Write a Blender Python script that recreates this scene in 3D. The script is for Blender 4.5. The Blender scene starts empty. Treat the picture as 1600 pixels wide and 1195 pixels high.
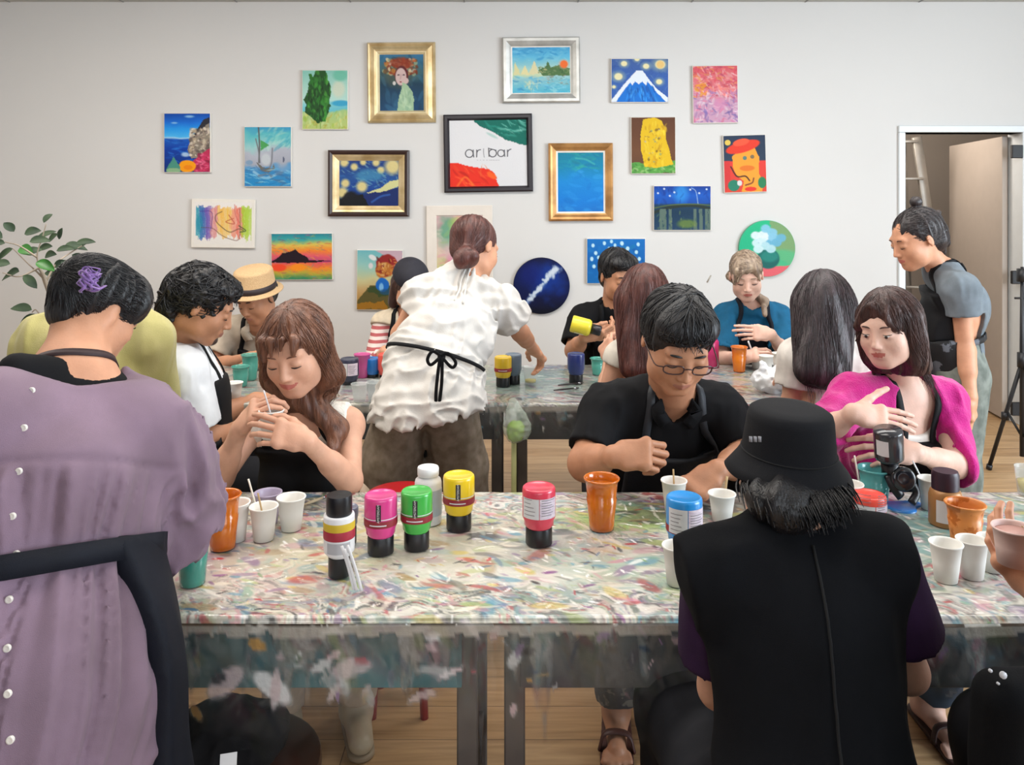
import bpy, math, random
import numpy as np
from mathutils import Vector, Matrix

SC = bpy.context.scene
COL = SC.collection
# ------------------------------------------------------------------ camera, world, lights, exposure
FPX = 1250.0; HOR = 322.0; CH = 1.5
def P(px, py, d):
    """point seen at photo position px,py that stands d metres into the room"""
    return np.array([(px-800.0)/FPX*d, d, CH-(py-HOR)/FPX*d])
cam_d = bpy.data.cameras.new('camera'); cam = bpy.data.objects.new('camera', cam_d); COL.objects.link(cam)
cam.location = (0, 0, CH); cam.rotation_euler = (math.pi/2, 0, 0)
cam_d.sensor_width = 36; cam_d.lens = 36*FPX/1600; cam_d.shift_y = -(597.5-HOR)/1600; cam_d.clip_start = 0.05
SC.camera = cam
SC.view_settings.view_transform = 'Standard'; SC.view_settings.look = 'None'
SC.view_settings.gamma = 1; SC.view_settings.use_curve_mapping = False
SC.view_settings.exposure = 0.0
W = bpy.data.worlds.new('World'); SC.world = W; W.use_nodes = True
W.node_tree.nodes['Background'].inputs[0].default_value = (0.80, 0.88, 1.0, 1)
W.node_tree.nodes['Background'].inputs[1].default_value = 1.0
def area(name, loc, aim, sx, sy, power, col):
    l = bpy.data.lights.new(name, 'AREA'); l.shape = 'RECTANGLE'; l.size = sx; l.size_y = sy
    l.energy = power; l.color = col
    o = bpy.data.objects.new(name, l); COL.objects.link(o); o.location = loc
    o.rotation_euler = (Vector(aim)-Vector(loc)).to_track_quat('-Z', 'Y').to_euler()
    return o
area('window_daylight_front', (1.8, -2.9, 2.0), (0.6, 5.0, 1.2), 5.0, 1.6, 78, (0.93, 0.97, 1.0))
area('window_daylight_right', (4.7, 0.9, 1.7), (0.0, 4.2, 1.0), 2.8, 2.0, 255, (0.80, 0.91, 1.0))
area('ceiling_panel_light', (-2.0, 3.4, 2.87), (-2.0, 3.9, 0), 2.4, 1.4, 105, (1.0, 0.93, 0.85))
area('ceiling_panel_light', (1.0, 3.5, 2.87), (1.0, 3.9, 0), 2.8, 1.4, 90, (1.0, 0.97, 0.93))
area('ceiling_panel_light', (-0.6, 1.6, 2.87), (-0.6, 1.7, 0), 2.4, 0.8, 34, (1.0, 0.95, 0.89))

# ------------------------------------------------------------------ scene helpers
def link(o, parent=None):
    COL.objects.link(o)
    if parent is not None: o.parent = parent
    return o
def thing(name, label, cat, loc=(0, 0, 0), rz=0, group=None):
    o = bpy.data.objects.new(name, None); o.empty_display_size = .05; COL.objects.link(o)
    o.location = tuple(loc); o.rotation_euler = (0, 0, rz); o['label'] = label; o['category'] = cat
    if group: o['group'] = group
    return o
def tag(o, label, cat, group=None, kind=None):
    o['label'] = label; o['category'] = cat
    if group: o['group'] = group
    if kind: o['kind'] = kind
    return o
def mobj(name, verts, faces, mats, parent=None, smooth=True, midx=None, world=True):
    """one mesh object; verts are in world space when parent is a thing made by thing()"""
    me = bpy.data.meshes.new(name)
    verts = np.asarray(verts, dtype=np.float64).reshape(-1, 3)
    if parent is not None and world:
        verts = inv_local(verts, parent)
    me.from_pydata([], [], [])
    faces = faces if isinstance(faces, list) else np.asarray(faces)
    if isinstance(faces, np.ndarray):
        nf, nc = faces.shape
        me.vertices.add(len(verts)); me.vertices.foreach_set('co', verts.ravel())
        me.loops.add(nf*nc); me.loops.foreach_set('vertex_index', faces.astype(np.int32).ravel())
        me.polygons.add(nf); me.polygons.foreach_set('loop_start', np.arange(0, nf*nc, nc, dtype=np.int32))
        me.update(calc_edges=True)
    else:
        me.from_pydata([tuple(v) for v in verts], [], faces)
    if not isinstance(mats, (list, tuple)): mats = [mats]
    for m in mats: me.materials.append(m)
    me.polygons.foreach_set('use_smooth', [smooth]*len(me.polygons))
    if midx is not None: me.polygons.foreach_set('material_index', np.asarray(midx, dtype=np.int32))
    me.validate(); me.update()
    return link(bpy.data.objects.new(name, me), parent)
def inv_local(v, parent):
    m = Matrix.Identity(4); chain = []
    q = parent
    while q is not None: chain.append(q); q = q.parent
    for q in reversed(chain): m = m @ Matrix.LocRotScale(q.location, q.rotation_euler, q.scale)
    mi = np.array(m.inverted()); return v @ mi[:3, :3].T + mi[:3, 3]

# mesh bags: (verts, faces(list)) joined
class MB:
    def __init__(s): s.v = []; s.f = []; s.m = []; s.n = 0
    def add(s, v, f, mi=0):
        v = np.asarray(v, float).reshape(-1, 3); s.v.append(v)
        for q in (f.tolist() if isinstance(f, np.ndarray) else f): s.f.append([i+s.n for i in q]); s.m.append(mi)
        s.n += len(v); return s
    def obj(s, name, mats, parent=None, smooth=True, auto=None, world=True):
        o = mobj(name, np.concatenate(s.v), s.f, mats, parent, smooth, s.m, world)
        if auto: sharp(o, auto)
        return o
def sharp(o, deg=35):
    me = o.data
    try: me.set_sharp_from_angle(angle=math.radians(deg))
    except Exception: pass
def nrm(v):
    v = np.asarray(v, float); return v/(np.linalg.norm(v)+1e-12)
def A(*a): return np.array(a, float)
def basis(z, x=None):
    z = nrm(z)
    if x is None: x = A(1, 0, 0) if abs(z[0]) < .9 else A(0, 1, 0)
    x = nrm(x-z*np.dot(x, z)); return np.stack([x, np.cross(z, x), z], 1)
def box_vf(c, h, R=None, bev=0.0):
    c = np.asarray(c, float); h = np.asarray(h, float)
    if bev <= 0:
        v = np.array([[sx, sy, sz] for sx in (-1, 1) for sy in (-1, 1) for sz in (-1, 1)], float)*h
        f = [[0, 1, 3, 2], [4, 6, 7, 5], [0, 4, 5, 1], [2, 3, 7, 6], [0, 2, 6, 4], [1, 5, 7, 3]]
    else:
        b = min(bev, .49*2*min(h)); v = []; idx = {}
        for sx in (-1, 1):
            for sy in (-1, 1):
                for sz in (-1, 1):
                    s = np.array([sx, sy, sz], float)
                    for a in range(3):
                        q = h-b; q = q.copy(); q[a] = h[a]; idx[(sx, sy, sz, a)] = len(v); v.append(s*q)
        v = np.array(v); f = []
        for a in range(3):
            o = [k for k in range(3) if k != a]
            for s in (-1, 1):
                q = []
                for (u, w) in ((-1, -1), (1, -1), (1, 1), (-1, 1)):
                    t = [0, 0, 0]; t[a] = s; t[o[0]] = u; t[o[1]] = w; q.append(idx[(*t, a)])
                f.append(q)
        for a in range(3):          # edges along axis a
            o = [k for k in range(3) if k != a]
            for u in (-1, 1):
                for w in (-1, 1):
                    t0 = [0, 0, 0]; t0[a] = -1; t0[o[0]] = u; t0[o[1]] = w; t1 = list(t0); t1[a] = 1
                    f.append([idx[(*t0, o[0])], idx[(*t0, o[1])], idx[(*t1, o[1])], idx[(*t1, o[0])]])
        for sx in (-1, 1):
            for sy in (-1, 1):
                for sz in (-1, 1): f.append([idx[(sx, sy, sz, a)] for a in range(3)])
        # fix winding
        for i, q in enumerate(f):
            p = v[q]; n = np.cross(p[1]-p[0], p[2]-p[0])
            if np.dot(n, p.mean(0)) < 0: f[i] = q[::-1]
    if R is not None: v = v @ np.asarray(R).T
    return v+c, f
def bar_vf(a, b, w, d, up=(0, 0, 1), bev=.002):
    a = np.asarray(a, float); b = np.asarray(b, float); z = nrm(b-a); R = basis(z, np.asarray(up, float) if abs(np.dot(nrm(up), z)) < .95 else A(1, 0, 0))
    return box_vf((a+b)/2, (w/2, d/2, np.linalg.norm(b-a)/2), R, bev)
def lathe_vf(prof, c=(0, 0, 0), seg=28, axis=(0, 0, 1), a0=0, a1=2*math.pi):
    """prof: list of (r,z)."""
    full = abs(a1-a0-2*math.pi) < 1e-6; n = seg if full else seg+1
    an = a0+(a1-a0)*np.arange(n)/seg; V = []
    for (r, z) in prof: V.append(np.stack([r*np.cos(an), r*np.sin(an), np.full(n, z)], 1))
    V = np.concatenate(V); F = []
    for i in range(len(prof)-1):
        for j in range(seg):
            k = (j+1) % n; F.append([i*n+j, i*n+k, (i+1)*n+k, (i+1)*n+j])
    R = basis(axis); V = V @ R.T
    return V+np.asarray(c, float), F
def catmull(pts, n=8):
    p = np.asarray(pts, float)
    if len(p) < 3: return np.array([p[0]+(p[-1]-p[0])*t for t in np.linspace(0, 1, n+1)])
    q = np.vstack([2*p[0]-p[1], p, 2*p[-1]-p[-2]]); out = []
    for i in range(1, len(q)-2):
        for t in np.arange(n)/n:
            out.append(.5*((2*q[i])+(-q[i-1]+q[i+1])*t+(2*q[i-1]-5*q[i]+4*q[i+1]-q[i+2])*t*t+(-q[i-1]+3*q[i]-3*q[i+1]+q[i+2])*t**3))
    out.append(p[-1]); return np.array(out)
def tube_vf(pts, r, seg=8, sm=0, flat=1.0, up=None, closed=False):
    p = catmull(pts, sm) if sm else np.asarray(pts, float); n = len(p)
    rr = np.interp(np.linspace(0, 1, n), np.linspace(0, 1, len(r)), r) if hasattr(r, '__len__') else np.full(n, r)
    T = np.gradient(p, axis=0); 
    if closed: T = np.roll(p, -1, 0)-np.roll(p, 1, 0)
    T /= (np.linalg.norm(T, axis=1, keepdims=True)+1e-12)
    x = basis(T[0], up)[:, 0]; V = []; an = np.arange(seg)*2*math.pi/seg
    for i in range(n):
        x = nrm(x-T[i]*np.dot(x, T[i])) if up is None else nrm(np.asarray(up, float)-T[i]*np.dot(up, T[i])); y = np.cross(T[i], x)
        V.append(p[i]+rr[i]*(np.outer(np.cos(an), x)+flat*np.outer(np.sin(an), y)))
    V = np.concatenate(V); F = []
    for i in range(n if closed else n-1):
        i2 = (i+1) % n
        for j in range(seg): k = (j+1) % seg; F.append([i*seg+j, i*seg+k, i2*seg+k, i2*seg+j])
    if not closed: F.append(list(range(seg))[::-1]); F.append([(n-1)*seg+j for j in range(seg)])
    return V, F
def slab_vf(poly, y0, y1):
    """poly in x,z extruded from y0 to y1"""
    n = len(poly); v = [(x, y0, z) for x, z in poly]+[(x, y1, z) for x, z in poly]
    return np.array(v, float), [list(range(n))[::-1], list(range(n, 2*n))]+[[i, (i+1) % n, n+(i+1) % n, n+i] for i in range(n)]

# ------------------------------------------------------------------ materials
def lin(c):
    if isinstance(c, str): c = [int(c[i:i+2], 16)/255 for i in (0, 2, 4)]
    return tuple(((x/12.92) if x <= .04045 else ((x+.055)/1.055)**2.4) for x in c[:3])
MC = {}
def mat(name, col, rough=.6, metal=0, var=.08, vs=12, bump=0, bs=60, sheen=0, sss=0, alpha=1, coat=0, trans=0, col2=None, stretch=(1, 1, 1), spec=.5, lo=.35, hi=.65, det=4, emit=0):
    key = name
    if key in MC: return MC[key]
    m = bpy.data.materials.new(name); m.use_nodes = True; nt = m.node_tree; b = nt.nodes['Principled BSDF']; N = nt.nodes.new; L = nt.links.new
    c = lin(col); b.inputs['Roughness'].default_value = rough; b.inputs['Metallic'].default_value = metal
    b.inputs['Specular IOR Level'].default_value = spec
    tc = N('ShaderNodeTexCoord'); mp = N('ShaderNodeMapping'); mp.inputs['Scale'].default_value = stretch; L(tc.outputs['Object'], mp.inputs[0])
    nz = N('ShaderNodeTexNoise'); nz.inputs['Scale'].default_value = vs; nz.inputs['Detail'].default_value = det; L(mp.outputs[0], nz.inputs[0])
    rp = N('ShaderNodeValToRGB'); rp.color_ramp.elements[0].position = lo; rp.color_ramp.elements[1].position = hi
    if col2 is None: c0 = [x*(1-var) for x in c]; c1 = [min(1, x*(1+var)) for x in c]
    else: c0 = c; c1 = lin(col2)
    rp.color_ramp.elements[0].color = (*c0, 1); rp.color_ramp.elements[1].color = (*c1, 1)
    L(nz.outputs[0], rp.inputs[0]); L(rp.outputs[0], b.inputs['Base Color'])
    if bump:
        n2 = N('ShaderNodeTexNoise'); n2.inputs['Scale'].default_value = bs; n2.inputs['Detail'].default_value = 3; L(mp.outputs[0], n2.inputs[0])
        bp = N('ShaderNodeBump'); bp.inputs['Strength'].default_value = min(1, bump); bp.inputs['Distance'].default_value = .004; L(n2.outputs[0], bp.inputs['Height']); L(bp.outputs[0], b.inputs['Normal'])
    if sheen: b.inputs['Sheen Weight'].default_value = sheen; b.inputs['Sheen Roughness'].default_value = .5
    if sss: b.inputs['Subsurface Weight'].default_value = sss; b.inputs['Subsurface Radius'].default_value = (.012, .005, .003); b.inputs['Subsurface Scale'].default_value = 1.0
    if coat: b.inputs['Coat Weight'].default_value = coat; b.inputs['Coat Roughness'].default_value = .15
    if trans: b.inputs['Transmission Weight'].default_value = trans
    if emit: b.inputs['Emission Color'].default_value = (*c, 1); b.inputs['Emission Strength'].default_value = emit
    if alpha < 1: b.inputs['Alpha'].default_value = alpha
    MC[key] = m; return m
def cattr_mat(name, rough=.55, bump=.3, alpha=False, coat=0):
    if name in MC: return MC[name]
    m = bpy.data.materials.new(name); m.use_nodes = True; nt = m.node_tree; b = nt.nodes['Principled BSDF']
    a = nt.nodes.new('ShaderNodeVertexColor'); a.layer_name = 'paint'; nt.links.new(a.outputs[0], b.inputs['Base Color'])
    if alpha: nt.links.new(a.outputs[1], b.inputs['Alpha'])
    b.inputs['Roughness'].default_value = rough; b.inputs['Specular IOR Level'].default_value = .5 if coat else .18
    if coat: b.inputs['Coat Weight'].default_value = coat; b.inputs['Coat Roughness'].default_value = .12
    if bump:
        tc = nt.nodes.new('ShaderNodeTexCoord'); n2 = nt.nodes.new('ShaderNodeTexNoise'); n2.inputs['Scale'].default_value = 90; nt.links.new(tc.outputs['Object'], n2.inputs[0])
        bp = nt.nodes.new('ShaderNodeBump'); bp.inputs['Strength'].default_value = bump; bp.inputs['Distance'].default_value = .002
        nt.links.new(n2.outputs[0], bp.inputs['Height']); nt.links.new(bp.outputs[0], b.inputs['Normal'])
    MC[name] = m; return m

# ------------------------------------------------------------------ noise + signed-distance modelling
_r = np.random.default_rng(7); _T = _r.random((32, 32, 32))
def noise3(p):
    i = np.floor(p).astype(int); f = p-i; f = f*f*(3-2*f); i %= 32; j = (i+1) % 32
    x0, y0, z0 = i[..., 0], i[..., 1], i[..., 2]; x1, y1, z1 = j[..., 0], j[..., 1], j[..., 2]; fx, fy, fz = f[..., 0], f[..., 1], f[..., 2]
    a = _T[x0, y0, z0]*(1-fx)+_T[x1, y0, z0]*fx; b = _T[x0, y1, z0]*(1-fx)+_T[x1, y1, z0]*fx
    c = _T[x0, y0, z1]*(1-fx)+_T[x1, y0, z1]*fx; d = _T[x0, y1, z1]*(1-fx)+_T[x1, y1, z1]*fx
    return (a*(1-fy)+b*fy)*(1-fz)+(c*(1-fy)+d*fy)*fz
def rc(a, b, r1, r2, cut=None, flat=None, seg=None):
    """tapered capsule; cut=(point,normal) keeps the side against the normal; flat=(dir,factor) squashes the section"""
    a = np.asarray(a, float); b = np.asarray(b, float); ba = b-a; L2 = max(ba @ ba, 1e-9)
    if cut is not None: cp = np.asarray(cut[0], float); cn = nrm(cut[1])
    if flat is not None: fd = nrm(flat[0]); fd = nrm(fd-ba*(fd @ ba)/L2); fs = flat[1]
    def fn(p):
        q = p-a; t = np.clip((q @ ba)/L2, 0, 1); e = q-t[..., None]*ba
        if flat is not None: s = e @ fd; e = e+(s/fs-s)[..., None]*fd
        d = np.sqrt((e*e).sum(-1))-(r1+(r2-r1)*t)
        if flat is not None: d = d*min(1, (1+fs)/2)
        if cut is not None: d = np.maximum(d, (p-cp) @ cn)
        return d
    R = max(r1, r2)*(max(1, flat[1]) if flat is not None else 1)
    return fn, np.minimum(a, b)-R, np.maximum(a, b)+R
def ell(c, r, R=None):
    c = np.asarray(c, float); r = np.asarray(r, float) if hasattr(r, '__len__') else np.full(3, float(r)); M = np.eye(3) if R is None else np.asarray(R)
    def fn(p):
        q = (p-c) @ M; k0 = np.sqrt(((q/r)**2).sum(-1)); k1 = np.sqrt(((q/(r*r))**2).sum(-1))+1e-9
        return k0*(k0-1)/k1
    e = (np.abs(M)*r).sum(1) if R is not None else r
    return fn, c-e, c+e
def rbox(c, h, rad, R=None):
    c = np.asarray(c, float); h = np.asarray(h, float); M = np.eye(3) if R is None else np.asarray(R)
    def fn(p):
        q = np.abs((p-c) @ M)-h; return np.sqrt((np.maximum(q, 0)**2).sum(-1))+np.minimum(q.max(-1), 0)-rad
    e = np.abs(M) @ (h+rad); return fn, c-e, c+e
def half(pt, n):
    pt = np.asarray(pt, float); n = nrm(n); return (lambda p: (p-pt) @ n), A(-1e3, -1e3, -1e3), A(1e3, 1e3, 1e3)
class Blob:
    def __init__(s, k=.02): s.ops = []; s.k = k; s.disp = None; s.post = []
    def u(s, *pr, k=None):
        for p in pr: s.ops.append(('u', p, s.k if k is None else k))
        return s
    def s(s_, *pr, k=.004):
        for p in pr: s_.ops.append(('s', p, k))
        return s_
    def i(s, p, k=.004): s.ops.append(('i', p, k)); return s
    def bounds(s):
        U = [o[1] for o in s.ops if o[0] == 'u']; lo = np.min([u[1] for u in U], 0); hi = np.max([u[2] for u in U], 0)
        for o in s.ops:
            if o[0] == 'i': lo = np.maximum(lo, o[1][1]-.01); hi = np.minimum(hi, o[1][2]+.01)
        return lo, hi
    def ev(s, p):
        v = np.full(p.shape[:-1], 1.0)
        for op, (fn, lo, hi), k in s.ops:
            d = fn(p); v = comb(op, v, d, k)
        if s.disp is not None: v = v+s.disp(p)
        return v
    def mesh(s, h=.008):
        lo, hi = s.bounds(); lo = lo-3*h; hi = hi+3*h; n = np.ceil((hi-lo)/h).astype(int)+1
        ax = [lo[i]+h*np.arange(n[i]) for i in range(3)]; V = np.full(n, 1.0, np.float64)
        for op, (fn, a, b), k in s.ops:
            pad = k+2.5*h
            if op == 'i': sl = [slice(0, n[i]) for i in range(3)]
            else: sl = [slice(max(0, int((a[i]-pad-lo[i])/h)), min(n[i], int((b[i]+pad-lo[i])/h)+2)) for i in range(3)]
            if any(q.stop <= q.start for q in sl): continue
            p = np.stack(np.meshgrid(*[ax[i][sl[i]] for i in range(3)], indexing='ij'), -1)
            V[tuple(sl)] = comb(op, V[tuple(sl)], fn(p), k)
        if s.disp is not None:
            m = np.abs(V) < .035; ii = np.nonzero(m); p = np.stack([ax[k][ii[k]] for k in range(3)], -1); V[ii] += s.disp(p)
        for (fn, a, b), k in s.post:
            sl = [slice(max(0, int((a[i]-.02-lo[i])/h)), min(n[i], int((b[i]+.02-lo[i])/h)+2)) for i in range(3)]
            if any(q.stop <= q.start for q in sl): continue
            p = np.stack(np.meshgrid(*[ax[i][sl[i]] for i in range(3)], indexing='ij'), -1); V[tuple(sl)] = comb('s', V[tuple(sl)], fn(p), k)
        return nets(V, lo, h)
def comb(op, v, d, k):
    if op == 'u':
        hh = np.maximum(k-np.abs(v-d), 0)/k; return np.minimum(v, d)-hh*hh*k*.25
    if op == 's':
        d = -d
    hh = np.maximum(k-np.abs(v-d), 0)/k; return np.maximum(v, d)+hh*hh*k*.25
def nets(V, lo, h):
    S = V < 0; n = V.shape
    c = np.zeros((n[0]-1, n[1]-1, n[2]-1), np.int8)
    for dx in (0, 1):
        for dy in (0, 1):
            for dz in (0, 1): c += S[dx:n[0]-1+dx, dy:n[1]-1+dy, dz:n[2]-1+dz]
    act = (c > 0) & (c < 8); I = np.stack(np.nonzero(act), 1); idx = np.full(act.shape, -1, np.int64); idx[act] = np.arange(len(I))
    acc = np.zeros((len(I), 3)); cnt = np.zeros(len(I))
    cor = [(0, 0, 0), (1, 0, 0), (0, 1, 0), (1, 1, 0), (0, 0, 1), (1, 0, 1), (0, 1, 1), (1, 1, 1)]
    val = [V[I[:, 0]+a, I[:, 1]+b, I[:, 2]+c_] for a, b, c_ in cor]
    for i in range(8):
        for bit in (1, 2, 4):
            if i & bit: continue
            j = i | bit; a = val[i]; b = val[j]; x = (a < 0) != (b < 0); t = np.where(x, a/(a-b+1e-15), 0)
            pa = np.array(cor[i], float); pb = np.array(cor[j], float); acc += np.where(x[:, None], pa+(pb-pa)*t[:, None], 0); cnt += x
    P_ = lo+h*(I+acc/cnt[:, None]); F = []
    for ax in range(3):
        a = [slice(None)]*3; b = [slice(None)]*3; a[ax] = slice(0, n[ax]-1); b[ax] = slice(1, n[ax])
        x = S[tuple(a)] != S[tuple(b)]; E = np.stack(np.nonzero(x), 1); o = [k for k in range(3) if k != ax]
        if ax == 1: o = o[::-1]
        ok = (E[:, o[0]] > 0) & (E[:, o[1]] > 0) & (E[:, o[0]] < n[o[0]]-1) & (E[:, o[1]] < n[o[1]]-1); E = E[ok]
        def g(d0, d1):
            q = E.copy(); q[:, o[0]] -= d0; q[:, o[1]] -= d1; return idx[q[:, 0], q[:, 1], q[:, 2]]
        Q = np.stack([g(1, 1), g(0, 1), g(0, 0), g(1, 0)], 1); fl = ~S[E[:, 0], E[:, 1], E[:, 2]]; Q[fl] = Q[fl][:, ::-1]; F.append(Q)
    return P_, np.concatenate(F)
def joinvf(*vf):
    n = 0; V = []; F = []
    for v, f in vf: V.append(v); F.append(np.asarray(f)+n); n += len(v)
    return np.concatenate(V), np.concatenate(F)
def folds(amp, fh=28, fv=7, seed=0, warp=.02, updir=(0, 0, 1), big=0.0):
    u = nrm(updir)
    def fn(p):
        q = p+seed*3.17; w = noise3(q*9+3)-.5; s = q @ u; hvec = q-s[..., None]*u
        X = hvec*fh+(w*warp*fh*2)[..., None]+(s*fv)[..., None]*u
        a = np.sqrt((2*noise3(X)-1)**2+.006); b = np.sqrt((2*noise3(X*1.9+7.3)-1)**2+.006)
        o = amp*.72*(1.9*(a-.28)+.9*(b-.28))
        if big: o = o+big*(noise3(q*11)-.5)
        return o
    return fn
# ------------------------------------------------------------------ people library
def skin_mat(name, c): return mat(name, c, .5, var=.06, vs=30, sss=.06, bump=.10, bs=220, spec=.35)
def fabric(name, c, rough=.85, var=.10, vs=25, bump=.22, bs=900, sheen=.0, **k): return mat(name, c, rough, var=var, vs=vs, bump=bump, bs=bs, sheen=sheen, spec=.25, **k)
def hair_mat(name, c, c2, rough=.42): return mat(name, c, rough, col2=c2, vs=60, stretch=(1, 1, .12), bump=.6, bs=260, spec=.5, lo=.3, hi=.8)
class Head:
    """local axes: x person's left, y face forward, z up.  yaw 0 faces the camera, + turns to the viewer's right"""
    def __init__(s, c, yaw=0, pitch=0, roll=0, sc=1.0):
        y, p, r = [math.radians(a) for a in (yaw, pitch, roll)]
        F = A(math.sin(y)*math.cos(p), -math.cos(y)*math.cos(p), -math.sin(p)); U = A(math.sin(y)*math.sin(p), -math.cos(y)*math.sin(p), math.cos(p))
        L = np.cross(U, F); L *= -1
        L = np.cross(F, U)      # person's left
        U2 = U*math.cos(r)+L*math.sin(r); L2 = L*math.cos(r)-U*math.sin(r)
        s.M = np.stack([L2, F, U2], 1); s.c = np.asarray(c, float); s.s = sc
    def w(s, x, y, z): return s.c+s.M @ (A(x, y, z)*s.s)
    def ell(s, c, r, rot=None): return ell(s.w(*c), np.asarray(r, float)*s.s, s.M if rot is None else s.M @ rot)
    def rc(s, a, b, r1, r2, **k): return rc(s.w(*a), s.w(*b), r1*s.s, r2*s.s, **k)
    def loc(s, p): return ((p-s.c) @ s.M)/s.s
def rotx(a): a = math.radians(a); return np.array([[1, 0, 0], [0, math.cos(a), -math.sin(a)], [0, math.sin(a), math.cos(a)]])
def roty(a): a = math.radians(a); return np.array([[math.cos(a), 0, math.sin(a)], [0, 1, 0], [-math.sin(a), 0, math.cos(a)]])
def rotz(a): a = math.radians(a); return np.array([[math.cos(a), -math.sin(a), 0], [math.sin(a), math.cos(a), 0], [0, 0, 1]])
def head_prims(B, H, neck, male=False, smile=0.0, nr=.05, back=False):
    j = 1.06 if male else .97
    S = H; B.k = .016
    B.u(S.ell((0, -.012, .030), (.076, .096, .086)), S.ell((0, .022, -.012), (.066, .074, .090)))
    B.u(S.rc((-.030*j, .030, -.066), (.030*j, .030, -.066), .036, .036), k=.03)
    B.u(S.rc((-.010*j, .066, -.092), (.010*j, .066, -.092), .020, .020), k=.03)
    B.u(S.ell((.040, .056, -.030), (.026, .026, .028)), S.ell((-.040, .056, -.030), (.026, .026, .028)), k=.02)
    if not back:
        B.s(S.ell((.033, .106, .004), (.020, .018, .013)), S.ell((-.033, .106, .004), (.020, .018, .013)), k=.016)
        B.u(S.rc((-.040, .078, .026), (.040, .078, .026), .010, .010), k=.014)
        for sx in (1, -1): B.u(S.ell((sx*.0315, .0795, .003), (.0165, .0135, .0115)), k=.004)
        B.u(S.rc((0, .088, .012), (0, .107, -.030), .0065, .0095), k=.010)
        B.u(S.ell((.0105, .097, -.035), (.0075, .010, .0065)), S.ell((-.0105, .097, -.035), (.0075, .010, .0065)), k=.006)
        B.u(S.ell((0, .082, -.058), (.026, .016, .018)), k=.012)
        w = .021+.006*smile; u = .007*smile
        for sx in (1, -1):
            B.u(S.rc((0, .0975, -.0555), (sx*w, .0855, -.0585+u), .0042, .0018), k=.004)
            B.u(S.rc((0, .0955, -.0655), (sx*w*.9, .085, -.0605+u), .0050, .0018), k=.004)
        B.s(S.rc((-w, .0925, -.0592+u), (0, .1045, -.0602), .0010, .0016), S.rc((0, .1045, -.0602), (w, .0925, -.0592+u), .0016, .0010), k=.003)
    for sx in (1, -1):
        B.u(S.ell((sx*.0785, -.008, -.004), (.0078, .015, .027), rotz(-sx*20) @ rotx(-8)), k=.006)
        B.s(S.ell((sx*.089, -.002, .002), (.006, .009, .018)), k=.004)
    nb = np.asarray(neck, float); top = S.w(0, -.022, -.055)
    B.u(rc(top, nb, nr*S.s, nr*1.08*S.s), k=.022)
def lip_mask(H, v, f, smile=0.0):
    L = H.loc(v[f].mean(1)); wl = .022+.005*smile; x = np.clip(np.abs(L[:, 0])/wl, 0, 1)
    zc = -.0606+.006*smile*x*x
    return (np.abs(L[:, 0]) < wl) & (L[:, 1] > .080) & (np.abs(L[:, 2]-zc) < .0068*np.sqrt(1-x*x)+.0006)
def eye_parts(H, root, dark, eyes='down', brow=1.0, lash=1.0, iris=None):
    S = H
    for sx in (1, -1):
        pts = [S.w(sx*x, y, z) for x, y, z in ((.014, .0905, .0225), (.026, .0935, .0275), (.038, .0895, .0275), (.050, .0755, .0215))]
        MB().add(*tube_vf(pts, [.0018*S.s, .0030*S.s*brow, .0026*S.s*brow, .0010*S.s], 6, 4, flat=.8)).obj('eyebrow', dark, root)
        dz = -.006 if eyes == 'down' else .0025
        pts = [S.w(sx*(.0315+x), .0795+.0140*math.sqrt(max(0, 1-(x/.0185)**2))*math.cos(.5), dz-.0028*math.cos(x/.0165*1.4)+.002) for x in np.linspace(-.0155, .0165, 7)]
        MB().add(*tube_vf(pts, [.0006*S.s, .0016*S.s*lash, .0009*S.s], 5)).obj('eyelashes', mat('lash_dark', '2a201e', .6), root)
        if eyes == 'open':
            R = S.M @ rotx(-90) @ rotz(0); EW = MB(); ir = iris or (0, 0)
            e = lathe_vf([(0, .0003), (.0078, -.0004), (.0098, -.0040)], (0, 0, 0), 16); q = e[0]*A(1, .48, 1)
            EW.add(q*S.s @ R.T+S.w(sx*.0315, .0925, -.0005), e[1], 0)
            v, f = lathe_vf([(0, .0005), (.0046, .0003), (.0050, -.0010), (.0044, -.003)], (0, 0, 0), 14)
            EW.add(v*S.s @ R.T+S.w(sx*.0315+ir[0], .0932, -.0005+ir[1]), f, 1)
            EW.obj('eye', [mat('eye_white', 'ded6d2', .3), mat('iris_dark', '2c1c16', .25)], root)
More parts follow.
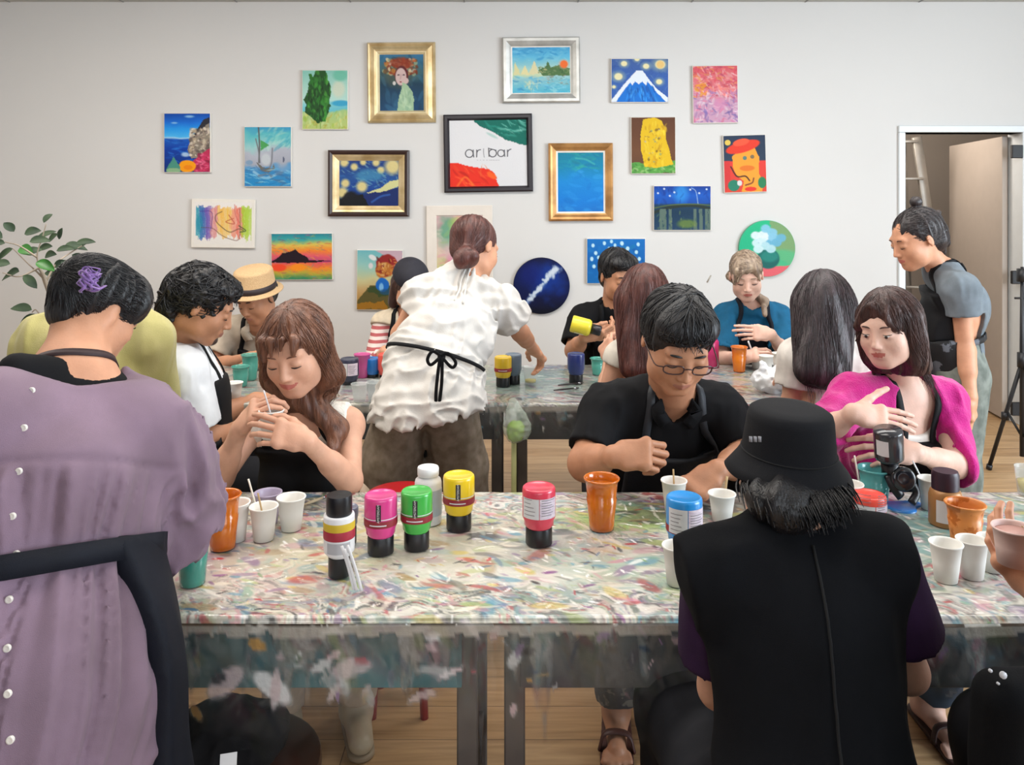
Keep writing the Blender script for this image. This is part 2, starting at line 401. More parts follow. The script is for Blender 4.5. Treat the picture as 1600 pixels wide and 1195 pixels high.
def hand_vf(wr, dirv, dorsal, side, curl=.35, spread=.0, thumb=.5, sc=1.0, curls=None, h=.0026, fore=None):
    """side +1: thumb on the +Y side of the hand (Y = dorsal x dir)"""
    X = nrm(dirv); Z = nrm(np.asarray(dorsal, float)-X*np.dot(dorsal, X)); Y = np.cross(Z, X); M = np.stack([X, Y*side, Z], 1); wr = np.asarray(wr, float)
    w = lambda x, y, z: wr+M @ (A(x, y, z)*sc)
    B = Blob(.007*sc)
    fd = nrm(wr-np.asarray(fore, float)) if fore is not None else X
    B.u(rc(wr-fd*.055*sc, wr-fd*.004, .0268*sc, .0238*sc), rc(w(.0, 0, 0), w(.026, 0, -.001), .0232*sc, .026*sc, flat=(Z, .78)), k=.022)
    B.u(rbox(w(.052, 0, -.001), A(.026, .026, .0015)*sc, .0115*sc, M), k=.018)
    B.u(rc(w(.082, .030, 0), w(.070, -.032, -.002), .0125*sc, .0105*sc), k=.012)
    B.u(ell(w(.032, .024, -.010), A(.028, .015, .015)*sc, M), k=.012)
    cs = curls if curls is not None else [curl*.9, curl, curl*1.05, curl*1.1]
    F4 = [(.088, .029, .044, .027, .022, .0090), (.091, .010, .048, .031, .023, .0093), (.087, -.010, .044, .028, .022, .0088), (.078, -.028, .034, .021, .019, .0077)]
    for i, (bx, by, l1, l2, l3, r) in enumerate(F4):
        c = cs[i]; sp = spread*(1.5-i)*.16+(1.5-i)*.03; a = 0; p = A(bx-.012, by, 0); prev = w(*p); rr = r
        for l, da in ((l1+.012, .95), (l2, 1.5), (l3, .95)):
            a += c*da; d = A(math.cos(a)*math.cos(sp), math.cos(a)*math.sin(sp), -math.sin(a)); p = p+d*l; q = w(*p)
            B.u(rc(prev, q, rr*sc, rr*.90*sc), k=.0032*sc); prev = q; rr *= .90
    o = thumb
    T = [A(.018, .026, -.008), A(.052, .050-.012*o, -.014-.022*o), A(.082, .064-.034*o, -.018-.034*o), A(.106, .068-.054*o, -.020-.044*o)]
    for i, r in enumerate((.0135, .0108, .0095)): B.u(rc(w(*T[i]), w(*T[i+1]), r*sc, r*.88*sc), k=.006*sc)
    return B.mesh(h)
def arm(B, sh, el, wr, s=1.0, m=1.0, k=.02):
    sh, el, wr = map(lambda q: np.asarray(q, float), (sh, el, wr))
    B.u(rc(sh, el, .045*s*m, .037*s*m), rc(el, wr, .037*s*m, .0225*s), k=k)
    B.u(rc(el+(wr-el)*.08, el+(wr-el)*.45, .040*s*m, .036*s*m), k=k)
class Bod:
    """pelvis, neck, shoulders -> torso frame and torso primitives"""
    def __init__(s, pel, neck, shL, shR, m=1.0, bust=0.0, depth=.70, waist=.80):
        s.pel, s.neck, s.shL, s.shR = [np.asarray(q, float) for q in (pel, neck, shL, shR)]
        s.U = nrm(s.neck-s.pel); L = s.shL-s.shR; s.hw = np.linalg.norm(L)/2; L = nrm(L-s.U*(L @ s.U)); s.L = L; s.F = nrm(np.cross(L, s.U)); s.M = np.stack([s.L, s.F, s.U], 1)
        s.m = m; s.bust = bust; s.depth = depth; s.waist = waist; s.H = np.linalg.norm(s.neck-s.pel); s.mid = (s.shL+s.shR)/2
    def at(s, l, f, u):     # u 0 pelvis .. 1 neck
        c = s.pel+(s.neck-s.pel)*u
        return c+s.L*l+s.F*f
    def torso(s, e=0.0, low=0.0):
        w = s.hw; D = s.depth
        c1 = s.mid-s.U*.12*1.0; q = []
        q.append(rc(s.at(0, 0, low), s.at(0, 0, .22), w*.86+e, w*s.waist+e, flat=(s.F, D)))
        q.append(rc(s.at(0, 0, .22), s.at(0, .0, .42), w*s.waist+e, w*.84+e, flat=(s.F, D)))
        q.append(rc(s.at(0, 0, .42), c1, w*.84+e, w*.92+e, flat=(s.F, D*.94)))
        q.append(rc(s.shL*.93+s.mid*.07-s.U*.01, s.shR*.93+s.mid*.07-s.U*.01, .052*s.m+e, .052*s.m+e))
        for a in (s.shL, s.shR): q.append(rc(s.neck-s.U*.005, a*.8+s.neck*.2-s.U*.004, .050+e, .046*s.m+e))
        if s.bust:
            for sx in (1, -1): q.append(ell(s.mid-s.U*.155+s.L*sx*w*.42+s.F*(w*D*.62), A(.058, .052+.03*s.bust, .060)+e, s.M))
        return q
    def below(s, u, extra=0): return s.at(0, 0, u)
SEG = {}
def sleeve(B, sh, el, wr, t, r0, r1, e=.008, hollow=True, k=.03):
    """sleeve along the arm; t in 0..1 upper arm, 1..2 forearm; the hem is cut clean after the folds"""
    sh, el, wr = map(lambda q: np.asarray(q, float), (sh, el, wr))
    if t <= 1: end = sh+(el-sh)*t; d = nrm(el-sh); B.u(rc(sh, end+d*.02, r0, r1*1.01), k=k)
    else: end = el+(wr-el)*(t-1); d = nrm(wr-el); B.u(rc(sh, el, r0, (r0+r1)/2), k=k); B.u(rc(el, end+d*.02, (r0+r1)/2, r1), k=.012)
    fn, lo, hi = rc(end, end+d*(r1+.05), r1*1.50, r1*1.55, cut=(end, -d)); B.post.append(((fn, lo, hi), .002))
    B.post.append((rc(end-d*.006, end+d*.05, r1-.016, r1-.012), .003))
    return None
def put(name, vf, m, root, lab=None, sm=True, midx=None):
    o = mobj(name, vf[0], vf[1], m, root, sm, midx)
    if lab: o['label'] = lab
    return o
def strands(B, H, n, seed, region, flow, length, r=.0016, lift=.001, jit=.25, step=.018, fall=(0, 0, -1), droop=.9, face=True, seg=4):
    """thin locks that march over the hair volume B"""
    n = int(n*1.5); r = r*.62; lift = lift*.55
    rg = np.random.default_rng(seed); S = H; out = MB(); fall = nrm(fall)
    d = rg.normal(size=(n*6, 3)); d /= np.linalg.norm(d, axis=1, keepdims=True); d = d[[region(q) for q in d]][:n]; n = len(d)
    p = S.c+(d*A(.10, .12, .11)*S.s) @ S.M.T
    def grad(p):
        e = .004; g = np.stack([B.ev(p+A(e, 0, 0))-B.ev(p-A(e, 0, 0)), B.ev(p+A(0, e, 0))-B.ev(p-A(0, e, 0)), B.ev(p+A(0, 0, e))-B.ev(p-A(0, 0, e))], 1)
        return g/(np.linalg.norm(g, axis=1, keepdims=True)+1e-9)
    off = lift*(rg.random(n)*1.6-.3)
    for _ in range(4): g = grad(p); p = p-g*(B.ev(p)-off)[:, None]
    J = rg.normal(size=(n, 3))*jit; path = [p]; steps = int(length/step); L = rg.uniform(.6, 1.0, n)*steps
    dprev = None; ph = rg.random((n, 3))*6
    for k in range(steps):
        q = flow(S.loc(p)) @ S.M.T*1.0+J+.18*np.sin(ph+k*.9); q = q-(q*g).sum(1, keepdims=True)*g; q /= np.linalg.norm(q, axis=1, keepdims=True)+1e-9
        if dprev is not None: q = .55*q+.45*dprev; q /= np.linalg.norm(q, axis=1, keepdims=True)+1e-9
        under = (g @ fall) > droop; q[under] = .4*q[under]+.6*fall
        pn = p+q*step; gn = grad(pn); ev = B.ev(pn); on = ~under & (ev > -.03)
        pn = np.where(on[:, None], pn-gn*(ev-off)[:, None], pn); 
        if face:
            q_ = S.loc(pn); inf = (np.abs(q_[:, 0]) < .058) & (q_[:, 1] > .045) & (q_[:, 2] < .040); L = np.where(inf & (k < L), k, L)
        alive = k < L; pn = np.where(alive[:, None], pn, p); dprev = q; p = pn; g = gn; path.append(p)
    Q = np.stack(path, 1); rr = r*rg.uniform(.6, 1.5, n)
    for i in range(n):
        m = int(L[i])+1; pts = Q[i, :m+1]
        dd = np.linalg.norm(np.diff(pts, axis=0), axis=1) > 1e-4; pts = pts[np.concatenate([[True], dd])]
        if len(pts) < 4: continue
        t = np.linspace(0, 1, len(pts)); out.add(*tube_vf(pts, rr[i]*np.clip(np.minimum(t*6+.3, 1)*(1-.85*t**3), .1, 1)*S.s, seg))
    return out
def down_flow(part=(0, 0), back=0.0, down=1.0, out=.6):
    def f(q):
        v = np.stack([(q[:, 0]-part[0])*out*10, (q[:, 1]-part[1])*out*8+back*1.0, np.full(len(q), -down)], 1); return v/(np.linalg.norm(v, axis=1, keepdims=True)+1e-9)
    return f
def to_flow(tgt):
    t = np.asarray(tgt, float)
    def f(q): v = t-q; return v/(np.linalg.norm(v, axis=1, keepdims=True)+1e-9)
    return f
def hairobj(B, H, root, m, st=None, h=.005, lab=None, disp=None, name='hair'):
    if disp is not None: B.disp = disp
    v, f = B.mesh(h); mb = MB(); mb.add(v, f)
    if st is not None and st.n: mb.add(np.concatenate(st.v), st.f)
    o = mb.obj(name, m, root)
    if lab: o['label'] = lab
    return o
def hair_groove(H, amp=.0025, f=90, cen=(0, -.01, .05)):
    def fn(p):
        q = H.loc(p)-A(*cen); th = np.arctan2(q[..., 0], q[..., 1]+1e-6); rr = np.linalg.norm(q, axis=-1)
        w = noise3(np.stack([q[..., 0]*20, q[..., 1]*20, q[..., 2]*10], -1))
        return -amp*(noise3(np.stack([th*f/9+w*2.0, rr*9, q[..., 2]*5], -1))-.5)*2.4
    return fn
def legs(B, hip, kn, an, r=(.078, .055, .040), k=.03):
    B.u(rc(hip, kn, r[0], r[1]), rc(kn, an, r[1]*1.02, r[2]), k=k)
def seated_legs(b, seat_z, fwd, spread=.11, floor=.0, reach=.42, foot_z=.07, tuck=.05, kneez=None):
    """hips, knees, ankles for a seated person; fwd is a horizontal unit vector"""
    f = nrm(A(fwd[0], fwd[1], 0)); l = np.cross(A(0, 0, 1), f); out = []
    for s in (1, -1):
        hip = b.pel*A(1, 1, 0)+A(0, 0, seat_z+.09)+l*s*.075; kn = hip+f*reach+l*s*(spread-.075)+A(0, 0, -.0 if kneez is None else kneez-(seat_z+.09)); an = A(kn[0], kn[1], foot_z)-f*tuck
        out.append((hip, kn, an))
    return out
def apron_mb(b, e, w, top, low, skin_gap=.004, front=True):
    """front bib + skirt that follows the torso"""
    B = Blob(.02); B.u(*b.torso(e)); c = b.at(0, .16, (top+low)/2); hh = b.H*(top-low)/2
    B.i(rbox(c, A(w, .15, hh)-.012, .012, b.M), k=.006); return B
def foot_vf(an, toe, r=.034, h=.006):
    an = np.asarray(an, float); toe = np.asarray(toe, float); B = Blob(.03); d = nrm((toe-an)*A(1, 1, 0)); g = A(an[0], an[1], 0)
    L = np.linalg.norm((toe-an)*A(1, 1, 0)); zz = an[2]
    B.u(rc(an+A(0, 0, .02), g-d*.03+A(0, 0, .035), .036, .034), rc(g-d*.02+A(0, 0, .035), g+d*(L-.03)+A(0, 0, .026), .036, .026, flat=((0, 0, 1), .75)))
    B.i(half((0, 0, .004), (0, 0, -1)), k=.002) if False else None
    return B
def project(B, pts, off=.004, it=5):
    p = np.asarray(pts, float).copy(); e = .004
    for _ in range(it):
        g = np.stack([B.ev(p+A(e, 0, 0))-B.ev(p-A(e, 0, 0)), B.ev(p+A(0, e, 0))-B.ev(p-A(0, e, 0)), B.ev(p+A(0, 0, e))-B.ev(p-A(0, 0, e))], 1)
        g /= np.linalg.norm(g, axis=1, keepdims=True)+1e-9; p = p-g*np.clip(B.ev(p)-off, -.03, .03)[:, None]
    return p
def lerp(a, b, t): return np.asarray(a, float)*(1-t)+np.asarray(b, float)*t
def ring(b, B, u, e=.004, n=40, tilt=(0, 0), R=.26):
    """closed loop around the torso lying on the surface of blob B"""
    c = b.at(0, 0, u); P0 = []
    for k in range(n):
        a = 2*math.pi*k/n; d = b.L*math.cos(a)+b.F*math.sin(a)+b.U*(tilt[0]*math.cos(a)+tilt[1]*math.sin(a)); t = np.linspace(.04, R, 60)
        q = c+t[:, None]*d; v = B.ev(q); i = np.argmax(v > 0) if (v > 0).any() else 30; P0.append(c+d*(t[i]+e))
    return np.array(P0)
def band_vf(P0, w, th, up, closed=True):
    """flat ribbon loop of height w"""
    n = len(P0); c = P0.mean(0); V = []
    for p in P0:
        o = nrm((p-c)-up*((p-c) @ up)); V += [p-up*w/2, p+up*w/2, p+up*w/2+o*th, p-up*w/2+o*th]
    F = []
    for i in range(n if closed else n-1):
        j = (i+1) % n
        for k in range(4): F.append([i*4+k, i*4+(k+1) % 4, j*4+(k+1) % 4, j*4+k])
    return np.array(V), F
def strap_vf(B, pts, w=.022, th=.003, off=.002, n=5, up_ref=None):
    p = project(B, catmull(pts, n), off); T = np.gradient(p, axis=0); e = .004
    g = np.stack([B.ev(p+A(e, 0, 0))-B.ev(p-A(e, 0, 0)), B.ev(p+A(0, e, 0))-B.ev(p-A(0, e, 0)), B.ev(p+A(0, 0, e))-B.ev(p-A(0, 0, e))], 1); g /= np.linalg.norm(g, axis=1, keepdims=True)+1e-9
    V = []
    for i in range(len(p)):
        s = nrm(np.cross(T[i], g[i])); V += [p[i]-s*w/2-g[i]*th*.3, p[i]+s*w/2-g[i]*th*.3, p[i]+s*w/2+g[i]*th, p[i]-s*w/2+g[i]*th]
    F = []
    for i in range(len(p)-1):
        for k in range(4): F.append([i*4+k, i*4+(k+1) % 4, i*4+4+(k+1) % 4, i*4+4+k])
    F.append([3, 2, 1, 0]); m = 4*(len(p)-1); F.append([m, m+1, m+2, m+3]); return np.array(V), F
RIGHT, LEFT = 1, -1
def person(label, head, neck, shL, shR, elL, wrL, elR, wrR, pel, skin, hL=None, hR=None, male=False, smile=0, eyes='down', back=False,
           shirt=None, apron=None, bottom=None, legs_=None, m=1.0, bust=0.0, depth=.70, waist=.8, h=.005, brow=1.0, lash=1.0, iris=None, darkb=None, bare=None, group=None, hs=1.0, nr=None, spl=True):
    b = Bod(pel, neck, shL, shR, m, bust, depth, waist)
    root = thing('person', label, 'person', (float(pel[0]), float(pel[1]), 0), group=group)
    H = Head(*head); nr = nr or (.054 if male else .044)
    B = Blob(.02); head_prims(B, H, neck, male, smile, nr, back)
    B.k = .03; B.u(*b.torso(-.006)[1:]); B.u(rc(neck, np.asarray(neck)-b.U*.045, nr*1.12, .047), k=.03)
    if bare: bare(B, b, H)
    for sh, el, wr in ((shL, elL, wrL), (shR, elR, wrR)):
        if el is not None: arm(B, sh, el, wr, hs, m*(1.0 if male else .86), k=.018)
    v, f = B.mesh(h); vfs = [(v, f)]
    for hd, wr, side, el in ((hL, wrL, LEFT, elL), (hR, wrR, RIGHT, elR)):
        if hd: vfs.append(hand_vf(wr, hd[0], hd[1], side, fore=el, sc=(1.0 if male else .92)*hs, **(hd[2] if len(hd) > 2 else {})))
    if legs_:
        LB = Blob(.03)
        for hip, kn, an in legs_['j']:
            legs(LB, lerp(hip, kn, .5), kn, an, legs_.get('sr', (.055, .05, .034)))
            if legs_.get('foot'): foot_prims(LB, an, legs_['fd'])
        vfs.append(LB.mesh(.008))
    n0 = len(f); v, f = joinvf(*vfs); lm = np.zeros(len(f), int)
    if not back: lm[:n0] = lip_mask(H, v, f[:n0], smile)
    sk, lip = skin
    put('body', (v, f), [sk, lip], root, midx=lm)
    if not back: eye_parts(H, root, darkb, eyes, brow, lash, iris)
    return root, b, H
def foot_prims(B, an, fd, r=1.0):
    an = np.asarray(an, float); d = nrm(A(fd[0], fd[1], 0)); g = A(an[0], an[1], 0)
    B.u(rc(an, g-d*.03+A(0, 0, .030), .034*r, .030*r), rc(g-d*.03+A(0, 0, .032), g+d*.13+A(0, 0, .022), .033*r, .022*r), k=.03)
    s = np.cross(A(0, 0, 1), d)
    for k in range(5): B.u(rc(g+d*.13+s*(k-2)*.014+A(0, 0, .016), g+d*(.172-.006*abs(k-1.2))+s*(k-2)*.017+A(0, 0, .014), .011, .010), k=.006)
def shirt(root, b, mt, arms=(), e=.012, low=-.08, neckhole=.062, drop=0.0, vneck=None, fold=None, name='shirt', h=.006, extra=None, cuts=None, lab=None, hollow=True, backdrop=0.0):
    """arms: list of (sh,el,wr,t,r0,r1)"""
    B = Blob(.03); B.u(*b.torso(e, low))
    if extra: extra(B)
    inn = [sleeve(B, *a) for a in arms]
    nk = b.neck
    B.s(rc(nk-b.U*(.0+drop*.3)+b.F*drop*.4, nk+b.U*.12, neckhole, neckhole+.02), k=.008)
    if drop: B.s(ell(nk+b.F*(b.hw*b.depth*.75)-b.U*drop*.3, A(neckhole*1.05, .09, drop), b.M), k=.008)
    if backdrop: B.s(ell(nk-b.F*(b.hw*b.depth*.6)+b.U*.0, A(neckhole*1.3, .09, backdrop), b.M), k=.01)
    if vneck:
        for t in np.linspace(0, 1, 4): B.s(rc(nk+b.F*.05+b.U*.02-b.U*vneck*t, nk+b.F*.2+b.U*.04-b.U*vneck*t, .045*(1-t)+.004, .05*(1-t)+.006), k=.004)
    if cuts: cuts(B)
    B0 = Blob(); B0.ops = list(B.ops)
    if fold: B.disp = fold
    o = put(name, B.mesh(h), mt, root, lab)
    return B0, o
def apron(root, b, mt, e=.022, w=.13, top=.70, low=-.12, strap=True, sB=None, tie=True, lab=None, fold=None, skirt=None, waist_u=.28, hw2=None, h=.006, x=0.0, strapw=.022, trap=True):
    B = Blob(.03); B.u(*b.torso(e, low-.1))
    c = b.at(x, .16, (top+low)/2); hh = b.H*(top-low)/2
    B.i(rbox(c, A(w, .15, hh)-.014, .012, b.M), k=.006)
    if hw2 is None: pass
    if skirt: skirt(B)
    if fold: B.disp = fold
    o = put('apron', B.mesh(h), mt, root, lab)
    if strap and sB is not None:
        f0 = b.hw*b.depth+.03
        for sx in (1, -1):
            pts = [b.at(x+sx*w*.72, f0, top-.06), b.at(x+sx*w*.70, f0*.9, top+.08), b.neck+b.L*sx*(.068)+b.F*.045+b.U*.02, b.neck+b.L*sx*.062-b.F*.03+b.U*.028, b.neck-b.F*.085+b.U*.0]
            s = MB().add(*strap_vf(sB, pts, strapw, n=6)).obj('strap', mt, o)
    if tie and sB is not None:
        P0 = ring(b, sB, waist_u); s = MB().add(*band_vf(P0, .022, .004, b.U)).obj('waist_tie', mt, o)
    return o
def trousers(root, b, mt, j, r=(.095, .075, .062), e=.010, fold=None, cutz=.10, name='trousers', h=.009, top=.2, lab=None, cutk=0):
    B = Blob(.05); B.u(rc(b.at(0, 0, top), b.at(0, 0, -.02), b.hw*.82+e, b.hw*.86+e, flat=(b.F, b.depth)))
    for hip, kn, an in j: legs(B, hip, kn, an, r, k=.04)
    B.i(half((0, 0, cutz), (0, 0, -1)), k=.003) if cutz else None
    if fold: B.disp = fold
    return put(name, B.mesh(h), mt, root, lab)
def shoe(root, an, fd, mt, sole, name='shoe', h=.005, high=0.0, pointy=0, parent=None):
    an = np.asarray(an, float); d = nrm(A(fd[0], fd[1], 0)); g = A(an[0], an[1], 0); B = Blob(.03)
    B.u(rc(g-d*.035+A(0, 0, .045), g+d*.12+A(0, 0, .034), .042, .034, flat=((0, 0, 1), .8)), rc(g-d*.01+A(0, 0, .07+high), g-d*.01+A(0, 0, .05), .046, .044), k=.03)
    if high: B.s(rc(g-d*.01+A(0, 0, .06+high), g-d*.01+A(0, 0, .16+high), .038, .038))
    B.i(half((0, 0, .014), (0, 0, -1)), k=.002); o = put(name, B.mesh(h), mt, root)
    S_ = Blob(.02); S_.u(rc(g-d*.035+A(0, 0, .01), g+d*.12+A(0, 0, .01), .043, .037)); S_.i(half((0, 0, .017), (0, 0, 1))); S_.i(half((0, 0, .001), (0, 0, -1)), k=.001)
    put('sole', S_.mesh(.004), sole, o); return o
# ------------------------------------------------------------------ painted surfaces: colour grids stored on the mesh
def hexes(*a): return [A(*[int(c[i:i+2], 16)/255 for i in (0, 2, 4)]) for c in a]
def hx(c): return hexes(c)[0] if isinstance(c, str) else np.asarray(c, float)
class Cv:
    """small raster painter; u across 0..1, v down 0..1"""
    def __init__(s, w, h, asp, base='ffffff', seed=1):
        s.w, s.h, s.asp = w, h, asp; s.c = np.tile(hx(base), (h, w, 1)).astype(float); s.a = np.ones((h, w))
        s.V, s.U = np.meshgrid(np.linspace(0, 1, h), np.linspace(0, 1, w), indexing='ij'); s.rg = np.random.default_rng(seed); s.sd = seed*1.37; s.dim = .90
    def n(s, f, st=(1, 1), o=0, oct=3):
        x = s.U*f*s.asp*st[0]+s.sd; y = s.V*f*st[1]+o; r = 0; am = 1; t = 0
        for k in range(oct): r = r+am*noise3(np.stack([x*2**k, y*2**k, np.full_like(x, o+k*3.1)], -1)); t += am; am *= .55
        return r/t
    def put(s, m, col, a=1.0):
        m = np.clip(m, 0, 1)*a; s.c = s.c*(1-m[..., None])+hx(col)*m[..., None] if not isinstance(col, np.ndarray) or col.ndim < 3 else s.c*(1-m[..., None])+col*m[..., None]; s.a = np.maximum(s.a, m); return s
    def grad(s, stops, wob=0, f=3):
        v = s.V+wob*(s.n(f)-.5); ps = [p for p, _ in stops]; cs = np.array([hx(c) for _, c in stops])
        s.c = np.stack([np.interp(v, ps, cs[:, k]) for k in range(3)], -1); return s
    def ell(s, u, v, ru, rv, col, a=1, soft=.12, rot=0, wob=0, f=8):
        x = (s.U-u)*s.asp; y = s.V-v; c, q = math.cos(rot), math.sin(rot); x, y = x*c+y*q, -x*q+y*c
        d = np.sqrt((x/(ru*s.asp))**2+(y/rv)**2)+wob*(s.n(f)-.5); return s.put((1-d)/soft+.5, col, a)
    def poly(s, pts, col, a=1, wob=0, f=10):
        U = s.U+wob*(s.n(f, o=4)-.5); V = s.V+wob*(s.n(f, o=9)-.5); m = np.zeros(U.shape, bool); n = len(pts)
        for i in range(n):
            x0, y0 = pts[i]; x1, y1 = pts[(i+1) % n]
            if y0 == y1: continue
            c = (V >= min(y0, y1)) & (V < max(y0, y1)); m ^= c & (U < x0+(V-y0)*(x1-x0)/(y1-y0))
        return s.put(m.astype(float), col, a)
    def line(s, pts, w, col, a=1, sm=6):
        p = catmull([(x*s.asp, y, 0) for x, y in pts], sm) if len(pts) > 2 else np.array([(x*s.asp, y, 0) for x, y in pts]); X = s.U*s.asp; d = np.full(X.shape, 9.)
        for i in range(len(p)-1):
            ax, ay = p[i][:2]; bx, by = p[i+1][:2]; L = (bx-ax)**2+(by-ay)**2+1e-9; t = np.clip(((X-ax)*(bx-ax)+(s.V-ay)*(by-ay))/L, 0, 1); d = np.minimum(d, np.hypot(X-ax-t*(bx-ax), s.V-ay-t*(by-ay)))
        return s.put((w-d)*s.h*.8+.5, col, a)
    def dabs(s, n, cols, size=(.02, .06), box=(0, 0, 1, 1), ang=0, spread=.5, asp=.35, a=.8, fn=None):
        for _ in range(n):
            u = s.rg.uniform(box[0], box[2]); v = s.rg.uniform(box[1], box[3]); r = s.rg.uniform(*size); t = (ang if fn is None else fn(u, v))+s.rg.normal()*spread
            i0 = max(0, int((v-r*1.3)*s.h)); i1 = min(s.h, int((v+r*1.3)*s.h)+2); j0 = max(0, int((u-r*1.3/s.asp)*s.w)); j1 = min(s.w, int((u+r*1.3/s.asp)*s.w)+2)
            if i1 <= i0 or j1 <= j0: continue
            x = (s.U[i0:i1, j0:j1]-u)*s.asp; y = s.V[i0:i1, j0:j1]-v; c, q = math.cos(t), math.sin(t); X = x*c+y*q; Y = -x*q+y*c+s.rg.uniform(-.22, .22)/r*(x*x+y*y)
            m = np.clip((1-np.sqrt((X/r)**2+(Y/(r*asp*s.rg.uniform(.5, 1.5)))**2))*3, 0, 1)*a*s.rg.uniform(.6, 1)
            col = hx(cols[s.rg.integers(len(cols))])*s.rg.uniform(.92, 1.06); s.c[i0:i1, j0:j1] = s.c[i0:i1, j0:j1]*(1-m[..., None])+col*m[..., None]; s.a[i0:i1, j0:j1] = np.maximum(s.a[i0:i1, j0:j1], m)
        return s
    def mod(s, f=20, amt=.08, st=(1, 1)): s.c = s.c*(1+amt*2*(s.n(f, st, 5)-.5))[..., None]; return s
    def lin(s): m_ = s.c.mean(-1, keepdims=True); c = np.clip(m_+(s.c-m_)*1.12, 0, 1)*s.dim; return np.where(c <= .04045, c/12.92, ((c+.055)/1.055)**2.4)
def grid_obj(name, pos, cv, m, parent=None, thick=0):
    """pos: (h,w,3) array of points; colours of cv on the points"""
    h, w = pos.shape[:2]; i = np.arange(h*w).reshape(h, w); F = np.stack([i[:-1, :-1], i[1:, :-1], i[1:, 1:], i[:-1, 1:]], -1).reshape(-1, 4)
    o = mobj(name, pos.reshape(-1, 3), F, m, parent); at = o.data.color_attributes.new('paint', 'FLOAT_COLOR', 'POINT')
    rgba = np.concatenate([cv.lin(), cv.a[..., None]], -1).reshape(-1, 4); at.data.foreach_set('color', rgba.astype(np.float32).ravel()); return o

# ------------------------------------------------------------------ the room
YW = 5.46; ZC = 2.893
WALLM = mat('wall_paint', 'c9c8c6', .85, var=.012, vs=1.2, bump=.05, bs=200, spec=.2)
def structure(name, parts, m, parent=None, smooth=False):
    b = MB()
    for v, f in parts: b.add(v, f)
    o = b.obj(name, m, parent, smooth)
    if parent is None: o['kind'] = 'structure'
    return o
DX0, DX1, DZ = (1413-800)/FPX*YW, (1600-800)/FPX*YW, 1.5-(207-HOR)/FPX*YW
def bx(x0, x1, y0, y1, z0, z1, bev=0): return box_vf(((x0+x1)/2, (y0+y1)/2, (z0+z1)/2), ((x1-x0)/2, (y1-y0)/2, (z1-z0)/2), None, bev)
structure('wall_back', [bx(-4.6, DX0, YW, YW+.14, 0, ZC), bx(DX1, 5.0, YW, YW+.14, 0, ZC), bx(DX0, DX1, YW, YW+.14, DZ, ZC)], WALLM)
structure('wall_left', [bx(-4.74, -4.6, -3.2, YW, 0, ZC)], WALLM)
structure('wall_right', [bx(5.0, 5.14, -3.2, YW, 0, .5), bx(5.0, 5.14, -3.2, YW, 2.6, ZC), bx(5.0, 5.14, 2.4, YW, .5, 2.6), bx(5.0, 5.14, -3.2, -.6, .5, 2.6)], WALLM)
structure('wall_front', [bx(-4.6, 5.0, -3.34, -3.2, 0, .4), bx(-4.6, 5.0, -3.34, -3.2, 2.65, ZC), bx(-4.6, -2.6, -3.34, -3.2, .4, 2.65), bx(4.6, 5.0, -3.34, -3.2, .4, 2.65)], WALLM)
CEIL = mat('ceiling_board', 'b9bab8', .9, var=.02, vs=3)
structure('ceiling', [bx(-4.74, 5.14, -3.34, YW+.14, ZC, ZC+.1)], CEIL)
for k in range(12): structure('trim_%d' % (k+10), [bx(-4.2+.62*1.0*k*1.25-.004, -4.2+.62*1.25*k+.004, YW-1.2, YW-.004, ZC-.004, ZC)], mat('ceiling_joint', '8d8f8f', .9))
# plank floor
m = bpy.data.materials.new('oak_planks'); m.use_nodes = True; nt = m.node_tree; N = nt.nodes.new; L = nt.links.new; bs = nt.nodes['Principled BSDF']; tc = N('ShaderNodeTexCoord'); mp = N('ShaderNodeMapping'); L(tc.outputs['Object'], mp.inputs[0])
br = N('ShaderNodeTexBrick'); br.inputs['Scale'].default_value = 1; br.inputs['Brick Width'].default_value = 1.25; br.inputs['Row Height'].default_value = .15; br.inputs['Mortar Size'].default_value = .0015; br.inputs['Color1'].default_value = (*lin('b08e66'), 1); br.inputs['Color2'].default_value = (*lin('c4a47c'), 1); br.inputs['Mortar'].default_value = (*lin('6f5640'), 1); br.offset = .37; L(mp.outputs[0], br.inputs[0])
m2 = N('ShaderNodeMapping'); m2.inputs['Scale'].default_value = (1.5, 22, 1); L(tc.outputs['Object'], m2.inputs[0]); nz = N('ShaderNodeTexNoise'); nz.inputs['Scale'].default_value = 2.2; nz.inputs['Detail'].default_value = 6; nz.inputs['Distortion'].default_value = .6; L(m2.outputs[0], nz.inputs[0])
mx = N('ShaderNodeMix'); mx.data_type = 'RGBA'; mx.blend_type = 'MULTIPLY'; rp = N('ShaderNodeValToRGB'); rp.color_ramp.elements[0].position = .3; rp.color_ramp.elements[0].color = (.62, .55, .48, 1); rp.color_ramp.elements[1].position = .65; rp.color_ramp.elements[1].color = (1.05, 1.02, 1, 1); L(nz.outputs[0], rp.inputs[0]); mx.inputs[0].default_value = .8; L(br.outputs[0], mx.inputs[6]); L(rp.outputs[0], mx.inputs[7]); L(mx.outputs[2], bs.inputs['Base Color']); bs.inputs['Roughness'].default_value = .38
structure('floor', [bx(-4.74, 5.14, -3.34, 8.6, -.1, 0)], m)
TRIM = mat('trim_white', 'd4dadd', .5, var=.02)
structure('baseboard_back', [bx(-4.6, DX0-.05, YW-.012, YW, 0, .06)], TRIM)
structure('trim_1', [bx(DX0-.045, DX0, YW-.02, YW+.15, 0, DZ-.001, .004)], TRIM); structure('trim_2', [bx(DX1-.02, DX1+.03, YW-.02, YW+.15, 0, DZ-.001, .004)], TRIM); structure('trim_3', [bx(DX0-.045, DX1+.03, YW-.02, YW+.15, DZ, DZ+.045, .004)], TRIM)
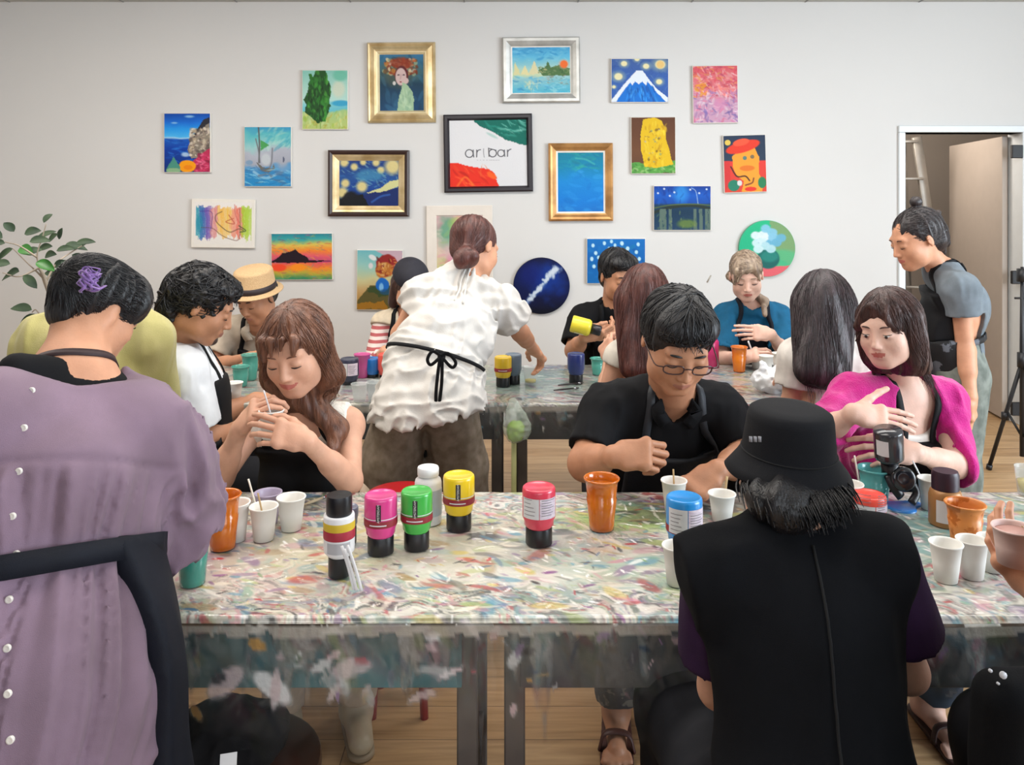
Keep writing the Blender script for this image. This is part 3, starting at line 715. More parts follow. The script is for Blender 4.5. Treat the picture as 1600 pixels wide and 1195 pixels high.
# room beyond the doorway
BEI = mat('wall_beige', 'bcb2a8', .85, var=.03, vs=1)
structure('wall_beyond', [bx(1.6, 6.2, 7.6, 7.7, 0, 2.7)], BEI); structure('wall_beyond_left', [bx(2.2, 2.3, YW+.14, 7.6, 0, 2.7)], BEI); structure('ceiling_beyond', [bx(1.6, 6.2, YW+.14, 7.7, 2.55, 2.6)], CEIL); structure('wall_beyond_right', [bx(5.2, 5.3, YW+.14, 7.6, 0, 2.7)], BEI)
pl = bpy.data.lights.new('store_room_fill', 'POINT'); pl.energy = 30; pl.color = (1, .90, .80); pl.shadow_soft_size = .15; po = bpy.data.objects.new('store_room_fill', pl); COL.objects.link(po); po.location = (2.75, 6.1, 2.2)  # unseen fill light, added to brighten the open door leaf
# door leaf, hinged on the right jamb and folded into the store room
hx0, hy0 = DX1-.05, YW+.13; ang = math.radians(82); dx, dy = math.cos(ang), math.sin(ang); DL = .92
dn = A(-dy, dx, 0); DM = mat('door_leaf', 'b5aaa0', .5, var=.02)
do = structure('door_1', [box_vf(A(hx0+dx*DL/2, hy0+dy*DL/2, (DZ-.02)/2+.01), (DL/2, .018, (DZ-.03)/2), rotz(82), .003)], DM)
for zz in (1.5-(237-HOR)/FPX*YW, 1.5-(433-HOR)/FPX*YW, .12):
    MB().add(*bx(hx0-.045, hx0+.03, YW-.026, YW+.0, zz-.045, zz+.045, .004)).obj('hinge', mat('hinge_black', '17181c', .5), do, False)
# step ladder leaning behind the doorway
AL = mat('ladder_aluminium', '9a958e', .4, metal=.6)
t = thing('step_ladder', 'grey aluminium ladder leaning in the room beyond the doorway', 'ladder', (3.15, 6.6, 0))
a0, a1 = P(1432, 214, 6.3), P(1462, 420, 6.45); dd = a1-a0; foot = a0+dd*((a0[2])/(a0[2]-a1[2])); foot[2] = .0
b0, b1 = a0+A(-.22, .05, 0), foot+A(-.26, .05, 0)
MB().add(*bar_vf(a0, foot, .028, .07, (0, 1, 0))).obj('rail', AL, t); MB().add(*bar_vf(b0, b1, .028, .07, (0, 1, 0))).obj('rail', AL, t)
for k in range(7):
    q = (k+.12)/7; MB().add(*bar_vf(lerp(a0, foot, q) if False else a0*(1-q)+foot*q, b0*(1-q)+b1*q, .06, .02, (0, 1, 0))).obj('rung', AL, t)
MB().add(*bar_vf(a0+A(-.06, .1, .0), foot+A(-.12, .45, 0), .022, .05, (0, 1, 0))).obj('rear_leg', AL, t); MB().add(*bar_vf(a0+A(-.2, .1, .0), foot+A(-.36, .45, 0), .022, .05, (0, 1, 0))).obj('rear_leg', AL, t)
# scuff on the wall
o = MB().add(*tube_vf([P(1111, 430, YW-.001), P(1105, 441, YW-.001)], .005, 6)).obj('wall_scuff', mat('scuff', 'a59f94', .7)); tag(o, 'tiny beige scuff on the wall left of the round green flower painting', 'scuff')
# light stand at the right edge
BLKM = mat('stand_black', '17171b', .45)
t = thing('light_stand', 'black tripod light stand standing before the doorway at right', 'tripod', tuple(P(1597, 560, 4.35)*A(1, 1, 0)))
c = P(1597, 560, 4.35); hub = A(c[0], c[1], 1.5-(565-HOR)/FPX*4.35)
MB().add(*tube_vf([A(c[0], c[1], .14), A(c[0], c[1], .75), A(c[0], c[1], 1.17)], [.012, .012, .008], 10)).obj('pole', BLKM, t)
MB().add(*tube_vf([hub-A(0, 0, .03), hub+A(0, 0, .05)], .024, 12)).obj('collar', BLKM, t); MB().add(*tube_vf([A(c[0], c[1], 1.09), A(c[0], c[1], 1.16)], .026, 12)).obj('clamp', BLKM, t)
MB().add(*tube_vf([A(c[0]-.04, c[1], 1.0), A(c[0]+.04, c[1], 1.0)], .006, 8)).obj('knob', BLKM, t)
f1 = P(1545, 733, 4.55); f1[2] = .012
for ft in (f1, A(c[0]+.38, c[1]+.3, .012), A(c[0]+.1, c[1]-.45, .012)):
    lg_ = MB().add(*tube_vf([hub, ft], .011, 8)).obj('leg', BLKM, t); MB().add(*tube_vf([ft+(hub-ft)*.03, ft-A(0, 0, .006)], .016, 8)).obj('rubber_foot', BLKM, lg_)
    q = hub*.55+ft*.45; MB().add(*tube_vf([q, A(c[0], c[1], max(.2, q[2]-.12))], .007, 6)).obj('brace', BLKM, t)
MB().add(*tube_vf([f1*.5+hub*.5-A(0, 0, .02), f1*.5+hub*.5+A(0, 0, .02)], .02, 8)).obj('leg_clamp', BLKM, t)

# ------------------------------------------------------------------ work tables
TG = mat('table_steel_grey', '4a4a4b', .55, var=.15, vs=8, bump=.2); TT = mat('table_teal_board', '4f8e96', .6, col2='5b6f6c', vs=4)
TW = mat('table_frame_taupe', '69605a', .6, col2='4c4644', vs=5)
def work_table(x0, x1, y0, y1, label, ap, z=.735, group='work tables'):
    t = thing('work_table', label, 'table', ((x0+x1)/2, (y0+y1)/2, 0), group=group)
    MB().add(*bx(x0, x1, y0, y1, z-.028, z, .004)).obj('tabletop', TG, t, False)
    for (a, b_) in ((y0+.02, y0+.045), (y1-.045, y1-.02)): MB().add(*bx(x0+.05, x1-.05, a, b_, z-.145, z-.028, .002)).obj('apron_board', ap, t, False)
    for a in (x0+.03, x1-.055): MB().add(*bx(a, a+.025, y0+.05, y1-.05, z-.11, z-.028, .002)).obj('side_rail', TW, t, False)
    for a in (x0+.02, x1-.06):
        for b_ in (y0+.03, y1-.07): MB().add(*bx(a, a+.04, b_, b_+.04, 0, z-.028, .003)).obj('leg', TW, t, False)
        MB().add(*bx(a+.008, a+.032, y0+.06, y1-.06, .16, .20, .002)).obj('stretcher', TW, t, False)
        s = .10 if a < (x0+x1)/2 else -.10
        MB().add(*bar_vf((a+.02, y0+.08, z-.14), (a+.02, (y0+y1)/2, .2), .02, .03)).obj('brace', TW, t, False)
    return t
T1Y0, T1Y1, T2Y0, T2Y1, TZ = 1.49, 2.13, 3.10, 3.84, .735
work_table(-1.56, -.045, T1Y0, T1Y1, 'near left work table with a teal-grey front board under paint-crusted film', TT)
work_table(-.035, 1.62, T1Y0, T1Y1, 'near right work table with a grey front board, bucket hat sitter in front', TG)
work_table(-1.85, -.02, T2Y0, T2Y1, 'far left work table behind the woman in the white blouse', TG)
work_table(.0, 1.55, T2Y0, T2Y1, 'far right work table where the blonde woman and man in black tee sit', TG)
CREAM = ['e8e0d0', 'd8d2c4', 'cfc9bc', 'e6e2da', 'f2eee6']
PAL = ['e6e0d6', 'cfc8c0', 'f1ece4', 'b8c2b8', '9fb4b4', 'c9a0a8', 'b24848', '8a6c94', '6b7f9c', '4f8fae', 'a8b870', 'd8c06c', '6a6660', '3a3a3c', 'd88ca0', '7fa890', 'c8b49c', 'a88860']
def cover(name, label, x0, x1, y0, y1, z, step, seed, front, rear, regions, dabs, wild=.004, ang=.35, sidecol=None, dark=0.0):
    T = .003; w = int((x1-x0)/step)+1; segs = []; g = step*2
    # profile from front hem, up, over the top, to rear hem
    ys = []; n1 = int(front/g); n3 = int(rear/g); n2 = int((y1-y0)/step)
    prof = [(y0-.010, z-front+front*i/n1, 0) for i in range(n1)]+[(y0-.010+.010*(1-math.cos(a)), z-.010+.010*math.sin(a)+T, 1) for a in (0, .6, 1.2)]+[(y0+(y1-y0)*i/n2, z+T, 2) for i in range(n2+1)]+[(y1+.008, z-.004, 1)]+[(y1+.010, z-.01-rear*i/max(1, n3), 0) for i in range(1, n3+1)]
    prof = prof[::-1]     # rear first so that v grows towards the viewer
    h = len(prof); cv = Cv(w, h, (x1-x0)/(len(prof)*step), 'a9aaa0', seed)
    base = cv.c; S = cv
    wx = S.n(6, (1, 1), 1)-.5; wy = S.n(6, (1, 1), 8)-.5; x_ = S.U*S.asp*1.0+wx*.35; y_ = S.V+wy*.35; x2 = x_*.82+y_*.57; y2 = -x_*.57+y_*.82
    def mm(f, a, o): return .6*noise3(np.stack([x2*f, y2*f*a, np.full_like(x2, o)], -1))+.4*noise3(np.stack([x2*f*2.3, y2*f*a*2.3, np.full_like(x2, o+5.)], -1))
    for f_, a_, o_, th_, c_, al_ in ((7, 2.2, 1, .50, 'cfcabd', .9), (9, 2.6, 3, .56, '8a968f', .85), (10, 3, 5, .60, 'c4a9a6', .75), (12, 3, 7, .58, 'b9bfa4', .7), (14, 3, 9, .62, '6f726e', .75), (16, 3.2, 11, .64, '9a8fa6', .7), (20, 3.4, 13, .58, 'e4dfd5', .8), (26, 3.2, 15, .64, '55585a', .7), (24, 3, 17, .66, '88aeb4', .7), (30, 3.4, 19, .60, 'efeae2', .7), (22, 3, 23, .70, 'b0585c', .7)): S.put((mm(f_, a_, o_)-th_)*14, c_, al_)
    for (u, v, ru, rv, c, al) in regions: S.ell(u, v, ru, rv, c, al, soft=.7, wob=.9, f=9)
    u_step = 1.0/((x1-x0)/step); sz = .02
    H_ = len(prof)*step
    S.dabs(int(dabs*.30), PAL, (.010/H_, .048/H_), ang=ang, spread=.5, asp=.34, a=.7); S.c = S.c*.90+.03*np.array([.9, 1.0, .95]); S.dim = 1.0; S.dabs(int(dabs*.35), PAL, (.004/H_, .016/H_), ang=ang, spread=.7, asp=.4, a=.6); S.dabs(int(dabs*.22), CREAM, (.006/H_, .036/H_), ang=ang, spread=.5, asp=.20, a=.8)
    S.dabs(int(dabs*.14), ['2e2e30', '4a4644', '5c5a58', '26303a', 'b03038', '3d5f86', '74986a', '7a4c84'], (.004/H_, .020/H_), ang=ang, spread=.8, asp=.25, a=.85)
    S.dabs(int(dabs*.22), ['ffffff', 'f4f0ea'], (.003/H_, .016/H_), ang=ang, spread=.7, asp=.22, a=.95)  # thin white dabs: highlights painted into the film colour
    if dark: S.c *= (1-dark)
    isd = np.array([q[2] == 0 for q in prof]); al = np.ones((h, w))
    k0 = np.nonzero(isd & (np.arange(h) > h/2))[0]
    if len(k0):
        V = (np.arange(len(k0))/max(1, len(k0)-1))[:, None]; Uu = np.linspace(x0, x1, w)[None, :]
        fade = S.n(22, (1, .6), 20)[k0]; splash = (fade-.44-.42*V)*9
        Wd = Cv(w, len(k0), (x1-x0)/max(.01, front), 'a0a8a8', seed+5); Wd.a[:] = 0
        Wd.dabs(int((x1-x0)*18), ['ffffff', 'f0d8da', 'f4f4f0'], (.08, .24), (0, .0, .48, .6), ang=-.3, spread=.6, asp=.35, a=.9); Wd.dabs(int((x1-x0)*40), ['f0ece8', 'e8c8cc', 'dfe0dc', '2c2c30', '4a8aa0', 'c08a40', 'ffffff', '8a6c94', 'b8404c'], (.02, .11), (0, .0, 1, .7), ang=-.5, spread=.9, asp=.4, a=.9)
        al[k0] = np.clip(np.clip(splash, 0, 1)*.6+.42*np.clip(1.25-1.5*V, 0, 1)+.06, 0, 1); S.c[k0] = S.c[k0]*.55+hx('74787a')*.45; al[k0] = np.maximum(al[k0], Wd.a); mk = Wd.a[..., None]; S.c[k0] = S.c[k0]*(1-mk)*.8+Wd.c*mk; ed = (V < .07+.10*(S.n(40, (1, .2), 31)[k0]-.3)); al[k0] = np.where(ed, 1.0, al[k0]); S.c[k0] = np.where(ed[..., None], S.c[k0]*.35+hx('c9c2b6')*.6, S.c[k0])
    k1 = np.nonzero(isd & (np.arange(h) < h/2))[0]; al[k1] = .5; S.a = al
    X = np.linspace(x0, x1, w); pos = np.zeros((h, w, 3)); fr = np.zeros((h, w))
    for i, (yy, zz, kd) in enumerate(prof):
        pos[i, :, 0] = X; pos[i, :, 1] = yy; pos[i, :, 2] = zz
    bump = (S.n(30, (1, 1), 3)-.5)*wild; top = np.array([q[2] == 2 for q in prof]); pos[top, :, 2] += (bump[top]*.45+.0005*np.abs(1)); dr = np.clip((z-pos[..., 2])/max(front, .01), 0, 1)
    pos[..., 1] -= np.where(pos[..., 1] < (y0+y1)/2, 1, -1)*dr*(.012+.016*np.sin(pos[..., 0]*26+3*np.sin(pos[..., 0]*7)))*.8
    hem = .035*(noise3(np.stack([X*5, X*0, X*0], -1))-.5); fm = pos[..., 1] < (y0+y1)/2; pos[..., 2] += np.where(fm, dr*hem[None, :]*1.6, 0)
    return tag(grid_obj(name, pos, S, cattr_mat('painted_film', .28, .55, alpha=True, coat=.5)), label, 'table cover')
cover('table_cover', 'paint-crusted plastic film over the near work tables, its hem hanging in front', -1.57, 1.63, T1Y0, T1Y1, TZ, .0034, 3, .24, .05,
    [(.20, .55, .10, .14, 'b88ca0', .8), (.27, .46, .06, .10, '8d78a0', .8), (.16, .42, .08, .10, 'd0c4b4', .8), (.22, .66, .14, .10, 'e4d4cc', .8), (.40, .45, .10, .22, 'cdc6a8', .8), (.52, .50, .09, .15, 'c4c0b8', .7), (.58, .25, .05, .10, 'a4c070', .8), (.68, .20, .10, .12, '5c5a56', .8), (.75, .40, .1, .12, '6e7470', .6), (.84, .35, .10, .2, '7fa8a4', .8), (.92, .5, .08, .18, 'a8b4c4', .8), (.60, .62, .09, .10, 'a8c0ac', .7), (.46, .64, .08, .06, 'e8e4da', .8), (.10, .6, .06, .1, 'a06070', .6)], 5200)
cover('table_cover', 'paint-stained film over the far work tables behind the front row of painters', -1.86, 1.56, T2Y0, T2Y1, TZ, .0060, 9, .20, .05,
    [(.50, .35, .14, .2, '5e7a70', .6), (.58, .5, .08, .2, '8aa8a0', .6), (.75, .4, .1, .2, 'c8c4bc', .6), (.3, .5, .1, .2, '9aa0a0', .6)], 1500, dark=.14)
# ------------------------------------------------------------------ pictures on the wall
YF = YW-.001
def wpt(px, py, off=0): return P(px, py, YW)-A(0, off, 0)
CAN = mat('canvas_edge', 'd8d4cc', .8, var=.03)
PM = cattr_mat('paint_on_canvas', .5, .35)
def pic_pos(l, t, r, b, off, w, h, tilt=0, dep=.0):
    d = YW-off; x0, x1 = (l-800)/FPX*YW, (r-800)/FPX*YW; z0, z1 = CH-(t-HOR)/FPX*YW, CH-(b-HOR)/FPX*YW
    U, V = np.meshgrid(np.linspace(0, 1, w), np.linspace(0, 1, h)); pos = np.stack([x0+(x1-x0)*U, np.full_like(U, d), z0+(z1-z0)*V], -1)
    return rot_about(pos, ((x0+x1)/2, d, (z0+z1)/2), tilt)
def rot_about(p, c, tilt):
    a = math.radians(tilt); c = np.asarray(c); q = p-c; o = q.copy(); o[..., 0] = q[..., 0]*math.cos(a)-q[..., 2]*math.sin(a); o[..., 2] = q[..., 0]*math.sin(a)+q[..., 2]*math.cos(a); return o+c
def xz(l, t, r, b): return (l-800)/FPX*YW, (r-800)/FPX*YW, CH-(t-HOR)/FPX*YW, CH-(b-HOR)/FPX*YW
def canvas(l, t, r, b, draw, label, n=88, tilt=0, edge=None, dep=.022, margin=0, group='canvases on the back wall'):
    x0, x1, z0, z1 = xz(l, t, r, b); asp = (x1-x0)/(z0-z1); th = thing('painting', label, 'painting', ((x0+x1)/2, YW, (z0+z1)/2), group=group)
    c = ((x0+x1)/2, YW-dep/2, (z0+z1)/2); v, f = bx(x0, x1, YW-dep, YW-.0005, z1, z0, .003); mobj('canvas', rot_about(v, c, tilt), f, edge or CAN, th, False)
    w = int(n*math.sqrt(asp)); h = int(n/math.sqrt(asp)); cv = Cv(w, h, asp, 'ffffff', abs(hash((l, t))) % 97+1); draw(cv)
    m = margin; grid_obj('picture', pic_pos(l+1+m, t+1+m, r-1-m, b-1-m, dep+.0008, w, h, tilt), cv, PM, th); return th
def frame_ring(l, t, r, b, prof, tilt=0):
    """prof: (inset px, depth from the wall) pairs; mitred moulding"""
    V = []; x0, x1, z0, z1 = xz(l, t, r, b); s = YW/FPX
    for i, d in prof: V += [(x0+i*s, YW-d, z0-i*s), (x1-i*s, YW-d, z0-i*s), (x1-i*s, YW-d, z1+i*s), (x0+i*s, YW-d, z1+i*s)]
    F = []
    for k in range(len(prof)-1):
        for j in range(4): F.append([k*4+j, k*4+(j+1) % 4, k*4+4+(j+1) % 4, k*4+4+j])
    return rot_about(np.array(V), ((x0+x1)/2, YW, (z0+z1)/2), tilt), F
def framed(l, t, r, b, inset, draw, label, prof, fm, liner=None, lm=None, n=80, tilt=.5, group='framed pictures on the back wall', name='framed_picture'):
    x0, x1, z0, z1 = xz(l, t, r, b); th = thing(name, label, 'framed picture', ((x0+x1)/2, YW, (z0+z1)/2), group=group)
    v, f = frame_ring(l, t, r, b, prof, tilt); mobj('frame', v, f, fm, th, False)
    if liner: v, f = frame_ring(l, t, r, b, liner, tilt); mobj('liner', v, f, lm, th, False)
    i = inset; asp = ((r-l)-2*i[0])/((b-t)-2*i[1]); w = int(n*math.sqrt(asp)); h = int(n/math.sqrt(asp)); cv = Cv(w, h, asp, 'ffffff', int(l) % 53+2); draw(cv)
    grid_obj('picture', pic_pos(l+i[0]-1, t+i[1]-1, r-i[0]+1, b-i[1]+1, .014, w, h, tilt), cv, PM, th); return th
def d_sea(s):
    s.grad([(0, '0c48a0'), (.14, '1d6fd0'), (.25, '2f9be8'), (.39, '58b8f0'), (.41, 'b8dcf4'), (.43, '2060b8'), (.6, '0f3f9c'), (1, '122f70')], .05, 5); s.dabs(50, ['1a5cc0', '0f3a90', '3a8ae0'], (.03, .09), (0, .45, .7, .85), asp=.2, spread=.2, a=.5)
    s.ell(.55, .05, .1, .02, 'a8d0f0', .8, .8); s.ell(.22, .16, .07, .015, '9ccaf0', .8, .8)
    s.poly([(1, .06), (.86, .1), (.66, .34), (.55, .46), (.62, .5), (1, .24)], '2c2c34'); s.poly([(1, .16), (.85, .26), (.72, .34), (.55, .5), (.5, .62), (.6, .76), (1, .78)], '8c8478', wob=.05); s.dabs(160, ['d8ccb8', 'a89888', '5e5650', 'ece0d0', '7a6c68', 'b8a890'], (.02, .05), (.56, .26, 1, .72), asp=.6, a=.9, spread=2)
    s.poly([(1, .58), (.85, .66), (.62, .82), (.66, 1), (1, 1)], 'b8385c', wob=.04); s.dabs(60, ['d84874', '8c2c48', 'e87898'], (.02, .06), (.7, .7, 1, 1), asp=.4, a=.9)
    s.ell(.50, .9, .19, .10, 'f0a020', 1, .1, wob=.2); s.ell(.52, .92, .1, .04, 'e07818', .6); s.poly([(.05, .93), (.2, .74), (.34, .9), (.36, 1), (.05, 1)], '4f9080', wob=.04); s.ell(.48, .70, .09, .04, 'd0e4f4', .8, .6, wob=.8); s.ell(.2, .97, .16, .04, 'a8c090', .7)
def d_boat(s):
    s.grad([(0, '4a9cc0'), (.12, '62b8c0'), (.3, 'a0cccc'), (.4, 'b4b8c4'), (.6, 'a8acb8'), (.66, '6a9cc4'), (.75, '3f86b8'), (1, '2e8ac0')], .25, 4); s.dabs(50, ['3a9ab0', '8ed0c4', 'c4e0d4', '5ab0b8'], (.05, .12), (.3, 0, 1, .35), ang=-.7, asp=.2, a=.5)
    s.line([(.30, .0), (.32, .3), (.31, .6)], .012, '5a5a5a'); s.poly([(.34, .22), (.53, .30), (.35, .40)], '4f9c5c', wob=.03); s.line([(.24, .2), (.30, .4), (.33, .6)], .010, '707478'); s.ell(.46, .55, .10, .10, 'c8d0d4', .8, .4); s.line([(.6, .36), (.58, .6), (.52, .72)], .012, '7c8088')
    s.poly([(.24, .58), (.4, .68), (.6, .7), (.62, .62), (.66, .70), (.52, .77), (.36, .74)], '6c6c68'); s.line([(.2, .76), (.45, .86), (.8, .76)], .022, 'a8cce0', .7); s.line([(.3, .82), (.5, .80), (.58, .84)], .014, '788c98'); s.dabs(60, ['7cc4e0', '2f78b4', 'a0d4e4', '4a6c90'], (.04, .1), (0, .68, 1, 1), asp=.18, spread=.3, a=.6); s.ell(.1, .6, .08, .04, '7c9cb8', .8); s.ell(.84, .55, .02, .05, '50586c', .9)
def d_tree(s):
    s.grad([(0, '8cc4b8'), (.3, 'b0d8cc'), (.5, 'b8dcd4'), (.55, '8cccd0'), (.66, '6cbccc'), (.7, 'a4c488'), (1, 'b8c478')], .12, 4); s.ell(.8, .32, .14, .14, 'd4d8c4', .8, .5); s.ell(.84, .08, .16, .10, '6cb8a0', .8, .5); s.ell(.85, .56, .2, .05, '3a9cc4', .9, .4); s.dabs(70, ['d0d080', '9cb850', 'c8d8a0', 'b0a850'], (.03, .07), (0, .72, 1, 1), ang=-1.2, a=.7)
    P_ = [(.28, 0), (.52, 0), (.6, .22), (.62, .4), (.58, .52), (.64, .6), (.58, .7), (.52, .88), (.32, .9), (.22, .84), (.06, .7), (.08, .58), (.02, .50), (.1, .38), (.16, .18), (.13, .06), (.2, .05), (.24, .12)]
    s.poly(P_, '1f4c22', wob=.06, f=14)
    k = s.c.copy(); s.dabs(170, ['2f7a2c', '1a3e20', '3f8c3c', '173218', '4f9c40'], (.03, .09), (.05, .02, .62, .88), ang=1.5, spread=.25, a=.8); mk = Cv(s.w, s.h, s.asp, '000000', 3); mk.sd = s.sd; mk.poly(P_, 'ffffff', wob=.06, f=14); q = mk.c[..., :1]; s.c = s.c*q+k*(1-q)
    s.line([(.4, .88), (.4, 1)], .01, '88a860')
def d_lady(s):
    s.grad([(0, '3c78a8'), (.3, '3a6470'), (.5, '1c3c50'), (1, '1c4468')], .3, 3); s.dabs(40, ['2a5c78', '183448', '40708c'], (.06, .16), ang=1.3, a=.5); s.ell(.45, .33, .4, .24, '5c5c48', .6, .6, wob=.6); s.dabs(140, ['8c4028', 'b06038', 'c89048', 'd8c8a8', '6a4c30', '8c9c80', 'e4d8c8', '70301c'], (.02, .05), (.08, .10, .85, .36), asp=.7, spread=2, a=.9)
    s.ell(.5, .17, .24, .10, '8a3824', .8, .4, wob=.4); s.ell(.50, .38, .155, .165, '5a2428', 1, .1); s.ell(.485, .40, .125, .15, 'd0b8b4', 1, .12); s.ell(.6, .47, .06, .05, 'd0b8b4'); s.poly([(.52, .5), (.62, .54), (.74, .66), (.78, .8), (.76, 1), (.40, 1), (.42, .8), (.48, .64)], 'a4c0a0', wob=.03); s.dabs(30, ['b8d0b0', '88a890', 'c8dcc0'], (.04, .1), (.46, .65, .72, 1), ang=1.5, a=.5)
    s.ell(.43, .37, .03, .012, '50444c'); s.ell(.55, .37, .03, .012, '50444c'); s.ell(.48, .49, .025, .012, '8c4048'); s.line([(.49, .36), (.47, .44)], .006, 'b09090'); s.ell(.33, .51, .035, .035, 'e4e0dc', .9, .3)
def d_boats2(s):
    s.grad([(0, '4898c8'), (.2, '6cbcdc'), (.45, 'b0d4cc'), (.58, 'c8d8b8'), (.64, '9cc8cc'), (1, '50b0cc')], .15, 4); s.dabs(90, ['3c8cc0', '88d0e4', 'b4e0e0', '5cb0d4'], (.04, .1), (0, .64, 1, 1), asp=.18, spread=.2, a=.6); s.dabs(50, ['2c84c0', '8cd0e8'], (.05, .12), (0, 0, 1, .3), asp=.25, spread=.4, a=.5)
    s.poly([(.02, .6), (.06, .32), (.14, .6)], 'dcd8a8', wob=.03); s.poly([(.15, .6), (.22, .40), (.30, .6)], 'e4dcac', wob=.03); s.poly([(.28, .6), (.38, .28), (.46, .58)], 'ded8b0', wob=.03)
    s.poly([(.44, .5), (.56, .44), (.6, .32), (.66, .46), (.8, .38), (1, .48), (1, .62), (.5, .62)], '54744c', wob=.05); s.dabs(40, ['3c5c3c', '78905c', '8c9870', 'c8c090'], (.02, .05), (.45, .42, 1, .6), a=.8); s.ell(.89, .38, .09, .10, 'e8b090', .6, .5); s.ell(.89, .38, .065, .08, 'e8743c', 1, .15); s.dabs(30, ['6c7c68', 'b09c90', '8c8c78'], (.02, .05), (.6, .62, 1, .8), asp=.3, spread=.3, a=.7); s.dabs(20, ['e0dcb0', 'f0e8c0'], (.03, .07), (.2, .62, .5, .95), a=.5, ang=1.5)
def d_mount(s):
    s.grad([(0, '44629c'), (.5, '3c64ac'), (1, '3860a8')], .1, 5); s.dabs(160, ['5470a4', '345490', '6884b4', '2c4c8c'], (.03, .08), asp=.25, ang=1.2, spread=1, a=.5)
    for u, v, r in ((.22, .11, .06), (.61, .17, .06), (.12, .41, .08), (.84, .53, .06), (.04, .65, .035), (.45, .0, .05), (.86, .13, .10)):
        s.ell(u, v, r*1.5, r*1.5/1.0*s.asp*.8, 'a8b8a8', .6, .7); s.ell(u, v, r*.9, r*.9*s.asp*.85, 'ece4b8', 1, .3)
    s.ell(.86, .13, .07, .09, 'e8c078', .8, .3); s.poly([(.0, .95), (.2, .62), (.36, .38), (.44, .27), (.55, .27), (.63, .42), (.8, .70), (1, .9), (1, 1), (0, 1)], 'e8f0f8', wob=.015)
    s.poly([(.08, 1), (.22, .72), (.33, .54), (.36, .62), (.42, .52), (.48, .60), (.54, .52), (.6, .62), (.64, .52), (.8, .78), (.97, 1)], '1d74cc', wob=.03); s.dabs(60, ['3c9cec', '1658a8', '60b0f0', '104c94'], (.05, .12), (.25, .68, .8, 1), asp=.2, fn=lambda u, v: 1.57+(u-.5)*-1.4, spread=.1, a=.7)
def d_pink(s):
    s.grad([(0, 'cc5c64'), (.3, 'd87880'), (.5, 'd88c98'), (.6, 'c49cb4'), (1, 'c8a0b8')], .3, 4); s.dabs(260, ['e8a8a8', 'c84c5c', 'e4c4c4', 'd06c78', 'a84868', 'e8887c', 'd89858'], (.03, .09), (0, 0, 1, .55), ang=.1, spread=.7, asp=.22, a=.75); s.dabs(160, ['e0c8d8', '9878a4', 'c088b0', 'ecd8e0', '7868a0', 'd87c98'], (.03, .09), (0, .45, 1, 1), spread=1, asp=.25, a=.75); s.ell(.6, .68, .14, .12, 'd48cb0', .6, .5)
    s.dabs(30, ['e0a040', 'd88838'], (.03, .07), (.05, .3, .3, .5), a=.7)
def d_gold(s):
    s.grad([(0, '5c3a28'), (.6, '6c4830'), (1, '5c4030')], .2, 5); s.poly([(0, .8), (.4, .84), (1, .76), (1, 1), (0, 1)], '5c9c4c', wob=.06); s.dabs(50, ['88c070', '407838', 'b0c890'], (.03, .06), (0, .84, 1, 1), a=.7)
    s.poly([(.28, .04), (.5, .0), (.70, .06), (.78, .22), (.78, .38), (.88, .6), (.92, .76), (.96, .84), (.6, .9), (.3, .88), (.22, .6), (.2, .3)], 'dcb828', wob=.03); s.dabs(70, ['f0d850', 'c89c20', 'e8c838', 'b88c20'], (.03, .08), (.26, .08, .8, .86), ang=1.4, a=.6); s.dabs(28, ['5c4820', '7c9888', 'b8b4a8', '8c6c40'], (.012, .03), (.3, .2, .7, .8), asp=.8, a=.9)
def d_orange(s):
    s.grad([(0, '24344c'), (.44, '2c3c50'), (.46, 'd8443c'), (1, 'd04838')], 0); s.poly([(0, .45), (.14, .45), (.14, .8), (0, 1)], 'c83c3c'); s.ell(.1, .12, .07, .05, 'dcc060')
    s.poly([(.2, .36), (.5, .2), (.74, .22), (.84, .4), (.84, .7), (.92, .8), (.9, 1), (.4, 1), (.46, .8), (.3, .72), (.22, .56)], 'eca03c', wob=.03); s.ell(.46, .20, .42, .10, 'd8402c', 1, .1, rot=-.25); s.ell(.42, .12, .20, .06, 'e85c40', 1, .15, rot=-.2); s.ell(.55, .58, .18, .05, 'd8742c', .9, .2); s.ell(.5, .40, .05, .035, '5c7c78'); s.ell(.68, .38, .05, .035, '7c6c50'); s.line([(.16, .55), (.3, .72), (.5, .72), (.6, .8)], .012, '3c2820'); s.line([(.5, .88), (.66, .84), (.7, .76)], .012, '6c3c28'); s.ell(.22, .88, .14, .1, '2c7c64', 1, .1); s.ell(.9, .84, .1, .1, '2c7c54', 1, .1); s.ell(.62, .95, .14, .04, 'd83c30'); s.ell(.36, .84, .06, .05, 'd8dcd8')
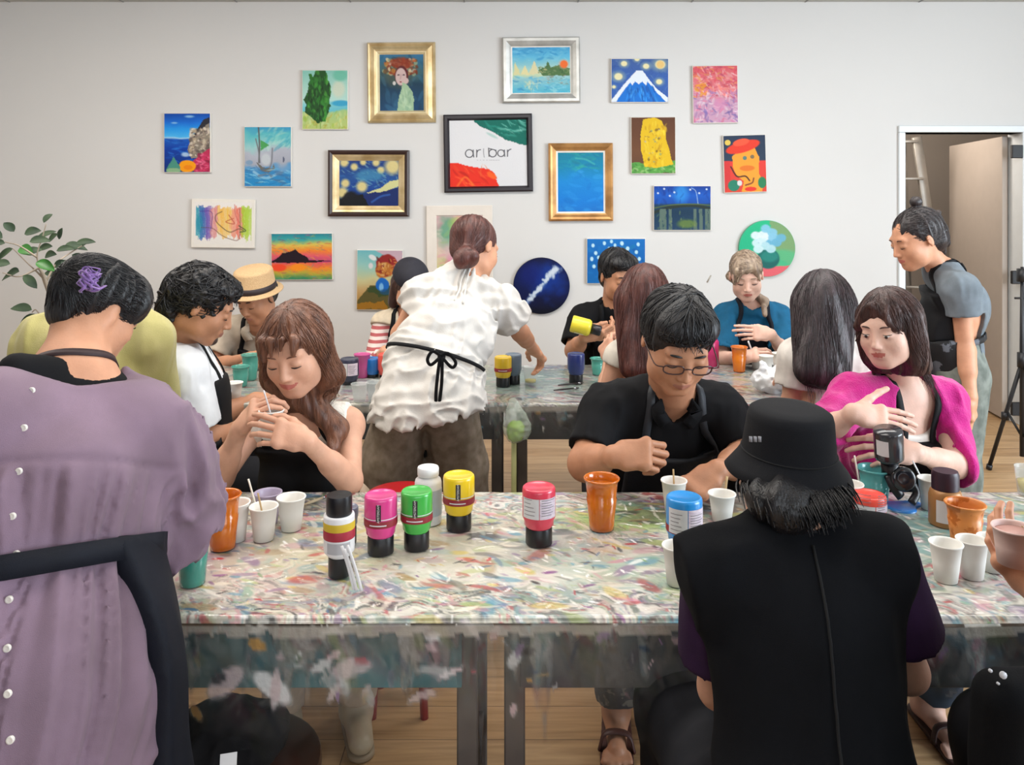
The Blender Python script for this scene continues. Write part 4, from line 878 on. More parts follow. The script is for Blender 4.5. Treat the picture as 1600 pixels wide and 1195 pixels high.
def d_bridge(s):
    s.grad([(0, '123c8c'), (.2, '1c5cb8'), (.38, '164ca0'), (.42, '1c3c58'), (.6, '14344c'), (1, '24405c')], .06, 4); s.ell(.48, .16, .12, .22, '3c9ce0', .7, .9); s.dabs(30, ['2c6cc8', '0c2c78', '3878c8'], (.04, .1), (0, 0, 1, .4), ang=1.5, a=.4)
    for u, v in ((.07, .16), (.18, .06), (.28, .22), (.64, .08), (.8, .16), (.93, .07), (.36, .14)): s.ell(u, v, .018, .022, 'd0dcf0', 1, .5)
    s.line([(.66, .04), (.74, .12), (.78, .42)], .008, 'c8d4e4', .8); s.line([(0, .60), (.3, .48), (.7, .44), (1, .52)], .035, '24302c'); s.line([(0, .50), (.3, .43), (.7, .41), (1, .44)], .012, '58683c')
    for u in (.10, .16, .26, .70, .80, .90, .96): s.poly([(u, .52), (u+.05, .52), (u+.06, 1), (u, 1)], '5c7068', wob=.02)
    s.ell(.58, .86, .16, .10, '6c8440', .8, .6); s.dabs(40, ['8c9c58', '20404c', '3c5c50'], (.03, .06), (0, .6, 1, 1), a=.5, ang=1.5)
def d_round_fl(s):
    s.grad([(0, '2cb484'), (1, '2ca884')], 0); s.poly([(.55, 0), (1, 0), (1, .85), (.6, .6)], '7ca070', wob=.03); s.ell(.75, .72, .4, .2, '58b484', .8, .3); s.poly([(0, .84), (1, .80), (1, 1), (0, 1)], 'd86870', wob=.03); s.ell(.52, .68, .20, .18, '18605c', 1, .1); s.ell(.54, .64, .16, .1, '2c8c80', .7, .4)
    for k in range(16):
        a = k*2.4; r = .05+.016*k; s.ell(.50+r*math.cos(a), .35+r*.72*math.sin(a), .085, .07, ['8cc4dc', 'b8dce4', 'e0ecf0', '70b0cc', 'd0e8ec'][k % 5], .95, .25, wob=.3)
    s.dabs(40, ['f4f8f8', 'a0d0e0', '60a0c0'], (.01, .03), (.3, .15, .8, .55), a=.8)
def d_galaxy(s):
    s.grad([(0, '0c1238'), (.4, '0a1848'), (.7, '0c1440'), (1, '080a1c')], .3, 3); s.ell(.62, .38, .26, .3, '183f98', .7, .9, wob=.9); s.ell(.3, .3, .2, .2, '10206c', .7, .9); s.dabs(40, ['1c3c9c', '0c1440', '2c5cc0'], (.05, .12), ang=1.5, a=.4)
    s.line([(.22, .82), (.36, .66), (.52, .5), (.6, .36), (.74, .22)], .05, '3c5c98', .6)
    s.line([(.22, .84), (.3, .72), (.46, .56), (.56, .44), (.66, .28), (.76, .2)], .02, 'a8bcd8', .8); rg = s.rg
    for k in range(46): t = rg.random(); a_, b_ = .22+.54*t+rg.normal()*.022, .84-.64*t**.9+rg.normal()*.022; r = rg.uniform(.010, .040)*(1+.8*(t > .85)); s.ell(a_, b_, r, r*rg.uniform(.5, 1.2), 'd4dfea', .85, .9, rot=rg.uniform(0, 3), wob=1.4, f=18)
    s.dabs(30, ['e4ecf4', '90a8d0'], (.004, .010), (.15, .15, .85, .9), asp=.8, a=.6, fn=lambda u, v: 0); s.ell(.5, .5, .51, .51, '101430', 0)
def d_flowblue(s):
    s.grad([(0, '1c70b8'), (.5, '1464ac'), (1, '1c68a8')], .2, 4); s.dabs(50, ['2c84c8', '105090', '1c7c9c'], (.06, .14), a=.4)
    for u, v in ((.1, .15), (.3, .1), (.38, .22), (.48, .14), (.6, .1), (.7, .22), (.15, .32), (.08, .45), (.2, .42), (.12, .62), (.22, .68), (.85, .3), (.9, .45), (.88, .12), (.5, .4), (.42, .06)): s.ell(u, v, .028, .045, 'c8e8f4', .95, .4, wob=.5)
def d_night(s):
    s.grad([(0, '243c78'), (.4, '28508c'), (.62, '20448c'), (.8, '142c50'), (1, '182820')], .12, 4); s.dabs(160, ['3c70a8', '1c3468', '6ca0b8', '90b8b8', '2c5498'], (.04, .10), (0, 0, 1, .65), asp=.22, ang=.2, spread=.5, a=.6)
    for u, v, r in ((.08, .06, .07), (.25, .15, .06), (.4, .05, .05), (.62, .06, .06), (.9, .14, .13), (.1, .5, .07), (.38, .57, .09), (.7, .22, .06), (.05, .7, .09)): s.ell(u, v, r, r*1.25, 'dccc90', .95, .7)
    s.ell(.5, .32, .22, .13, '5098b4', .6, .6, wob=.6); s.poly([(.45, .7), (.7, .60), (.85, .46), (1, .42), (1, .56), (.8, .66), (.55, .72)], 'cccc98', wob=.03); s.poly([(.3, .85), (.5, .70), (.75, .68), (1, .58), (1, 1), (.3, 1)], '1c2c60', wob=.04); s.poly([(0, .85), (.4, .72), (.5, 1), (0, 1)], '101418', wob=.05); s.ell(.20, .84, .16, .16, '15171c', .95, .3, wob=.5); s.line([(.55, .9), (.7, .78), (.85, .74)], .02, '3c68b0', .7)
def d_blue(s):
    s.grad([(0, '1c7c94'), (.25, '1c84ac'), (.45, '2088cc'), (.8, '1c7ccc'), (1, '2474c0')], .25, 3); s.dabs(40, ['3ca898', '2890a0', '1c6c90'], (.05, .14), (0, 0, 1, .3), asp=.2, ang=.2, spread=.4, a=.5); s.dabs(30, ['3c9ce0', '4ca4e0', '186cb8'], (.06, .14), (0, .3, 1, 1), a=.35); s.line([(.4, .1), (.6, .12), (.8, .2)], .015, '60c0b0', .5)
def d_water(s):
    s.grad([(0, 'f0ece8'), (1, 'efece6')], 0); st = [(.03, '3c98b0'), (.12, '3c60a8'), (.2, '7c64b0'), (.3, 'd89090'), (.42, 'ecb858'), (.55, 'ecc060'), (.66, 'e89880'), (.76, 'e07c6c'), (.84, 'a8c840'), (.93, 'b4d05c')]
    for k, (u, c) in enumerate(st):
        for q in range(4):
            uu = u+.03*q+s.rg.uniform(-.01, .01); s.poly([(uu-.028, .14+s.rg.uniform(-.06, .06)), (uu+.028, .12+s.rg.uniform(-.08, .06)), (uu+.02, .82+s.rg.uniform(-.1, .12)), (uu-.02, .80+s.rg.uniform(-.1, .12))], c, .62, wob=.06)
    for k in range(26): u = s.rg.uniform(.04, .96); c = st[min(9, int(u*10))][1]; v0 = s.rg.uniform(.04, .7); s.line([(u, v0), (u+.002, v0+s.rg.uniform(.1, .4))], .005, c, .8)
    s.poly([(0, 0), (.03, 0), (.03, 1), (0, 1)], 'f0ece8'); s.ell(.09, .5, .06, .2, '2c88a0', .6, .6); s.line([(.48, .22), (.38, .30), (.37, .42), (.45, .55), (.62, .70), (.78, .62), (.86, .66)], .009, '50443c', .8); s.line([(.12, .60), (.32, .62), (.46, .76), (.62, .86), (.78, .87), (.80, .5), (.79, .15)], .007, '685048', .8); s.line([(.78, .55), (.9, .66), (.8, .70)], .012, '3c4830', .8); s.line([(.6, .3), (.7, .5), (.55, .46), (.68, .38)], .008, 'a84038', .8); s.line([(.7, .05), (.72, .3), (.8, .5)], .007, 'c06060', .8); s.line([(.1, .22), (.3, .24), (.3, .6)], .007, '503c88', .8)
def d_sunset(s):
    s.grad([(0, '2c8090'), (.12, '44a0a0'), (.25, 'd8c060'), (.38, 'e8883c'), (.5, 'dc6470'), (.6, 'b04c7c'), (.62, 'd85c64'), (.75, 'e88c38'), (.86, 'b8a848'), (1, '3c8460')], .10, 4); s.dabs(240, ['f0c050', 'e86c48', 'd04c80', '44a0a0', '78b070', 'e89c40', '8c3c6c'], (.03, .08), ang=.15, spread=.4, asp=.2, a=.4)
    s.ell(.12, .74, .12, .08, 'e84c34', .9, .4); s.ell(.44, .74, .13, .08, 'f0942c', .9, .4); s.poly([(.0, .60), (.08, .54), (.18, .42), (.3, .40), (.4, .34), (.5, .46), (.60, .52), (.62, .58), (1, .60), (.62, .64), (0, .63)], '231620', wob=.03)
def d_fruit(s):
    s.grad([(0, '6cb0bc'), (.25, '98c4bc'), (.5, 'c8c498'), (.7, 'c0a070'), (1, '9c7434')], .15, 4); s.poly([(.4, 0), (1, 0), (1, .25)], 'd8a8b4', .8, wob=.05); s.poly([(0, .86), (.28, .60), (1, .58), (1, 1), (0, 1)], '5c5430', wob=.03); s.poly([(.2, .64), (.9, .58), (.95, .75), (.5, .78)], '2c4428', .7, wob=.1); s.poly([(0, .9), (.6, .86), (.7, 1), (0, 1)], 'a87428', .8, wob=.1)
    s.ell(.66, .24, .24, .18, '8c2c2c', 1, .12, wob=.4); s.ell(.60, .34, .2, .13, 'b07038', 1, .2, wob=.4); s.dabs(60, ['d8a058', '7c2424', 'a84838', 'e0b880', '5c1c1c'], (.02, .06), (.42, .14, .86, .44), a=.8, spread=1.5); s.ell(.34, .12, .09, .04, 'e8e4e4', .9, .3, rot=.5, wob=.4); s.ell(.3, .26, .05, .05, 'e0d8d8', .9, .4); s.ell(.57, .58, .15, .12, '2468b8', 1, .15, wob=.3); s.ell(.54, .62, .05, .07, '8cc0e8', .9, .4); s.ell(.64, .70, .14, .05, '24507c', .7, .4)
def d_pastel(s):
    s.grad([(0, 'd8b0b4'), (.5, 'dcc4bc'), (1, 'c8cc78')], .4, 3); s.ell(.25, .25, .24, .22, '5c9c7c', .8, .8, wob=.8); s.ell(.6, .15, .25, .14, 'c0cc60', .8, .8, wob=.8); s.ell(.3, .78, .1, .14, 'e06c94', .9, .8, wob=.6); s.ell(.35, .6, .25, .14, 'd8b8c0', .7, .8); s.dabs(40, ['e8d8cc', '9cb870', 'd888a0', '7cb0a0'], (.05, .12), a=.35)
def d_artbar(s):
    s.grad([(0, 'e4e4e6'), (1, 'e0e0e2')], 0); s.poly([(.31, -.02), (1, -.02), (1, .39), (.92, .38), (.72, .30), (.58, .20), (.40, .10), (.33, .03)], '12685c', wob=.01); s.dabs(26, ['2c9080', '0c4840', '58a898', '1c7c6c', '8cc8b8'], (.05, .13), (.5, .02, .96, .26), ang=.5, spread=.4, asp=.15, a=.7)
    s.poly([(.0, .64), (.1, .635), (.22, .68), (.4, .72), (.50, .73), (.58, .80), (.61, .89), (.59, .88), (.64, 1.01), (0, 1.01)], 'dc3828', wob=.01); s.dabs(26, ['e85030', 'b82820', 'f07840', 'd03428', 'e86038'], (.05, .13), (.04, .72, .52, .98), ang=.9, spread=.4, asp=.15, a=.7); s.line([(.1, .98), (.2, .85), (.3, .97)], .012, 'f0883c', .7); s.ell(.54, .83, .07, .04, 'ec6c30', .9, .3, rot=.6)
canvas(258, 177, 331, 270, d_sea, 'canvas of bright blue sea beside a rocky flowered cliff, highest at far left')
canvas(383, 198, 457, 292, d_boat, 'pale blue canvas of a ship with a small green sail')
canvas(473, 110, 545, 203, d_tree, 'canvas of a tall dark green tree above a pale field')
canvas(954, 92, 1044, 161, d_mount, 'canvas of a snow-capped blue mountain under glowing yellow stars')
canvas(1081, 103, 1152, 193, d_pink, 'abstract pink and lilac canvas at the upper right of the display', tilt=.8)
canvas(985, 183, 1055, 272, d_gold, 'canvas with a golden yellow shape on brown over green', tilt=.3)
canvas(1129, 211, 1196, 301, d_orange, 'canvas of an orange figure in a wide red hat', tilt=1.6)
canvas(1020, 290, 1110, 360, d_bridge, 'dark blue night canvas of a bridge on pale piers')
canvas(301, 311, 400, 387, d_water, 'white canvas with loose rainbow washes and dark scribbled lines', margin=4, tilt=-.8, dep=.026)
canvas(425, 364, 521, 437, d_sunset, 'sunset canvas with black island silhouette over orange water', tilt=.3)
canvas(558, 390, 630, 484, d_fruit, 'canvas of red and orange shapes over a blue form on brown', tilt=-.6)
canvas(916, 372, 1008, 443, d_flowblue, 'blue canvas scattered with white petals behind the man in black tee')
GOLD = mat('frame_gold', 'b39a6c', .35, metal=.55, col2='d8c49a', vs=8); LIN_ = mat('frame_liner_gold', 'd8c8a0', .4, metal=.35); BRZ = mat('frame_bronze', '9a6e40', .35, metal=.5, col2='c8965c', vs=8); SIL = mat('frame_silver', 'a8a8a4', .35, metal=.5, col2='c4c4c0', vs=9); DKF = mat('frame_dark_wood', '33221f', .4); BKF = mat('frame_black', '1a141c', .4); CRF = mat('frame_cream', 'd2cac0', .6, var=.03); WHF = mat('frame_white_liner', 'dedad2', .6)
framed(575, 67, 681, 192, (20, 18), d_lady, 'gold-framed portrait of a pale woman crowned with red flowers', [(0, 0), (0, .02), (2, .034), (4, .030), (5, .024), (11, .034), (14, .030)], GOLD, [(13, .030), (16, .026), (19, .013)], LIN_)
framed(785, 59, 906, 161, (16, 15), d_boats2, 'silver-framed painting of sailing boats under an orange sun', [(0, 0), (0, .026), (2, .036), (6, .036), (11, .026), (14, .018)], SIL, [(13, .020), (16, .013)], WHF)
framed(514, 235, 640, 338, (18, 16), d_night, 'dark wooden frame with gold liner around a swirling night landscape', [(0, 0), (0, .030), (3, .036), (7, .026)], DKF, [(7, .030), (10, .026), (13, .020), (17, .013)], GOLD, tilt=-.1)
framed(857, 224, 957, 345, (15, 15), d_blue, 'bronze-framed plain turquoise and blue painting', [(0, 0), (0, .028), (3, .036), (6, .032), (10, .022), (12, .020)], BRZ, [(11, .021), (15, .013)], WHF, tilt=.3)
framed(667, 321, 770, 450, (16, 16), d_pastel, 'cream-framed pastel abstract behind the head of the woman in white blouse', [(0, 0), (0, .020), (1, .022), (15, .020), (16, .013)], CRF)
sg = framed(694, 179, 832, 300, (9, 9), d_artbar, 'black-framed studio sign with green and red paint corners and lettering', [(0, 0), (0, .028), (2, .034), (6, .034), (9, .016)], BKF, tilt=.9, name='studio_sign')
# lettering of the sign, hand drawn strokes
def stroke(pts, w=1.4): return tube_vf([wpt(x, y, .0165) for x, y in pts], w*YW/FPX/2, 6, 5, flat=.3, up=(1, 0, 0))
def arc(cx, cy, rx, ry, a0, a1, n=9): return [(cx+rx*math.cos(math.radians(a)), cy-ry*math.sin(math.radians(a))) for a in np.linspace(a0, a1, n)]
q = MB(); q.add(*stroke(arc(733.5, 240, 6, 6, 30, 390, 14))); q.add(*stroke([(739.6, 234), (739.8, 240), (740.5, 246)])); q.add(*stroke([(745, 234), (745.2, 240), (745, 246)])); q.add(*stroke([(745, 239), (747.5, 235), (751.5, 234)]))
q.add(*stroke([(763.5, 231), (764, 239), (764.5, 245)])); q.add(*stroke(arc(770, 239.5, 5.8, 5.8, 180, 540, 14))); q.add(*stroke([(763, 232), (768, 233), (776, 235)], 1.1)); q.add(*stroke(arc(783, 239.5, 5.2, 5.2, 20, 380, 14))); q.add(*stroke([(788.2, 234), (788.4, 240), (789, 245)])); q.add(*stroke([(793, 234), (793.2, 240), (793, 245)])); q.add(*stroke([(793, 238), (795.5, 234.5), (799, 233)]))
q.obj('lettering', mat('ink_grey', '5c5c62', .6), sg)
q = MB(); q.add(*stroke([(756, 232), (756, 239), (757, 246)], 1.0)); q.add(*stroke([(752, 237), (760, 237)], 1.0)); q.obj('lettering', mat('ink_pale', '9c9ca2', .6), sg)
q = MB(); x = 745.
rg_ = random.Random(5)
while x < 781: wd = rg_.uniform(1.6, 3.2); q.add(*box_vf(wpt(x+wd/2, 250.3, .0155), (wd*YW/FPX/2*.8, .0004, .0022))); x += wd+rg_.choice([.4, .4, 2.2])
q.obj('small_print', mat('ink_faint', 'a8a8ac', .6), sg, False)
def round_canvas(cx, cy, r, draw, label, edge):
    c = wpt(cx, cy); R = r*YW/FPX; th = thing('painting', label, 'painting', tuple(c)); v, f = lathe_vf([(0, .0005), (R, .0005), (R, .02), (R-.003, .023), (0, .023)], (0, 0, 0), 64, (0, -1, 0)); mobj('canvas', v+c, f, edge, th, False)
    n = 72; cv = Cv(n, n, 1, 'ffffff', int(cx) % 31); cv.V, cv.U = cv.V, cv.U
    rr, aa = np.meshgrid(np.linspace(0, 1, 40), np.linspace(0, 2*math.pi, 97), indexing='ij'); cv = Cv(97, 40, 1, 'ffffff', int(cx) % 31); cv.U = .5+.5*rr*np.cos(aa); cv.V = .5-.5*rr*np.sin(aa); draw(cv)
    pos = np.stack([c[0]+rr*np.cos(aa)*(R-.002), np.full_like(rr, YW-.0238), c[2]+rr*np.sin(aa)*(R-.002)], -1); o = grid_obj('picture', pos, cv, PM, th); return th
round_canvas(846, 446, 44, d_galaxy, 'round canvas of a deep blue galaxy with a white streak', mat('canvas_edge_navy', '141830', .6))
round_canvas(1197, 388, 44, d_round_fl, 'round canvas of white blossoms in a teal bowl on green', mat('canvas_edge_green', '58a888', .6))
# ------------------------------------------------------------------ cups, bottles and tools
TS = TZ+.0055
def tb(px, py, z=None):
    z = TS if z is None else z; d = FPX*(CH-z)/(py-HOR); return A((px-800)/FPX*d, d, z)
PAPER = mat('paper_white', 'e6e4de', .7, var=.02); PAPIN = mat('paper_inner', 'd8d4cc', .8, var=.02); CLR = mat('plastic_clear', 'dfe6e4', .12, alpha=.30, var=.0); LAV = mat('plastic_lavender', 'c4b8d0', .2, alpha=.7)
ORG = mat('plastic_orange', 'd87818', .12, alpha=.88, col2='c86210', vs=20, coat=.6); ORL = mat('orange_liquid', 'c05c10', .2, col2='d07a28', vs=30); TEA = mat('plastic_teal', '4aa090', .12, alpha=.72, coat=.6); TEL = mat('water_teal', '3c8c80', .1, alpha=.6)
TE2 = mat('plastic_teal_blue', '5cb4b4', .12, alpha=.75, coat=.6); MGC = mat('plastic_magenta', 'd860a0', .15, alpha=.75); STK = mat('stir_stick', 'e4ddd0', .6); WPL = mat('plastic_white', 'e6e6e8', .3, var=.01); BKC = mat('cap_black', '15151a', .35); WOODST = mat('wood_stick', 'b89c70', .7)
def lean(v, ax, R=None, c=None): return v
def cup(label, c, rt, rb, h, m, inner=None, liquid=None, lip=True, grp=None, cat='cup', name='paper_cup', rot=None, ribs=0, fill=.7, seg=36):
    th = thing(name, label, cat, tuple(c), group=grp); lp = .0022
    pr = [(0, .004), (rb-.003, .004), (rb-.003, 0), (rb, 0), (rb+(rt-rb)*.5, h*.5), (rt, h-.004)]+([(rt+lp, h-.003), (rt+lp*1.2, h-.001), (rt+lp, h+.0005), (rt, h)] if lip else [(rt, h)])+[(rt-.002, h-.003), (rb-.001, .007), (0, .0065)]
    if ribs: pr = [(0, .004), (rb-.003, .003), (rb-.002, 0), (rb, .001), (rb+.001, h*.1), (rb+(rt-rb)*.25, h*.28), (rb+(rt-rb)*.62, h*.60), (rb+(rt-rb)*.60-.0015, h*.615), (rt-.003, h*.84), (rt-.001, h-.006), (rt+.002, h-.005), (rt+.003, h-.002), (rt+.001, h), (rt-.002, h-.003), (rt-.0045, h*.84), (rb-.001, h*.08), (0, .007)]
    v, f = lathe_vf(pr, (0, 0, 0), seg); R = np.eye(3) if rot is None else rot; mobj('cup_wall', v @ R.T+c, f, m, th)
    if liquid is not None:
        k = fill; r1 = rb+(rt-rb)*k-.0035; v, f = lathe_vf([(0, .008), (rb-.0035, .008), (r1, h*k), (0, h*k)], (0, 0, 0), seg); mobj('paint', v @ R.T+c, f, liquid, th)
    return th
def stick(label, a, b, m=None, r=.0022, name='stir_stick', grp='stir sticks'):
    m = m or STK; c = (np.asarray(a)+b)/2; o = MB().add(*tube_vf([a, lerp(a, b, .5)+A(.001, 0, .001), b], r, 8, 4, flat=.6)).obj(name, m); return tag(o, label, 'stir stick', grp)
def curve_text(txt, r, c, th0, z0, size, m, parent, vertical=True, name='lettering', flip=1):
    """text wrapped on a vertical cylinder, reading upward"""
    cu = bpy.data.curves.new('lettering', 'FONT'); cu.body = txt; cu.size = size; cu.align_x = 'CENTER'; cu.align_y = 'CENTER'; cu.resolution_u = 2; ob = bpy.data.objects.new('lettering', cu); COL.objects.link(ob)
    me = bpy.data.meshes.new_from_object(ob.evaluated_get(bpy.context.evaluated_depsgraph_get())); bpy.data.objects.remove(ob)
    V = np.empty(len(me.vertices)*3); me.vertices.foreach_get('co', V); V = V.reshape(-1, 3); F = [list(p.vertices) for p in me.polygons]
    if vertical: u, w = -V[:, 1], V[:, 0]
    else: u, w = V[:, 0], V[:, 1]
    a = th0+u/r; P_ = np.stack([c[0]+r*np.cos(a), c[1]+r*np.sin(a), c[2]+z0+w], 1); return mobj(name, P_, F, m, parent, False)
RED = mat('label_red', '8e2430', .45); LWH = mat('label_white', 'd4d4d6', .5, var=.03); LPK = mat('label_print', 'c8b8c8', .5, col2='e0d4dc', vs=90, stretch=(1, 1, 3)); LBK = mat('label_black', '1e1a20', .4); LTX = mat('label_text', 'e8e4e0', .5)
def paint_bottle(label, c, col, w=.070, h=.125, face='brand', band=True, cap=.038, coln=None, dark=None, inv=True, rz=0, grp='squeeze bottles of paint', barcode=False):
    m = mat('bottle_'+col, col, .28, coat=.4, var=.03); th = thing('paint_bottle', label, 'paint bottle', tuple(c), group=grp); R = w/2; cr = R*.80
    MB().add(*lathe_vf([(0, 0), (cr*.96, 0), (cr, .002), (cr, cap-.003), (cr*.97, cap), (0, cap)], c, 40)).obj('cap', BKC, th, auto=40)
    for k in range(0): pass
    MB().add(*lathe_vf([(0, cap-.002), (cr*.9, cap-.002), (cr*.96, cap+.001), (R*.88, cap+.006), (R*.90, cap+.016), (R, cap+.024), (R, h-.008), (R*.97, h-.003), (R*.90, h-.0005), (R*.84, h-.002), (0, h-.003)], c, 48)).obj('body', m, th)
    a0 = -math.pi/2
    if band:
        MB().add(*lathe_vf([(R+.0006, cap+.026), (R+.0008, cap+.027), (R+.0008, cap+.040), (R+.0006, cap+.041)], c, 40)).obj('label_band', RED, th)
        MB().add(*lathe_vf([(R+.0010, cap+.031), (R+.0010, cap+.0335)], c, 12, a0=a0-.55, a1=a0+.5)).obj('band_text', LWH, th)
    if face == 'brand':
        MB().add(*lathe_vf([(R+.0009, cap+.042), (R+.0010, cap+.043), (R+.0010, h-.014), (R+.0009, h-.013)], c, 8, a0=a0-.13, a1=a0+.17)).obj('label_strip', LBK, th)
        curve_text('AMSTERDAM', R+.0018, c, a0+.02, (cap+.042+h-.014)/2, .0068*(h-cap-.056)/.034, LTX, th)
        MB().add(*lathe_vf([(R+.0009, cap+.0435), (R+.0009, cap+.0455)], c, 40)).obj('label_line', LWH, th)
    if barcode:
        MB().add(*lathe_vf([(R+.0009, cap+.018+.010), (R+.0009, h-.018)], c, 10, a0=a0-1.15, a1=a0-.02)).obj('label_panel', LWH, th)
        MB().add(*lathe_vf([(R+.0009, cap+.018+.010), (R+.0009, h-.018)], c, 10, a0=a0+.02, a1=a0+1.2)).obj('label_panel', LPK, th)
        rg = random.Random(int(abs(c[0])*1000)); q = MB()
        for k in range(7): zz = cap+.036+k*.0055; q.add(*lathe_vf([(R+.0014, zz), (R+.0014, zz+.0016)], c, 8, a0=a0+.12, a1=a0+.12+rg.uniform(.5, .95)))
        for k in range(5): zz = cap+.036+k*.0085; q.add(*lathe_vf([(R+.0014, zz), (R+.0014, zz+.0014)], c, 8, a0=a0-1.0, a1=a0-1.0+rg.uniform(.4, .8)))
        q.obj('small_print', mat('print_grey', '8a8288', .5), th)
    return th
G1 = 'paper cups on the near table'; W = lambda px, t, b, py: (b-t)*(CH-TS)/(b-HOR)
def pc(label, px, top, base, w, m=PAPER, grp=G1, name='paper_cup', liquid=None, **k):
    c = tb(px, base-3); s = c[1]/FPX; dz = CH-TS; h = (base-top)*s*.93; return cup(label, c, w*s/2, w*s/2*.72, h, m, grp=grp, name=name, liquid=liquid, **k)
PK_ = mat('paint_pale_pink', 'c89a90', .4); PW = mat('paint_white', 'e4e2de', .35); PB = mat('paint_blue', '2470b8', .3)
pc('white paper cup with two sticks, front one of the left trio', 412, 789, 845, 42)
pc('lavender translucent cup behind the white cup holding sticks', 419, 768, 820, 40, LAV, name='plastic_cup', grp=None)
pc('white paper cup standing right of the lavender cup', 455, 775, 829, 42)
pc('white paper cup mostly hidden behind the tall orange cup', 368, 783, 846, 42)
stick('pale stir stick standing in the white cup of the left trio', tb(409, 838)+A(0, .0, .012), P(388, 748, 1.86)); stick('grey stir stick poking up from the white cup beside the lavender cup', tb(414, 838)+A(0, .0, .012), P(403, 770, 1.84), WOODST)
pc('orange plastic cup of orange liquid beside the mauve sleeve', 348, 768, 858, 53, ORG, grp='orange plastic cups', name='plastic_cup', liquid=ORL, ribs=1, fill=.8)
stick('white straw leaning out of the leftmost orange cup', tb(345, 850)+A(0, 0, .03), P(322, 752, 1.79), WPL, .003, 'straw', None)
pc('green-teal plastic cup nearest to the woman in mauve', 301, 822, 914, 52, TEA, grp='teal plastic cups', name='plastic_cup', liquid=TEL, ribs=1)
pc('orange plastic cup standing alone before the man in black polo', 940, 742, 828, 53, ORG, grp='orange plastic cups', name='plastic_cup', liquid=ORL, ribs=1, fill=.85)
pc('white paper cup with a stick under the polo man\'s fingers', 1053, 749, 803, 38, liquid=PK_); stick('thin wooden stick in the cup under the polo man\'s fingers', tb(1053, 797)+A(0, 0, .012), P(1052, 733, 2.0), WOODST)
pc('white paper cup with sticks just left of the black hair under the bucket hat', 1128, 770, 816, 40); stick('wooden stick in the cup beside the bucket hat wearer\'s hair', tb(1128, 810)+A(0, 0, .012), P(1136, 744, 1.98), WOODST, .003)
pc('white paper cup partly hidden by the black vest at its left shoulder', 1058, 850, 914, 44)
pc('left one of two white paper cups near the right edge', 1478, 846, 909, 46); pc('right one of two white paper cups near the right edge', 1519, 841, 904, 44)
pc('white paper cup just behind the pair, beside the pink cup', 1550, 838, 893, 40)
pc('orange cup with dried drips, behind the two white cups at right', 1508, 783, 850, 56, mat('plastic_orange_pale', 'dc8c48', .3, alpha=.92, col2='b8641c', vs=45, lo=.5, hi=.56), grp='orange plastic cups', name='plastic_cup', liquid=ORL, ribs=1, fill=.6)
pc('teal tumbler with a stick between hat and black jar', 1367, 729, 788, 50, TE2, grp='teal plastic cups', name='plastic_cup', ribs=1); stick('pale stick leaning beside the teal tumbler at right', tb(1345, 786)+A(0, 0, .01), P(1335, 712, 1.99))
pc('white paper cup behind the bucket hat wearer\'s right shoulder', 1326, 754, 806, 42); pc('white paper cup left of the gold bottle', 1453, 746, 797, 34); stick('white stick leaning from the black jar towards the cup by the gold bottle', tb(1453, 790)+A(0, 0, .02), P(1426, 720, 2.05), WPL)
pc('clear glass of yellow paint at the right edge of the near table', 1604, 728, 775, 34, CLR, grp=None, name='glass', liquid=mat('paint_yellow', 'e0c830', .3), lip=False, fill=.5)
def pb(label, px, top, base, w, col, **k):
    c = tb(px, base-3); s = c[1]/FPX; return paint_bottle(label, c, col, w*s, (base-top)*s*.95, **k)
pb('pink paint bottle standing on its black cap', 595, 769, 865, 51, 'd43a86'); pb('green paint bottle standing on its black cap', 651, 763, 858, 49, '3cae44'); pb('yellow paint bottle standing on its black cap on the near table', 717, 739, 828, 49, 'ecc81c')
pb('coral red paint bottle with small printed labels, alone at table centre', 842, 757, 851, 52, 'd83c54', face='none', band=False, barcode=True)
pb('bright blue paint bottle in front of the polo man\'s paper cup', 1069, 773, 862, 56, '2090dc', face='none', band=True, barcode=True, cap=.020)
pb('vermilion paint jar beside the bucket hat wearer\'s shoulder', 1356, 771, 822, 54, 'ec4c3c', face='none', band=False, barcode=True, cap=.012)
# tall white squeeze bottle, black caps at both ends
c = tb(530, 898); s = c[1]/FPX; th = thing('squeeze_bottle', 'tall white squeeze bottle with black caps at both ends and a yellow and red label', 'bottle', tuple(c)); R = 24*s; q = lambda t: (900-t)*s*.93
MB().add(*lathe_vf([(0, 0), (R*.66, 0), (R*.70, .002), (R*.70, q(868)), (0, q(868))], c, 36)).obj('cap', BKC, th, auto=40); MB().add(*lathe_vf([(0, q(868)-.001), (R*.6, q(868)), (R*.72, q(866)), (R*.98, q(858)), (R, q(850)), (R, q(800)), (R*.97, q(797)), (0, q(797))], c, 40)).obj('body', WPL, th)
MB().add(*lathe_vf([(R*1.01, q(820)), (R*1.02, q(819)), (R*1.02, q(808)), (R*1.01, q(807))], c, 36)).obj('label_yellow', mat('label_yellow', 'd8b830', .5), th); MB().add(*lathe_vf([(R*1.01, q(835)), (R*1.02, q(834)), (R*1.02, q(821)), (R*1.01, q(820))], c, 36)).obj('label_red', mat('label_red_bright', 'a8283c', .5), th); MB().add(*lathe_vf([(R*1.01, q(856)), (R*1.01, q(838))], c, 20, a0=-2.2, a1=-.6)).obj('label_panel', mat('label_grey', 'b8b8bc', .5), th)
MB().add(*lathe_vf([(0, q(797)), (R*.80, q(797)), (R*.84, q(795)), (R*.84, q(770)), (R*.80, q(765)), (0, q(764))], c, 36)).obj('dispenser_cap', BKC, th, auto=40)
# silver blue bottle peeping out behind it
pb('slate paint bottle half hidden behind the tall white squeeze bottle', 545, 790, 850, 30, '6c7488', face='none', band=False)
